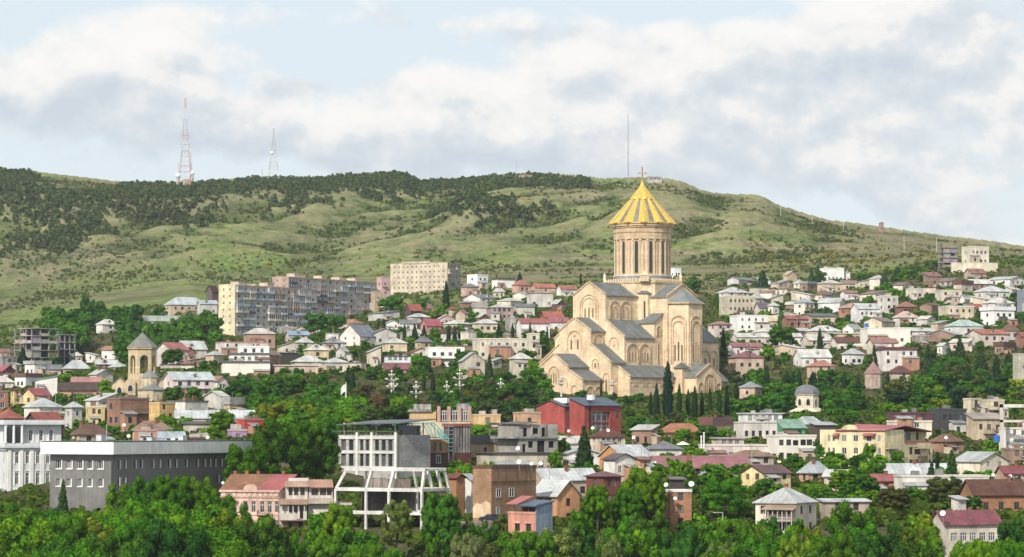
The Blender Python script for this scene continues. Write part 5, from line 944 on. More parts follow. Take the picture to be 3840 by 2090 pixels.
def frame_building():
    Y = 530; yaw = 58; t = root('unfinished_house', 'unfinished white concrete frame with slanted upper columns and dark rooms', 'building', 1583, 2010, Y, yaw); k = Y/F
    Ld = 335*k/math.sin(R(yaw)); Wd = 100*k/math.cos(R(yaw)); z = lambda py: (2010-py)*k; col = (.70, .69, .66); s = math.sin(R(yaw)); w = .46
    ys = [0, 126*k/s, 215*k/s, Ld]; zb = dig(t, 3)
    for y in ys:
        for x in (0, Wd):
            m = MB(); m.box(x-w/2, x+w/2, y-w/2, y+w/2, zb, z(1838)); build(m, 'column', 'plaster', t, col)
    inx = 1.3
    for y, y2 in zip(ys, [.35, ys[1]-.2, ys[2]-.35, Ld-1.4]):
        m = MB(); m.bar((0, y, z(1838)), (inx, y2, z(1766)), w, 0, w); build(m, 'slanted_column', 'plaster', t, col)
        m = MB(); m.bar((Wd, y, z(1838)), (Wd-inx, y2, z(1766)), w, 0, w); build(m, 'slanted_column', 'plaster', t, col)
    for x in (Wd*.36, Wd*.7): m = MB(); m.bar((x, 0, z(1838)), (x-.4*(x/Wd-.3), .8, z(1766)), w, 0, w); build(m, 'slanted_column', 'plaster', t, col)
    for (py, i0) in ((1838, 0), (1925, 0)):
        for x in (0, Wd): m = MB(); m.box(x-w*.4, x+w*.4, 0, Ld, z(py)-.32, z(py)+.32); build(m, 'beam', 'plaster', t, col)
        for y in ys: m = MB(); m.box(0, Wd, y-w*.38, y+w*.38, z(py)-.28, z(py)+.28); build(m, 'beam', 'plaster', t, col)
    m = MB(); m.box(inx-.3, inx+.3, 0, Ld-1.2, z(1766)-.1, z(1766)+.45); m.box(Wd-inx-.3, Wd-inx+.3, 0, Ld-1.2, z(1766)-.1, z(1766)+.45); build(m, 'beam', 'plaster', t, col)
    for y in (.35, Ld-1.4): m = MB(); m.box(inx, Wd-inx, y-.24, y+.24, z(1766)-.05, z(1766)+.4); build(m, 'beam', 'plaster', t, col)
    m = MB(); m.box(.3, Wd-.3, ys[1]+.3, Ld-.3, z(1838)-.26, z(1838)-.1); build(m, 'floor_slab', 'raw', t, (.4, .39, .37))
    m = MB(); m.box(.3, Wd-.3, .3, Ld-.3, z(1925)-.2, z(1925)-.05); build(m, 'floor_slab', 'raw', t, (.4, .39, .37))
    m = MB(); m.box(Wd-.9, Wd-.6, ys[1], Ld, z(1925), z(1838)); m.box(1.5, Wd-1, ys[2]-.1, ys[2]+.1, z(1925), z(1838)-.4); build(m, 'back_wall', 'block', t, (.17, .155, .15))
    m = MB(); m.box(Wd-2.2, Wd-1.9, ys[1], Ld-1, z(1838), z(1800)); build(m, 'parapet', 'raw', t, (.30, .25, .22))
    reg(1250, 1680, 1766, 1930, Y)
def post_building():
    Y = 640; yaw = 52; t = root('concrete_block', 'grey concrete block with white pillars, dark windows and a pergola on its roof terrace', 'building', 1488, 1790, Y, yaw); k = Y/F
    Ld = 258*k/math.sin(R(yaw)); Wd = 122*k/math.cos(R(yaw)); z = lambda py: (1790-py)*k; s = math.sin(R(yaw)); ops = []
    cx = [0, 105, 163, 256]; rows = [(1690, 1650), (1750, 1703)]
    for a, b in zip(cx[:-1], cx[1:]):
        n = 3 if b-a > 60 else 2
        for i in range(n):
            for (p, q) in rows: ops.append(((a+10+(b-a-14)*i/n)*k/s, z(p), (b-a-14)/n*.62*k/s, (p-q)*k))
    box_walls(t, Wd, Ld, dig(t), z(1632), ops, [], 'block', (.42, .42, .41), d=.5)
    for o in ops: put_win(t, 'l', 'G', *o, Ld=Ld, d=.4)
    for c in cx: m = MB(); y = Ld-c*k/s; m.box(-.3, .05, y-.3, y+.3, dig(t), z(1622)); build(m, 'column', 'clean', t, (.68, .67, .62))
    for py in (1642, 1697, 1754): m = MB(); m.box(-.22, .0, 0, Ld, z(py)-.28, z(py)+.28); build(m, 'beam', 'clean', t, (.56, .56, .55))
    for i in range(26): y = Ld*i/25; m = MB(); m.box(-.12, -.04, y-.04, y+.04, z(1632), z(1618)); build(m, 'railing_post', 'paint', t, (.14, .15, .16))
    m = MB(); m.box(-.1, -.05, 0, Ld, z(1619), z(1617)); build(m, 'rail', 'paint', t, (.14, .15, .16))
    for y in (1.2, Ld*.35, Ld*.68, Ld-3): 
        for x in (1.0, Wd-1): m = MB(); m.bar((x, y, z(1632)), (x, y, z(1585)), .22); build(m, 'pergola_post', 'clean', t, (.6, .6, .58))
    m = MB(); roof_slab(m, [(-.6, Ld-2, z(1592)), (-.6, -1.5, z(1586)), (Wd+.5, -1.5, z(1570)), (Wd+.5, Ld-2, z(1576))], .2); build(m, 'canopy', 'sheet', t, (.10, .11, .125))
    m = MB(); m.box(3, Wd-1, 2, Ld*.55, z(1632), z(1596)); build(m, 'roof_room', 'glass', t)
    rg = np.random.default_rng(3)
    for i in range(9):
        m = MB(); y = .8+i*(Ld-4)/9; mb2 = MB(); mb2.box(.6, 1.2, y-.5, y+.5, z(1632), z(1627)); pl = build(mb2, 'planter', 'paint', t, (.2, .12, .08))
        for j in range(60): c = Vector((.9, y, z(1622)))+Vector(rg.normal(0, 1, 3))*Vector((.45, .6, .55)).length*.55; a = Vector(rg.normal(0, 1, 3)).normalized()*.25; b = Vector(rg.normal(0, 1, 3)).normalized()*.25; m.face([c-a, c+b, c+a, c-b])
        put('foliage', m.mesh('foliage', ['leaf']), pl, color=(.07, .14, .015))
    reg(1228, 1610, 1570, 1760, Y)
def truss_annex():
    Y = 655; t = root('truss_annex', 'narrow annex with turquoise steel roof trusses over a tan wall', 'building', 1612, 1790, Y, 8); k = Y/F; z = lambda py: (1790-py)*k; Wd = 70*k
    m = MB(); m.box(0, Wd, 0, 8, dig(t), z(1698)); build(m, 'lower_wall', 'sheet', t, (.10, .03, .035))
    ops = [(.9, z(1692), .5, 2.0), (2.2, z(1692), .5, 2.0)]
    box_walls(t, Wd, 8, z(1698), z(1648), [], ops, 'plaster', hx('b98f62'))
    for o in ops: put_win(t, 'r', 'd', *o)
    put_win(t, 'r', 'w', 1.4, z(1738), 1.1, 1.9, d=-.08)
    c = (.06, .36, .36); a, b = -14.0, Wd
    for (y, nm) in ((-.15, 'truss'), (7.5, 'truss')):
        m = MB(); m.bar((a, y, z(1624)), (b, y, z(1645)), .2); m.bar((a, y, z(1590)), (b-3.2, y, z(1588)), .2); m.bar((b-3.2, y, z(1588)), (b, y, z(1645)), .22); m.bar((b, y, z(1645)), (b, y, z(1700)), .18)
        n = 9
        for i in range(n):
            x0, x1 = a+(b-3.2-a)*i/n, a+(b-3.2-a)*(i+1)/n; zt = lambda x: z(1590)+(z(1588)-z(1590))*(x-a)/(b-a); zl = lambda x: z(1624)+(z(1645)-z(1624))*(x-a)/(b-a)
            m.bar((x0, y, zl(x0)), (x1, y, zt(x1)), .14) if i % 2 else m.bar((x0, y, zt(x0)), (x1, y, zl(x1)), .14)
        for i in range(4): x = b-3.2+i*.8; m.bar((x, y, z(1588+i*14)), (x+.4, y, z(1642)), .12)
        build(m, nm, 'paint', t, c)
    for x in np.linspace(a, b-3.2, 4): m = MB(); m.bar((x, -.2, z(1589)), (x, 7.6, z(1589)), .12); build(m, 'purlin', 'paint', t, c)
    reg(1500, 1683, 1588, 1760, Y)
def raw_tower():
    Y = 670; t = root('lift_tower', 'raw grey concrete tower with vertical ribs, maroon foot and red cap', 'building', 1702, 1790, Y, 24); k = Y/F; z = lambda py: (1790-py)*k; Wd = 64*k/math.cos(R(24)); Ld = 6
    m = MB(); m.box(0, Wd, 0, Ld, z(1698), z(1600)); build(m, 'shaft', 'raw', t, (.22, .215, .205))
    for x in np.linspace(.4, Wd-.4, 6): m = MB(); m.box(x-.16, x+.16, -.2, 0, z(1698), z(1602)); build(m, 'rib', 'raw', t, (.30, .29, .275))
    m = MB(); m.box(-.1, Wd+.1, -.1, Ld+.1, dig(t), z(1698)); build(m, 'foot', 'sheet', t, (.115, .03, .03))
    m = MB(); m.box(-.3, Wd+.4, -.4, Ld+.3, z(1600), z(1589)); build(m, 'cap', 'tile', t, (.38, .14, .12))
    for i in range(7): py = 1600+i*15; m = MB(); m.box(-1.3, -.2, -.2, 2.2, z(py)-.1, z(py)+.1); build(m, 'landing', 'steel', t, (.3, .3, .32))
    for x in (-1.3, -.2): m = MB(); m.bar((x, -.1, z(1755)), (x, -.1, z(1590)), .14); build(m, 'stair_post', 'steel', t, (.3, .3, .32))
    reg(1681, 1765, 1589, 1760, Y)
def roof_terrace():
    Y = 700; t = root('terrace_house', 'flat roofed house with pinkish pillars and glazed bays above the turquoise trusses', 'house', 1540, 1790, Y, 4); k = Y/F; z = lambda py: (1790-py)*k
    W1 = 225*k; m = MB(); m.box(0, W1, 0, 11, dig(t), z(1582)); build(m, 'wall', 'plaster', t, hx('d9c5a8'))
    m = MB(); m.box(0, 96*k, .3, 9, z(1582), z(1545)); build(m, 'upper_wall', 'plaster', t, hx('e3bf85'))
    m = MB(); m.box(-.4, 80*k, -.2, 9.4, z(1545), z(1536)); build(m, 'roof_slab', 'raw', t, (.36, .33, .3))
    for x in (100, 138, 178, 216): m = MB(); m.box(x*k, x*k+.75, -.1, .7, z(1582), z(1524)); build(m, 'pillar', 'plaster', t, hx('d4a894'))
    for x0, x1 in ((112, 137), (150, 177), (190, 215)): put('window', WIN['g'], t, (x0*k, .5, z(1578)), (0, 0, 0), ((x1-x0)*k, 1, 36*k))
    m = MB(); m.box(100*k, W1, .7, 9, z(1582), z(1538)); build(m, 'back_wall', 'plaster', t, hx('9a928c'))
    m = MB(); m.box(178*k, 222*k, 1, 8, z(1538), z(1514)); build(m, 'roof_room', 'raw', t, (.36, .37, .38))
    m = MB(); m.box(15*k, 78*k, 2, 8, z(1536), z(1516)); build(m, 'roof_room', 'raw', t, (.45, .44, .42)); reg(1535, 1765, 1512, 1600, Y)
def grey_shell():
    Y = 680; yaw = 28; t = root('block_house', 'unfinished house of bare grey concrete blocks with empty window openings', 'house', 1945, 1760, Y, yaw); k = Y/F; z = lambda py: (1760-py)*k
    Wd = 148*k/math.cos(R(yaw)); Ld = 79*k/math.sin(R(yaw)); c = math.cos(R(yaw)); col = (.36, .355, .33)
    up = [(18*k/c, z(1640), 15*k/c, 34*k), (55*k/c, z(1628), 20*k/c, 22*k), (88*k/c, z(1640), 14*k/c, 36*k)]; dn = [(14*k/c, z(1698), 12*k/c, 32*k), (36*k/c, z(1680), 18*k/c, 24*k), (70*k/c, z(1697), 28*k/c, 44*k), (113*k/c, z(1680), 20*k/c, 24*k)]
    lu = [(Ld*.1, z(1640), Ld*.22, 34*k)] if False else []
    box_walls(t, Wd, Ld, z(1700), z(1645), [], dn, 'block', col, d=.3); box_walls(t, Wd, Ld-.2, z(1638), z(1592), [], up, 'block', col, d=.3, y0=.15)
    for o in dn: put_win(t, 'r', 'o', *o, d=.5)
    for o in up: put_win(t, 'r', 'o', *o, d=.6)
    m = MB(); m.box(-1.9, Wd+.15, -.5, Ld+.2, z(1645)+.01, z(1638)-.01); build(m, 'floor_slab', 'raw', t, (.46, .45, .42))
    for x in (46*k/c, 100*k/c): m = MB(); m.box(x, x+.35, -.1, .13, z(1638), z(1590)); build(m, 'pier', 'raw', t, (.5, .47, .4)); 
    m = MB(); roof_slab(m, [(-.5, -.6, z(1590)), (Wd*.45, -.6, z(1583)), (Wd*.45, Ld, z(1580)), (-.5, Ld, z(1588))], .15); build(m, 'roof', 'sheet', t, (.10, .09, .09))
    m = MB(); m.box(-.6, Wd, -.8, Ld, dig(t), z(1700)-.01); build(m, 'lower_wall', 'block', t, (.42, .41, .38)); reg(1860, 2095, 1585, 1700, Y)
def red_building():
    Y = 800; yaw = 45; k = Y/F; t = root('red_building', 'large red brick building with dark blue roof and tall glazed bay below the cathedral', 'building', 2191, 1660, Y, yaw); z = lambda py: (1660-py)*k
    c, s = math.cos(R(yaw)), math.sin(R(yaw)); Wd = 142*k/c; Ld = 54*k/s; col = (.42, .105, .095)
    m = MB()
    gl = (30*k/c, z(1628), 70*k/c, 84*k)
    box_walls(t, Wd, Ld, dig(t), z(1520), [], [gl], 'brick', col, d=1.2)
    roof(t, 'gy' if False else 'sy', Wd, Ld, z(1520), z(1489), 'metal', (.045, .075, .12), .5, wallmat='brick', wallcol=col)
    put('glazed_bay', WIN['g'], t, (gl[0], 1.1, gl[1]), (0, 0, 0), (gl[2], 1, gl[3]*.52)); put('glazed_bay', WIN['g'], t, (gl[0], 1.1, gl[1]+gl[3]*.56), (0, 0, 0), (gl[2], 1, gl[3]*.44))
    m = MB(); m.box(gl[0], gl[0]+gl[2], .5, 1.15, gl[1]+gl[3]*.5, gl[1]+gl[3]*.56); build(m, 'spandrel', 'brick', t, col)
    put_win(t, 'r', 'b', Wd-2.2, z(1565), 1.1, 1.9, d=-.06)
    m = MB(); m.box(18*k/c, 26*k/c, -.02, .02, z(1650), z(1525)); build(m, 'gap_shade_strip', 'near_black', t)  # flat black strip on the wall paints the shade of a gap
    # left wing
    x0, y0 = -1.0, Ld+1.0; L2 = 114*k/s*.92; W2 = Wd*.8
    box_walls(t, W2, L2, dig(t), z(1524), [], [], 'brick', col, x0=x0, y0=y0)
    roof(t, 'gx', W2, L2, z(1524), z(1500), 'metal', (.045, .075, .12), .4, x0=x0, y0=y0, wallmat='brick', wallcol=col)
    m = MB(); m.box(.6, W2, Ld, Ld+1.0, dig(t), z(1515)); build(m, 'link', 'glass', t)
    m = MB(); m.box(1, 5, Ld+2, Ld+7, z(1512), z(1492)); build(m, 'roof_unit', 'clean', t, (.7, .7, .7)); m = MB(); m.tube((5, Ld*.4, z(1500)), (5, Ld*.4, z(1481)), 1.2, 1.2, 10); build(m, 'tank', 'clean', t, (.66, .67, .68))
    reg(2021, 2333, 1489, 1640, Y)
def pink_house():
    Y = 545; k = Y/F; t = root('pink_house', 'two storey pink house with brown tile roof, small pediment and bow balcony', 'house', 1050, 2004, Y, 74); s = math.sin(R(74)); z = lambda py: (2004-py)*k
    Ld = 226*k/s; Wd = 9.5; col = hx('e8bfae')
    ops = [(Ld-(1050-x)*k/s-.4, z(1921), .85, 2.0) for x in (919, 950, 983, 1012, 1040)] + [(Ld-(1050-x)*k/s-.4, z(1986), .8, 1.75) for x in (905, 940, 981, 1010, 1037)]
    box_walls(t, Wd, Ld, dig(t), z(1846), ops, [], 'plaster', col)
    for o in ops: put_win(t, 'l', 't', *o, Ld=Ld); m = MB(); u = Ld-o[0]; m.box(-.1, 0, u-o[2]-.15, u+.15, o[1]+o[3]+.1, o[1]+o[3]+.3); build(m, 'lintel', 'plaster', t, hx('f0d0c2'))
    m = MB(); m.box(-.35, 0, -.1, Ld+.2, z(1846), z(1838)); m.box(-.2, 0, -.1, Ld+.1, z(1866), z(1863)); m.box(-.15, 0, -.1, Ld+.1, z(1932), z(1928)); build(m, 'cornice', 'plaster', t, hx('e9c0ae'))
    m = MB(); yp = Ld-(954-838)*k/s; n = 10; P = [(-.3, yp+1.4*math.cos(math.pi*i/n), z(1838)+1.1*math.sin(math.pi*i/n)) for i in range(n+1)]; Qp = [(0., p[1], p[2]) for p in P]
    m.face(P); m.face(Qp[::-1])
    for i in range(n): m.face([P[i], P[i+1], Qp[i+1], Qp[i]])
    build(m, 'pediment', 'plaster', t, hx('e9c0ae'))
    for i in range(11): y = .6+i*(Ld-1.2)/10; m = MB(); m.box(-.12, 0, y-.35, y+.35, z(1860), z(1850)); build(m, 'dentil', 'plaster', t, hx('f0d0c2'))
    m = MB(); roof_slab(m, [(-.3, Ld*.42, z(1841)), (-.3, Ld+.3, z(1841)), (Wd*.62, Ld+.3, z(1780)), (Wd*.62, Ld*.3, z(1780))], .15); build(m, 'tile_roof', 'tile', t, (.24, .13, .085))
    m = MB(); roof_slab(m, [(-.3, -.2, z(1841)), (-.3, Ld*.42, z(1841)), (Wd*.62, Ld*.3, z(1780)), (Wd*.62, -1.4, z(1780))], .15); build(m, 'metal_roof', 'metal', t, (.38, .10, .10))
    for y in (Ld*.95, Ld*.75, Ld*.55, Ld*.12): m = MB(); m.box(Wd*.6, Wd*.6+.6, y-.3, y+.3, z(1795), z(1768)); build(m, 'chimney', 'brick', t, hx('a5674c'))
    yb = Ld-(1005-838)*k/s; m = MB(); n = 10; P = [(-.9*math.sin(math.pi*i/n), yb+1.3*math.cos(math.pi*i/n)) for i in range(n+1)]
    for i in range(n): m.face([(*P[i], z(1934)), (*P[i+1], z(1934)), (*P[i+1], z(1931)), (*P[i], z(1931))]); m.bar((*P[i], z(1932)), (*P[i], z(1912)), .05); m.bar((*P[i], z(1912)), (*P[i+1], z(1912)), .05)
    m.face([(*p, z(1931)) for p in P]); m.face([(*p, z(1934)) for p in P[::-1]]); build(m, 'balcony', 'steel', t, (.12, .11, .1))
    m = MB(); m.tube((-.1, .12, 0), (-.1, .12, z(1846)), .07, .07, 6); build(m, 'downpipe', 'steel', t, (.3, .25, .22)); reg(838, 1050, 1778, 2000, Y)
def balcony_house():
    Y = 540; k = Y/F; t = root('balcony_house', 'cream house of stacked glazed galleries with rusty tin roofs beside the pink house', 'house', 1052, 2004, Y, 6); z = lambda py: (2004-py)*k; Wd = 198*k
    gops = [(32*k, z(1992), 15*k, 40*k), (70*k, z(1992), 15*k, 40*k)]
    box_walls(t, Wd, 9, dig(t), z(1948), [], gops, 'plaster', hx('e2b9a6')); 
    for o in gops: put_win(t, 'r', 'b', *o, name='door')
    for x in (107, 144): put_win(t, 'r', 'a', x*k, z(1995), 17*k, 30*k, name='window')
    u2 = [(34*k, z(1922), 12*k, 28*k), (52*k, z(1922), 14*k, 28*k), (74*k, z(1944), 13*k, 48*k)]
    box_walls(t, 100*k, 8.8, z(1948)-.05, z(1888), [], u2, 'plaster', hx('e6ddd0'), x0=0, y0=-.7)
    for o in u2: put_win(t, 'r', 'b', *o, y0=-.7)
    m = MB(); m.box(-.1, 100*k, -1.7, -.7, z(1952), z(1948)); build(m, 'balcony_floor', 'wood', t, (.2, .13, .1))
    m = MB(); m.box(-.1, 62*k, -1.7, -1.62, z(1948), z(1926)); build(m, 'balcony_front', 'plaster', t, hx('e4dccf'))
    for x in (6, 30, 48, 68, 90): m = MB(); m.bar((x*k, -1.62, z(1948)), (x*k, -1.62, z(1886)), .13); build(m, 'post', 'wood', t, (.55, .53, .5))
    r2 = [(112*k, z(1926), 24*k, 32*k), (140*k, z(1926), 24*k, 32*k)]; box_walls(t, 90*k, 8.5, z(1948)-.04, z(1885), [], r2, 'plaster', hx('e8e0d4'), x0=106*k, y0=-.3)
    for o in [(8*k, z(1926), 24*k, 32*k), (38*k, z(1926), 24*k, 32*k)]: put_win(t, 'r', 'g', *o, x0=106*k, y0=-.38)
    for x in (10, 24, 40, 54): m = MB(); n = 12; c = (106*k+x*k, -.42, z(1938)); m.tube((c[0], -.45, c[2]), (c[0], -.36, c[2]), .22, .22, 12); build(m, 'rosette', 'paint', t, (.12, .12, .12))
    def tin(x0, x1, y0, y1, za, zb_, col): m = MB(); roof_slab(m, [(x0*k, y0, z(za)), (x1*k, y0, z(za)), (x1*k, y1, z(zb_)), (x0*k, y1, z(zb_))], .12); build(m, 'tin_roof', 'metal', t, col)
    tin(-6, 104, -2.0, 1.0, 1889, 1870, (.34, .22, .165)); tin(104, 200, -1.4, 1.0, 1886, 1868, (.42, .36, .31))
    u3 = [(34*k, z(1858), 16*k, 34*k), (55*k, z(1858), 16*k, 34*k)]; box_walls(t, 80*k, 6, z(1878), z(1822), [], [(9*k+o[0]-0, o[1], o[2], o[3]) for o in [(0, z(1858), 14*k, 33*k), (20*k, z(1858), 16*k, 33*k), (44*k, z(1858), 16*k, 33*k)]], 'plaster', hx('ece5da'), x0=24*k, y0=.7)
    for o in [(9*k, z(1858), 14*k, 33*k), (29*k, z(1858), 16*k, 33*k), (53*k, z(1858), 16*k, 33*k)]: put_win(t, 'r', 'b', *o, x0=24*k, y0=.7)
    r3 = [(10*k, z(1858), 26*k, 26*k), (42*k, z(1858), 24*k, 26*k), (68*k, z(1858), 18*k, 26*k)]; box_walls(t, 90*k, 6, z(1878), z(1822), [], r3, 'plaster', hx('ece5da'), x0=108*k, y0=.9)
    for o in r3: put_win(t, 'r', 'b', *o, x0=108*k, y0=.9)
    tin(20, 110, -.2, 4, 1824, 1806, (.40, .25, .18)); tin(104, 200, 0, 5, 1826, 1800, (.42, .21, .14))
    m = MB(); m.box(36*k, 110*k, 4.2, 7, z(1824), z(1795)); build(m, 'attic_wall', 'plaster', t, hx('efe8db')); reg(1050, 1250, 1800, 2000, Y)
def bell_tower():
    Y = 980; k = Y/F; t = root('bell_tower', 'cream stone bell tower with open arches and grey pyramid roof', 'tower', 530, 1500, Y, 0); z = lambda py: (1500-py)*k; rr = 53*k; col = (.60, .49, .33)
    m = MB(); m.prism(ngon(8, rr*1.02, (0, 3), R(10)), dig(t), z(1402)); build(m, 'base', 'stone', t, col)
    P = ngon(6, rr, (0, 3), R(15))
    for i in range(6):
        a, b = Vector(P[i]), Vector(P[(i+1) % 6]); L_ = (b-a).length; d = (b-a)/L_; nrm = Vector((d.y, -d.x)); w = L_*.58; m = MB(); n = 10; zs, z0, z1 = z(1348), z(1402), z(1306); th = -.6
        pin = [(-w/2, z0)]+[(-w/2*math.cos(math.pi*j/n), zs+w/2*math.sin(math.pi*j/n)) for j in range(n+1)]+[(w/2, z0)]
        mid = (a+b)/2; Pt = lambda q, o: (*(mid+d*q[0]+nrm*o), q[1])
        for o, fl in ((0, 1), (th, -1)):
            hl = L_/2 if o == 0 else L_/2-.3
            m.face([Pt((-hl, z0), o), Pt((-w/2, z0), o), Pt(pin[1], o), Pt((-w/2, z1), o), Pt((-hl, z1), o)]); m.face([Pt((w/2, z0), o), Pt((hl, z0), o), Pt((hl, z1), o), Pt((w/2, z1), o), Pt(pin[-2], o)])
            for j in range(1, len(pin)-2): m.face([Pt(pin[j], o), Pt(pin[j+1], o), Pt((pin[j+1][0], z1), o), Pt((pin[j][0], z1), o)])
        for j in range(len(pin)-1): m.face([Pt(pin[j], 0), Pt(pin[j+1], 0), Pt(pin[j+1], th), Pt(pin[j], th)])
        build(m, 'arch', 'stone', t, col)
    m = MB(); m.prism(ngon(6, rr*1.1, (0, 3), R(15)), z(1310), z(1303), bot=True); build(m, 'cornice', 'stone', t, (.52, .42, .28))
    m = MB(); m.cone(ngon(6, rr*1.13, (0, 3), R(15)), z(1303), (0, 3, z(1245))); build(m, 'roof', 'slate', t, (.26, .27, .25))
    m = MB(); m.bar((0, 3, z(1247)), (0, 3, z(1228)), .14); m.bar((-.55, 3, z(1236)), (.55, 3, z(1236)), .14); build(m, 'cross', 'steel', t, (.3, .25, .15))
    m = MB(); m.tube((0, 3, z(1372)), (0, 3, z(1352)), .75, .35, 10); m.bar((0, 3, z(1352)), (0, 3, z(1340)), .08); build(m, 'bell', 'steel', t, (.12, .10, .07))
    # porch arms around the foot
    for (x0, x1, za, zr_, y0, nm) in ((-108*k, -52*k, 1442, 1418, -1, 'porch'), (58*k, 102*k, 1445, 1417, 0, 'porch')):
        m = MB(); xm = (x0+x1)/2; m.box(x0, x1, y0, y0+6, dig(t), z(za)); m.face([(x0, y0, z(za)), (x1, y0, z(za)), (xm, y0, z(zr_))]); build(m, nm, 'stone', t, col)
        r = MB(); roof_slab(r, [(x0-.3, y0-.3, z(za)-.1), (xm, y0-.3, z(zr_)+.1), (xm, y0+6, z(zr_)+.1), (x0-.3, y0+6, z(za)-.1)]); roof_slab(r, [(x1+.3, y0-.3, z(za)-.1), (xm, y0-.3, z(zr_)+.1), (xm, y0+6, z(zr_)+.1), (x1+.3, y0+6, z(za)-.1)]); build(r, 'porch_roof', 'slate', t, (.26, .27, .25))
        put('opening', WIN['a'], t, (xm-1.0, y0-.03, z(1490)), (0, 0, 0), (2.0, 1, 3.6))
    m = MB(); m.box(-55*k, -18*k, -2.4, 3, dig(t), z(1432)); m.face([(-55*k, -2.4, z(1432)), (-18*k, -2.4, z(1432)), (-36*k, -2.4, z(1408))]); build(m, 'gable_porch', 'stone', t, col); put('opening', WIN['a'], t, (-48*k, -2.46, z(1470)), (0, 0, 0), (2.0, 1, 2.4))
    reg(425, 635, 1245, 1540, Y)
def chapel(name, label, xc, base, Y, n, rpx, body_top, roof_top, col, rcol, skirt=None, dome=False, ph=0, win='d', crosscol=(.5, .35, .1)):
    k = Y/F; t = root(name, label, 'chapel', xc, base, Y, 0); z = lambda py: (base-py)*k; r = rpx*k
    m = MB(); m.prism(ngon(n, r, (0, r), ph), dig(t), z(body_top)); build(m, 'wall', 'stone', t, col)
    m = MB(); m.prism(ngon(n, r*1.07, (0, r), ph), z(body_top)-.25, z(body_top)+.1, bot=True); build(m, 'cornice', 'stone', t, tuple(c*.9 for c in col))
    if dome:
        m = MB(); hh = z(roof_top)-z(body_top); nn = max(n, 8)
        for i in range(nn):
            for j in range(8):
                f = lambda a, b: (r*1.08*math.cos(math.pi/2*b/8)*math.cos(2*math.pi*a/nn+ph), r+r*1.08*math.cos(math.pi/2*b/8)*math.sin(2*math.pi*a/nn+ph), z(body_top)+hh*math.sin(math.pi/2*b/8))
                m.face([f(i, j), f(i+1, j), f(i+1, j+1), f(i, j+1)])
        build(m, 'dome', 'slate', t, rcol)
    else: m = MB(); m.cone(ngon(n, r*1.12, (0, r), ph), z(body_top), (0, r, z(roof_top))); build(m, 'roof', 'slate', t, rcol)
    zt = z(roof_top); m = MB(); m.bar((0, r, zt-.2), (0, r, zt+2.0), .2); m.bar((-.65, r, zt+1.3), (.65, r, zt+1.3), .2); build(m, 'cross', 'gold', t, crosscol)
    P = ngon(n, r, (0, r), ph); ztop = z(body_top)
    for i in range(n):
        a, b = Vector(P[i]), Vector(P[(i+1) % n]); mid = (a+b)/2; nr = (mid-Vector((0, r))).normalized()
        if nr.y > .3: continue
        w = (b-a).length*(.5 if win == 'd' else .16); h = ztop*(.42 if win == 'd' else .55); d = (b-a).normalized()
        if d.cross(nr) if False else (Vector((d.x, d.y, 0)).cross(Vector((nr.x, nr.y, 0))).z > 0): d = -d
        ang = math.atan2(nr.y, nr.x)+math.pi/2; dx = Vector((math.cos(ang), math.sin(ang)))
        p = mid-dx*w/2+nr*.02; put('window', WIN['a'], t, (p.x, p.y, ztop*.35), (0, 0, ang), (w, 1, h))
    if skirt:
        m = MB(); R2 = skirt[0]*k; m.cone(ngon(8, R2, (0, r), R(22)), z(skirt[1]), (0, r, z(skirt[2]))); build(m, 'lower_roof', 'stone', t, skirt[3]); m = MB(); m.prism(ngon(8, R2*.95, (0, r), R(22)), dig(t), z(skirt[1])); build(m, 'lower_wall', 'stone', t, col)
    reg(xc-rpx, xc+rpx, roof_top, base+60, Y)
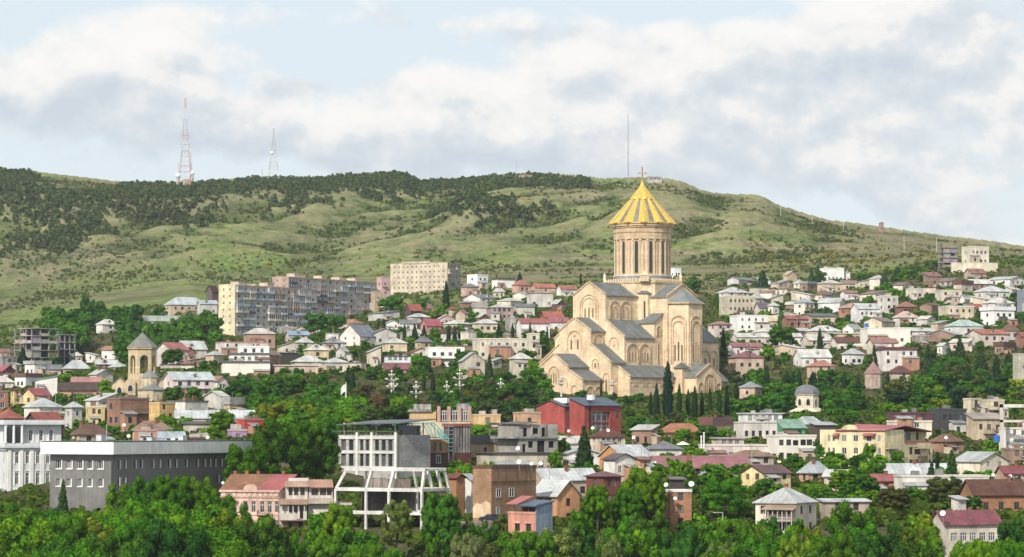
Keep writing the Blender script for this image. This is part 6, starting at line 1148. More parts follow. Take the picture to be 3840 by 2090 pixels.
def yellow_flats():
    Y = 700; yaw = 48; k = Y/F; t = root('yellow_apartments', 'three storey pale yellow apartment house with red roof and balconies', 'building', 3316, 1790, Y, yaw); z = lambda py: (1790-py)*k; c, s = math.cos(R(yaw)), math.sin(R(yaw)); Wd = 212*k/c; Ld = 222*k/s; col = hx('f3e2b4'); lo = []
    for r in (1740, 1693, 1646):
        for (x, w) in ((125, 8), (141, 8), (177, 17), (217, 17), (262, 18), (297, 9)): lo.append((Ld-(3316-(3000+x))*k/s-w*k/s/2+0, z(r+11), w*k/s, 24*k))
    lo = [o for o in lo if 0.2 < o[0] < Ld-1]
    ro = []
    for r in (1740, 1693):
        for (x, w) in ((348, 20), (432, 16), (460, 26), (515, 8)): ro.append(((x-316)*k/c-w*k/c/2, z(r+13), w*k/c, 28*k))
    box_walls(t, Wd, Ld, dig(t), z(1660), lo[:12], ro, 'plaster', col); lo3 = lo[12:]
    box_walls(t, 8, Ld, z(1660)-.01, z(1612), lo3, [], 'plaster', col)
    for o in lo: put_win(t, 'l', 'w', *o, Ld=Ld)
    for o in ro: put_win(t, 'r', 'b', *o)
    tr = [((x-316)*k/c-8-w*k/c/2, z(1652), w*k/c, 30*k) for (x, w) in ((420, 22), (448, 22), (490, 12))]
    box_walls(t, Wd-8.2, Ld*.6, z(1658), z(1620), [], [o for o in tr if o[0] > 0], 'plaster', hx('d8cfa0'), x0=8.1, y0=2.0)
    for o in tr:
        if o[0] > 0: put_win(t, 'r', 'G', *o, x0=8.1, y0=2.0)
    m = MB(); m.box(8.1, Wd+.2, -.15, 0, z(1662), z(1656)); build(m, 'terrace_edge', 'paint', t, (.36, .1, .09))
    m = MB(); roof_slab(m, [(-.4, -.4, z(1614)), (-.4, Ld*.75, z(1614)), (Wd*.4, Ld*.75, z(1590)), (Wd*.4, -.4, z(1596))]); roof_slab(m, [(Wd*.4, -.6, z(1596)), (Wd*.4, Ld*.7, z(1590)), (Wd+.5, Ld*.7, z(1616)), (Wd+.5, -.6, z(1620))]); build(m, 'roof', 'metal', t, (.37, .07, .075))
    for (x0, x1) in ((245, 288),):
        for py in (1660, 1707, 1754): y0 = (3316-(3000+x1))*k/s; y1 = (3316-(3000+x0))*k/s; m = MB(); m.box(-1.0, -.9, y0, y1, z(py+20), z(py+3)); m.box(-1.0, 0, y0, y1, z(py+22), z(py+20)); m.box(-1, 0, y0, y0+.08, z(py+20), z(py+3)); build(m, 'balcony', 'plaster', t, hx('f0deb0'))
    for (x0, x1, py) in ((318, 372, 1662), (445, 505, 1662), (330, 372, 1712), (445, 490, 1712)): m = MB(); a, b = (x0-316)*k/c, (x1-316)*k/c; m.box(a, b, -1.1, -1.0, z(py+20), z(py)); m.box(a, b, -1.1, 0, z(py+22), z(py+20)); build(m, 'balcony', 'plaster', t, hx('f0deb0') if py < 1700 else hx('8a7a5a'))
    n = 10; yp = Ld-(197-94)*k/s; m = MB(); P = [(-.2, yp+2.2*math.cos(math.pi*i/n), z(1612)+1.2*math.sin(math.pi*i/n)) for i in range(n+1)]; m.face(P); m.face([(.3, p[1], p[2]) for p in P[::-1]])
    for i in range(n): m.face([P[i], P[i+1], (.3, *P[i+1][1:]), (.3, *P[i][1:])])
    build(m, 'pediment', 'plaster', t, col)
    for (x0, x1) in ((143, 163), (245, 287)): y0 = (316-x1)*k/s; y1 = (316-x0)*k/s; m = MB(); roof_slab(m, [(-1.1, y0, z(1634)), (-1.1, y1, z(1634)), (0, y1, z(1625)), (0, y0, z(1625))], .08); build(m, 'awning', 'metal', t, (.4, .12, .09))
    reg(3094, 3528, 1590, 1770, Y)
def apartment(name, label, x, top, base, Y, yaw, fl, ncl, ncr, cl, cr, balc, seed, roofbits):
    """slab block of flats: plain end wall on the left face, balcony front on the right face"""
    k = Y/F; xl, xc, xr = x; t = root(name, label, 'building', xc, base, Y, yaw); c, s = math.cos(R(yaw)), math.sin(R(yaw)); Wd = (xr-xc)*k/c; Ld = (xc-xl)*k/s; H = (base-top)*k; fh = H/fl; rg = random.Random(seed)
    ol = openings(Ld, 0, fl, fh, ncl, 1.0, 1.2, 1.0, 1.2); orr = openings(Wd, 0, fl, fh, ncr, 1.6, 1.5, .9, .6)
    if cl == cr: box_walls(t, Wd, Ld, dig(t), H, ol, orr, 'plaster', hx(cr))
    else:
        box_walls(t, Wd-.3, Ld-.0, dig(t), H, [], orr, 'plaster', hx(cr), x0=.3); m = MB(); wall_panel(m, lambda u, zz, q: (q*.5-.0, Ld-u, zz), 0, Ld, dig(t), H+.8, ol, .5); m.box(0, .3, -.05, 0, dig(t), H+.8); m.box(.0, .3, 0, Ld, H+.795, H+.8); build(m, 'end_wall', 'plaster', t, hx(cl))
    for o in ol: put_win(t, 'l', 'w', *o, Ld=Ld)
    for o in orr: put_win(t, 'r', rg.choice('wwgb'), *o, x0=.3 if cl != cr else 0)
    m = MB(); m.box(-.1, Wd+.2, -.2, Ld+.2, H, H+.7); build(m, 'parapet', 'plaster', t, hx('b49a8c')) if cl == cr else None
    if cl != cr: m = MB(); m.box(.35, Wd+.2, -.2, Ld+.2, H+.01, H+.6); build(m, 'parapet', 'plaster', t, hx('c0a088'))
    if balc:
        step = (Wd-1.2)/ncr; cols = ['c3cdd8', '9db0c6', 'd0c0aa', 'b89a8a', 'dedad2', '7f93ac', 'c8ccd2', 'b4c0ca', '3a4c68', 'd9cdb4', 'a9b8c8', 'b98a78']
        for f in range(fl):
            for i in range(ncr):
                if rg.random() < balc: 
                    x0 = .6+step*i+.3+rg.uniform(-.1, .2); w = step*rg.uniform(.8, 1.0); m = MB(); zz = f*fh; d = rg.uniform(.8, 1.3); col = hx(rg.choice(cols), .8)
                    if rg.random() < .5:
                        m.box(x0, x0+w, -d, 0, zz+.1, zz+1.15); o = build(m, 'balcony', 'paint', t, col); put('glazing', WIN['g'], t, (x0, -d+.1, zz+1.17), (0, 0, 0), (w, 1, fh-1.35)); m2 = MB(); m2.box(x0, x0+w, -d+.2, 0, zz+1.16, zz+fh-.15); m2.box(x0-.05, x0+w+.05, -d-.05, 0, zz+fh-.14, zz+fh-.02); build(m2, 'loggia', 'plaster', t, col)
                    else: m.box(x0, x0+w, -d, 0, zz+.05, zz+.2); m.box(x0, x0+w, -d, -d+.08, zz+.2, zz+1.1); m.box(x0, x0+.08, -d+.08, 0, zz+.2, zz+1.1); m.box(x0+w-.08, x0+w, -d+.08, 0, zz+.2, zz+1.1); build(m, 'balcony', 'paint', t, col)
    for (fx, w, h) in roofbits: m = MB(); m.box(Wd*fx, Wd*fx+w, Ld*.3, Ld*.8, H+.1, H+h); m.box(Wd*fx-.15, Wd*fx+w+.15, Ld*.3-.15, Ld*.8+.15, H+h, H+h+.18); build(m, 'roof_room', 'plaster', t, hx('dccbb2'))
    reg(xl, xr, top, base-25, Y)
def skeleton(name, label, x, top, base, Y, yaw, fl, ncl, ncr, col, infill):
    k = Y/F; xl, xc, xr = x; t = root(name, label, 'building', xc, base, Y, yaw); c, s = math.cos(R(yaw)), math.sin(R(yaw)); Wd = (xr-xc)*k/c; Ld = (xc-xl)*k/s; H = (base-top)*k; fh = H/fl; rg = random.Random(label); zb = dig(t)
    for f in range(fl+1): m = MB(); e = .35; m.box(-e, Wd+e, -e, Ld+e, f*fh-.18, f*fh+.16); build(m, 'floor_slab', 'raw', t, col)
    xs = np.linspace(.2, Wd-.2, ncr+1); ys = np.linspace(.2, Ld-.2, ncl+1)
    for xx in xs:
        for yy in (ys[0], ys[-1]): m = MB(); m.box(xx-.22, xx+.22, yy-.22, yy+.22, zb, H); build(m, 'column', 'raw', t, col)
    for yy in ys[1:-1]: m = MB(); m.box(-.02, .42, yy-.22, yy+.22, zb, H); build(m, 'column', 'raw', t, col)
    m = MB(); m.box(Wd*.35, Wd*.4, .5, Ld-.5, zb, H-.2); m.box(.5, Wd-.5, Ld*.5, Ld*.54, zb, H-.2); build(m, 'core_wall', 'raw', t, tuple(q*.6 for q in col))
    for f in range(fl):
        for i in range(ncr):
            if rg.random() < infill: m = MB(); hh = rg.choice((.35, .5, 1.0)); m.box(xs[i]+.2, xs[i+1]-.2, .1, .3, f*fh+.16, f*fh+.16+(fh-.35)*hh); build(m, 'infill', 'block', t, tuple(q*rg.uniform(.8, 1.1) for q in col))
        for i in range(ncl):
            if rg.random() < infill: m = MB(); hh = rg.choice((.35, .5, 1.0)); m.box(.08, .28, ys[i]+.2, ys[i+1]-.2, f*fh+.16, f*fh+.16+(fh-.35)*hh); build(m, 'infill', 'block', t, tuple(q*rg.uniform(.8, 1.1) for q in col))
    reg(xl, xr, top, base-20, Y); return t
for f_ in (classical, dark_block, frame_building, post_building, truss_annex, raw_tower, roof_terrace, grey_shell, red_building, pink_house, balcony_house, bell_tower, yellow_flats): f_()
chapel('small_chapel', 'small cream apse chapel with octagonal grey roof in front of the bell tower', 564, 1560, 940, 8, 52, 1462, 1440, (.62, .53, .38), (.25, .28, .27), None, False, R(12), 's')
chapel('small_lantern', 'little round cream drum with pale green cone roof against the bell tower', 560, 1475, 962, 8, 30, 1416, 1384, (.64, .56, .42), (.30, .34, .32), None, False, R(12), 's')
chapel('domed_chapel', 'white chapel with a grey ribbed dome and golden cross among trees', 3030, 1545, 950, 8, 46, 1479, 1442, (.72, .66, .53), (.22, .235, .27), (76, 1545, 1505, (.70, .64, .5)), True, R(22.5), 'd', (.6, .45, .1))
chapel('pink_chapel', 'pale pink stone chapel tower with pointed pink roof', 3279, 1480, 1060, 6, 34, 1401, 1354, (.52, .40, .345), (.40, .24, .23), None, False, R(12), 's', (.3, .25, .2))
apartment('apartment_block', 'long apartment block with bright yellow end wall and cluttered blue grey balconies', (814, 880, 1161), 1072, 1250, 1430, 54, 7, 2, 13, 'f0e2b8', 'c8c4bc', .72, 5, [(.1, 5, 2.2), (.3, 2, 1.5), (.45, 5, 2.6)])
apartment('apartment_block', 'pinkish apartment block with dense balconies directly behind the yellow ended block', (1016, 1081, 1392), 1042, 1215, 1510, 54, 8, 2, 12, 'c6a797', 'bdb4b4', .42, 9, [(.12, 9, 2.6), (.42, 4, 2.4), (.62, 4, 2.2), (.8, 6, 2.2)])
apartment('apartment_block', 'beige slab apartment block with rows of tiny windows and grey shaded side', (1459, 1677, 1725), 989, 1165, 1690, 63, 9, 12, 5, 'dccbb2', 'b8ab9c', .35, 4, [(.0, 4, 1.6), (.25, 4, 1.6), (.6, 4, 1.6)])  # right face coloured greyer and darker to carry its shade
skeleton('construction_block', 'grey and white tower block under construction beside the left meadow', (39, 118, 205), 1232, 1395, 1320, 42, 6, 3, 3, (.46, .44, .42), .55)
skeleton('construction_shell', 'bare concrete frame joined to the tower block under construction', (203, 222, 278), 1256, 1395, 1345, 25, 5, 1, 3, (.36, .36, .37), .25)
skeleton('unfinished_villa', 'unfinished pinkish concrete villa high on the hillside beside the cream villa', (3527, 3540, 3598), 929, 1002, 1500, 20, 4, 1, 2, (.42, .38, .38), .5)
for ln in TABLE.strip().splitlines():
    nm, lb, x, ez, rd, Yd, yw, kd, wl, rf, fl, nn, ws, ch = ln.split(';')
    fx = lambda s: tuple(float(v) for v in s.split(','))
    nl_, nr_ = (int(v) for v in nn.split(','))
    t_ = house(nm.lstrip('+'), lb, fx(x), fx(ez), float(rd), float(Yd), float(yw), kd, tuple(wl.split(':')), tuple(rf.split(':')), int(fl), nl_, nr_, ws, chim=int(ch))
    if nm[0] == '+':
        t_.matrix_world = Matrix.LocRotScale(t_.location, t_.rotation_euler, None); pw = Matrix.LocRotScale(PREV.location, PREV.rotation_euler, None)
        t_.parent = PREV; t_.matrix_parent_inverse = pw.inverted(); del t_['label']; del t_['category']
    else: PREV = t_
    if 'parked car' in lb:
        k = 530/F; c = math.cos(R(54)); W0, L0 = DIM[t_.name][:2]
        for (x0, x1, y0, y1) in ((1860, 1878, 1833, 1866), (1908, 1928, 1831, 1866), (1860, 1874, 1901, 1928)): put('window', WIN['w'], t_, ((x0-1843)*k/c, -.03, (1947-y1)*k), (0, 0, 0), ((x1-x0)*k/c, 1, (y1-y0)*k))
        for x in (1868, 1897, 1937, 1972, 1988): m = MB(); m.bar(((x-1843)*k/c, -.04, (1947-1805)*k), ((x-1843)*k/c, -.04, (1947-1756)*k), .07); build(m, 'pipe', 'steel', t_, (.2, .13, .1))
        m = MB(); pts = [(.0, .3), (.05, 2.9), (.3, 3.3), (.55, 2.7), (.8, 2.9), (1, 2.0), (1, .2)]; P = [(-.03, L0*q, h) for q, h in pts]; m.face(P); build(m, 'render_patch', 'plaster', t_, hx('e6c9a2'))
        m = MB(); m.box(-.1, W0+.1, -.12, 0, (1947-1807)*k, (1947-1804)*k); build(m, 'string_course', 'brick', t_, hx('a07a5c'))
    if lb.startswith('large cream house'):
        W0, L0, z1, z2 = DIM[t_.name]; m = MB(); m.box(-1.9, 0, -.2, L0*.72, z1*.44, z1*.44+.18); build(m, 'gallery_floor', 'wood', t_, (.34, .3, .27))
        m = MB(); roof_slab(m, [(-2.3, -.5, z1*.80), (-2.3, L0*.74, z1*.80), (0, L0*.74, z1*.90), (0, -.5, z1*.90)], .1); build(m, 'gallery_roof', 'metal', t_, (.42, .31, .22))
        for i in range(7): y = L0*.7*i/6; m = MB(); m.bar((-1.8, y, z1*.44), (-1.8, y, z1*.81), .14); build(m, 'post', 'wood', t_, (.52, .48, .44)); m = MB(); m.bar((-1.8, y, -4), (-1.8, y, z1*.44), .2); build(m, 'stilt', 'raw', t_, (.5, .48, .45))
        for i in range(24): y = L0*.7*i/23; m = MB(); m.bar((-1.85, y, z1*.46), (-1.85, y, z1*.56), .06); build(m, 'baluster', 'wood', t_, (.45, .4, .36))
        m = MB(); m.bar((-1.85, 0, z1*.565), (-1.85, L0*.7, z1*.565), .1); build(m, 'handrail', 'wood', t_, (.45, .4, .36))
def salmon_house():
    Y = 500; yaw = 52; k = Y/F; t = root('salmon_house', 'small salmon house with blue grey side wall, roofed terrace and blue roof', 'house', 2008, 2030, Y, yaw); c, s = math.cos(R(yaw)), math.sin(R(yaw)); z = lambda py: (2030-py)*k; Wd = 62*k/c; Ld = 102*k/s; zb = dig(t)
    ops = [(Ld-(2008-x)*k/s, z(1992), 19*k/s, 28*k) for x in (1930, 1972)]
    box_walls(t, Wd, Ld, zb, z(1925), ops, [], 'plaster', hx('d99680'))
    for o in ops: put_win(t, 'l', 'b', *o, Ld=Ld); m = MB(); u = Ld-o[0]; m.box(-.1, 0, u-o[2]-.2, u+.2, o[1]+o[3]+.05, o[1]+o[3]+.35); build(m, 'lintel', 'plaster', t, hx('e6a890'))
    m = MB(); m.box(.02, Wd+.06, -.12, -.01, zb, z(1890)); m.face([(.02, -.12, z(1890)), (Wd+.06, -.12, z(1890)), (Wd+.06, -.12, z(1879))]); build(m, 'side_wall', 'plaster', t, hx('97a9bf'))
    m = MB(); m.box(-.1, .12, -.12, Ld+.1, z(1925)-.1, z(1919)); build(m, 'parapet', 'plaster', t, hx('dfa08a'))
    m = MB(); m.box(Wd*.55, Wd*.6, .2, Ld*.8, z(1925), z(1893)); build(m, 'terrace_wall', 'plaster', t, hx('7a3a36'))
    for y in (.3, Ld*.3, Ld*.55, Ld*.82): m = MB(); m.bar((.35, y, z(1925)), (.35, y, z(1894)), .14); build(m, 'post', 'paint', t, (.1, .1, .11))
    m = MB(); roof_slab(m, [(-.6, -.4, z(1896)), (-.6, Ld*.68, z(1894)), (Wd+.4, Ld*.68, z(1876)), (Wd+.4, -.4, z(1878))], .2); build(m, 'blue_roof', 'metal', t, (.07, .12, .19))
    m = MB(); roof_slab(m, [(-.4, Ld*.6, z(1890)), (-.4, Ld*1.05, z(1890)), (Wd*.9, Ld*1.05, z(1862)), (Wd*.9, Ld*.6, z(1862))], .12); build(m, 'red_roof', 'metal', t, (.45, .12, .10))
salmon_house()
# ------------------------------------------------------------------ the small houses packed between the named ones
def fillers():
    rg = random.Random(404); LAB = [ln.split(';') for ln in TABLE.strip().splitlines() if ln[0] != '+']
    WALLS = [('cream', 'plaster:e6d8be'), ('white', 'plaster:ece8e0'), ('white', 'clean:f0ede8'), ('cream', 'plaster:eadfca'), ('tan', 'plaster:d6bb94'), ('grey', 'raw:c4c0b8'), ('grey', 'plaster:cfccc4'), ('white', 'plaster:f0ece6'), ('brick', 'brick:b08a74'), ('yellow', 'plaster:e6d6aa'), ('pinkish', 'plaster:dcc0b0')]
    ROOFS = [('pale grey', 'sheet:c6cac8'), ('pale grey', 'sheet:d2d4d0'), ('light grey', 'metal:b9c2c6'), ('weathered white', 'sheet:dedad2'), ('grey', 'sheet:a9aeae'), ('rusty', 'metal:8c6656'), ('red', 'metal:9c5450'), ('brown tile', 'tile:8a6450'), ('white', 'sheet:dcd9d2'), ('slate', 'slate:7c828c'), ('orange tile', 'tile:b07a62')]
    ZONES = [(2710, 3830, 1070, 1335, 56), (1000, 2040, 1100, 1410, 52), (-20, 820, 1350, 1540, 30), (2250, 3830, 1650, 1850, 30), (0, 900, 1545, 1650, 16), (1580, 2240, 1650, 1790, 8)]
    used = set(); Ys = np.linspace(540, 1640, 220); gx = np.linspace(-40, 3880, 400); GP = HY-np.stack([TER((c-1920)/F*Ys, Ys) for c in gx])/Ys*F
    for (x0, x1, y0, y1, n) in ZONES:
        made = 0
        for k in range(n*45):
            if made >= n: break
            px = rg.uniform(x0, x1); pb = rg.uniform(y0, y1)
            pyt = GP[int(round((px+40)/3920*399))]; q = np.nonzero((pyt[:-1] > pb) & (pyt[1:] <= pb))[0]
            if not len(q): continue
            Y = float(Ys[q[0]]); w = rg.choice((rg.uniform(5, 9), rg.uniform(8, 13), rg.uniform(12, 19)))*F/Y; h = rg.choice((rg.uniform(2.6, 3.6), rg.uniform(3.2, 5.6)))*F/Y; rh = rg.uniform(1.2, 2.4)*F/Y; a, b = px-w/2, px+w/2; top = pb-h-rh; bad = False
            for (hx0, hx1, hy0, hy1, hY) in HOUSES:
                ox = min(b, hx1)-max(a, hx0); oy = min(pb, hy1)-max(top, hy0)
                if ox > 0 and oy > 0 and ox*oy > (.34 if hY < Y else .2)*min(w*(pb-top), (hx1-hx0)*(hy1-hy0)): bad = True; break
                if ox > 0 and abs(hY-Y) < 8 and ox > .15*w: bad = True; break
            if bad: continue
            wc, wv = rg.choice(WALLS); rc, rv = rg.choice(ROOFS); kd = rg.choice(('h', 'h', 'gx', 'gx', 'gy', 'sy', 'F', 'f', 'sx')); near = sorted(LAB, key=lambda l: abs(float(l[2].split(',')[1])-px)+abs(float(l[3].split(',')[1])-pb)*1.5)[0]
            nx, ny = float(near[2].split(',')[1]), float(near[3].split(',')[1]); rel = ('left of' if px < nx else 'right of') if abs(px-nx) > abs(pb-ny) else ('above' if pb < ny else 'below')
            lb = 'low %s house with %s roof just %s the %s' % (wc, rc, rel, ' '.join(near[1].split()[:6])); lb = ' '.join(lb.split()[:16])
            while lb.split()[-1] in ('with', 'and', 'a', 'of', 'the', 'in', 'under', 'at', 'its', 'on', 'by', 'right', 'left', 'wide', 'dark', 'pale', 'long', 'two', 'grey'): lb = ' '.join(lb.split()[:-1])
            if lb in used: continue
            used.add(lb); cx = a+w*rg.choice((.12, .2, .35, .5, .75)); yaw = {True: rg.uniform(10, 24), False: rg.uniform(35, 60)}[cx < a+w*.3]
            house('small_house', lb, (a, cx, b), (pb-h, pb), pb-h-rh, Y, yaw, kd, tuple(wv.split(':')), tuple(rv.split(':')), 1, rg.randint(0, 2), rg.randint(1, 3), rg.choice('bbdw'), chim=rg.choice((0, 0, 1)), group='small houses packed between the larger ones'); made += 1
        print('filler', x0, made)
fillers()
# ------------------------------------------------------------------ trees
def leaf_mesh(name, lobes, nq, leaf, seed, mat, squash=1.0, core=.88, drop=0.0):
    """lobes: (x, y, z, r) in a unit crown (radius .5, height 1); leaf-sized faces spread over every lobe"""
    rg = np.random.default_rng(seed); Lb = np.array(lobes); A = Lb[:, 3]**2; cnt = np.maximum(8, (nq*A/A.sum()).astype(int))
    P = []; Nn = []
    for (x, y, z, r), n in zip(Lb, cnt):
        d = rg.normal(size=(n*2, 3)); d /= np.linalg.norm(d, axis=1)[:, None]; d = d[d[:, 2] > -.75][:n]
        p = np.array([x, y, z])+d*(r*(.72+.42*rg.random(len(d)))[:, None])*np.array([1, 1, squash]); P.append(p); Nn.append(d)
    P = np.concatenate(P); Nn = np.concatenate(Nn)
    dd = ((P[:, None, :]-Lb[None, :, :3])/np.array([1, 1, squash])); ins = (np.linalg.norm(dd, axis=2) < Lb[None, :, 3]*.68).any(1); P = P[~ins]; Nn = Nn[~ins]
    n = len(P); nn = Nn+rg.normal(size=(n, 3))*.55; nn /= np.linalg.norm(nn, axis=1)[:, None]
    t = np.cross(nn, rg.normal(size=(n, 3))); t /= np.linalg.norm(t, axis=1)[:, None]; b = np.cross(nn, t)
    s = leaf*(.55+.9*rg.random(n))[:, None]; V = np.stack([P-t*s, P-b*s*.62-nn*s*.15, P+t*s, P+b*s*.62], 1).reshape(-1, 3)
    Fq = np.arange(n*4).reshape(-1, 4).tolist(); V = V.tolist(); vn = np.repeat(Nn*.75+nn*.25, 4, axis=0)
    base = len(V); ico = [(0, 0, 1), (.894, 0, .447), (.276, .851, .447), (-.724, .526, .447), (-.724, -.526, .447), (.276, -.851, .447), (.724, .526, -.447), (-.276, .851, -.447), (-.894, 0, -.447), (-.276, -.851, -.447), (.724, -.526, -.447), (0, 0, -1)]
    IF = [(0, 1, 2), (0, 2, 3), (0, 3, 4), (0, 4, 5), (0, 5, 1), (1, 6, 2), (2, 7, 3), (3, 8, 4), (4, 9, 5), (5, 10, 1), (2, 6, 7), (3, 7, 8), (4, 8, 9), (5, 9, 10), (1, 10, 6), (6, 11, 7), (7, 11, 8), (8, 11, 9), (9, 11, 10), (10, 11, 6)]
    ex = []
    if core:
        for (x, y, z, r) in lobes:
            o = len(V); V += [(x+i[0]*r*core, y+i[1]*r*core, z+i[2]*r*core*squash) for i in ico]; Fq += [tuple(o+k for k in f) for f in IF]; ex += ico
    vn = np.concatenate([vn, np.array(ex).reshape(-1, 3)]) if ex else vn
    me = bpy.data.meshes.new(name); me.from_pydata(V, [], Fq); me.materials.append(MATS[mat])
    me.polygons.foreach_set('use_smooth', np.ones(len(Fq), bool)); me.update()
    vn /= np.linalg.norm(vn, axis=1)[:, None]; me.normals_split_custom_set_from_vertices(vn.tolist())
    return me
def broad_lobes(seed, n, rx=.5, top=.6, flat=0):
    rg = np.random.default_rng(seed); out = [(0, 0, .48, .27), (.08, -.05, .66, .22)]
    for i in range(n):
        a = 2*math.pi*(i*.618+rg.random()*.2); h = .16+.72*((i+.5)/n)+rg.normal()*.05; e = math.sqrt(max(.05, 1-((h-.42)/.62)**2)); r = (.10+.09*rg.random())*(flat or 1); rad = max(0, (rx-r*.7)*e*(.78+.25*rg.random()))
        out.append((math.cos(a)*rad, math.sin(a)*rad, h, r))
    return out
def cone_lobes(seed, n, slim=1.0):
    rg = np.random.default_rng(seed); out = []
    for i in range(n):
        h = (i+.5)/n; r = max(.05, .5*(1-h)**.85); a = i*2.4; out.append((math.cos(a)*r*.5, math.sin(a)*r*.5, .04+h*.9, .06+r*.42))
    return out
def spire_lobes(seed, n):
    rg = np.random.default_rng(seed); out = []
    for i in range(n):
        h = (i+.5)/n; r = .44*(math.sin(math.pi*min(1, (.12+h*.88)))**.6)*(1-.55*h)+.05; a = i*2.4; out.append((math.cos(a)*r*.3, math.sin(a)*r*.3, .02+h*.93, r*.75))
    return out
def pine_lobes(seed, n):
    rg = np.random.default_rng(seed); out = []
    for i in range(n): a = i*2.4+rg.random(); h = .35+.55*rg.random(); rad = .34*math.sqrt(rg.random())*(1.2-.5*h); out.append((math.cos(a)*rad, math.sin(a)*rad, h, .13+.08*rg.random()))
    return out
CR = {'near': [leaf_mesh('crown_leafy', broad_lobes(s, 74, .5, .6, .62), 13000, .0165, s, 'leaf') for s in (1, 2, 3, 4)]+[leaf_mesh('crown_leafy', [(x*1.06, y*1.06, z, r*.62) for x, y, z, r in broad_lobes(70+s, 48)], 10000, .0185, 70+s, 'leaf', 1.0, .62) for s in (1, 2, 3)],
      'mid': [leaf_mesh('crown_leafy', broad_lobes(10+s, 22), 2600, .036, 10+s, 'leaf') for s in range(5)],
      'far': [leaf_mesh('crown_leafy', broad_lobes(20+s, 15), 1100, .055, 20+s, 'leaf') for s in range(5)],
      'cyp': [leaf_mesh('crown_cypress', spire_lobes(30+s, 14), 1800, .045, 30+s, 'needle', 1.0, .85) for s in range(3)],
      'con': [leaf_mesh('crown_conifer', cone_lobes(40+s, 24), 2600, .040, 40+s, 'needle', .6, .7) for s in range(3)],
      'pin': [leaf_mesh('crown_pine', pine_lobes(50+s, 16), 1600, .045, 50+s, 'needle', .6, .75) for s in range(3)],
      'bus': [leaf_mesh('crown_bush', [(x, y, z*.8, r*1.15) for x, y, z, r in broad_lobes(60+s, 14)], 1200, .05, 60+s, 'leaf') for s in range(3)]}
def trunk_mesh():
    m = MB(); m.tube((0, 0, -.05), (0, 0, .5), .5, .34, 8); m.tube((0, 0, .5), (.1, .05, 1.0), .34, .2, 8)
    for a in (.3, 2.2, 4.1): m.tube((0, 0, .55), (math.cos(a)*1.5, math.sin(a)*1.5, .98), .2, .07, 6)
    return m.mesh('trunk', ['bark'])
TRUNK = trunk_mesh()
GREEN = {'n': (0.0722, 0.1867, 0.0129), 'b': (0.1133, 0.2448, 0.0155), 'd': (0.0386, 0.1108, 0.018), 'o': (0.0953, 0.1211, 0.0335), 'y': (0.1675, 0.2345, 0.0206), 'm': (0.0541, 0.1495, 0.0193), 'r': (0.1031, 0.0773, 0.0413), 'k': (0.018, 0.0464, 0.0219), 'p': (0.1443, 0.1996, 0.0722), 's': (0.0438, 0.085, 0.0413), 'e': (0.027, 0.067, 0.0284)}
tr = random.Random(11)
def tree(px, py, hw, Y, kind, col, label, group=None, cat='tree', name=None, low=None, jitter=0.17):
    X = PX(px, Y); g = ter(X, Y); zt = PZ(py, Y); H = zt-g; r = hw*Y/F
    H = max(H, 3.4); r = min(r, .62*H)
    nm = name or {'cyp': 'cypress_tree', 'con': 'conifer_tree', 'pin': 'pine_tree', 'bus': 'bush'}.get(kind, 'broadleaf_tree')
    t = emp(nm, (X, Y, g-.2), tr.uniform(0, 6.28)); tag(t, label, cat, group)
    low = {'cyp': .04, 'con': .06, 'pin': .25, 'bus': .02}.get(kind, .16) if low is None else low
    c0 = max(H*low, H-max(2.6*r, H*.55)) if kind not in ('cyp', 'con', 'bus') else H*low
    v = GREEN[col]; q = tr.uniform(1-jitter, 1+jitter); cc = tuple(min(.3, x*q*tr.uniform(.88, 1.12)) for x in v)
    put('crown', tr.choice(CR[kind]), t, (0, 0, c0), (0, 0, 0), (2*r, 2*r, (H-c0+.2)), cc)
    put('trunk', TRUNK, t, (0, 0, 0), (0, 0, 0), (max(.18, r*.09),)*2+(max(.8, c0+(H-c0)*.35),))
    return t
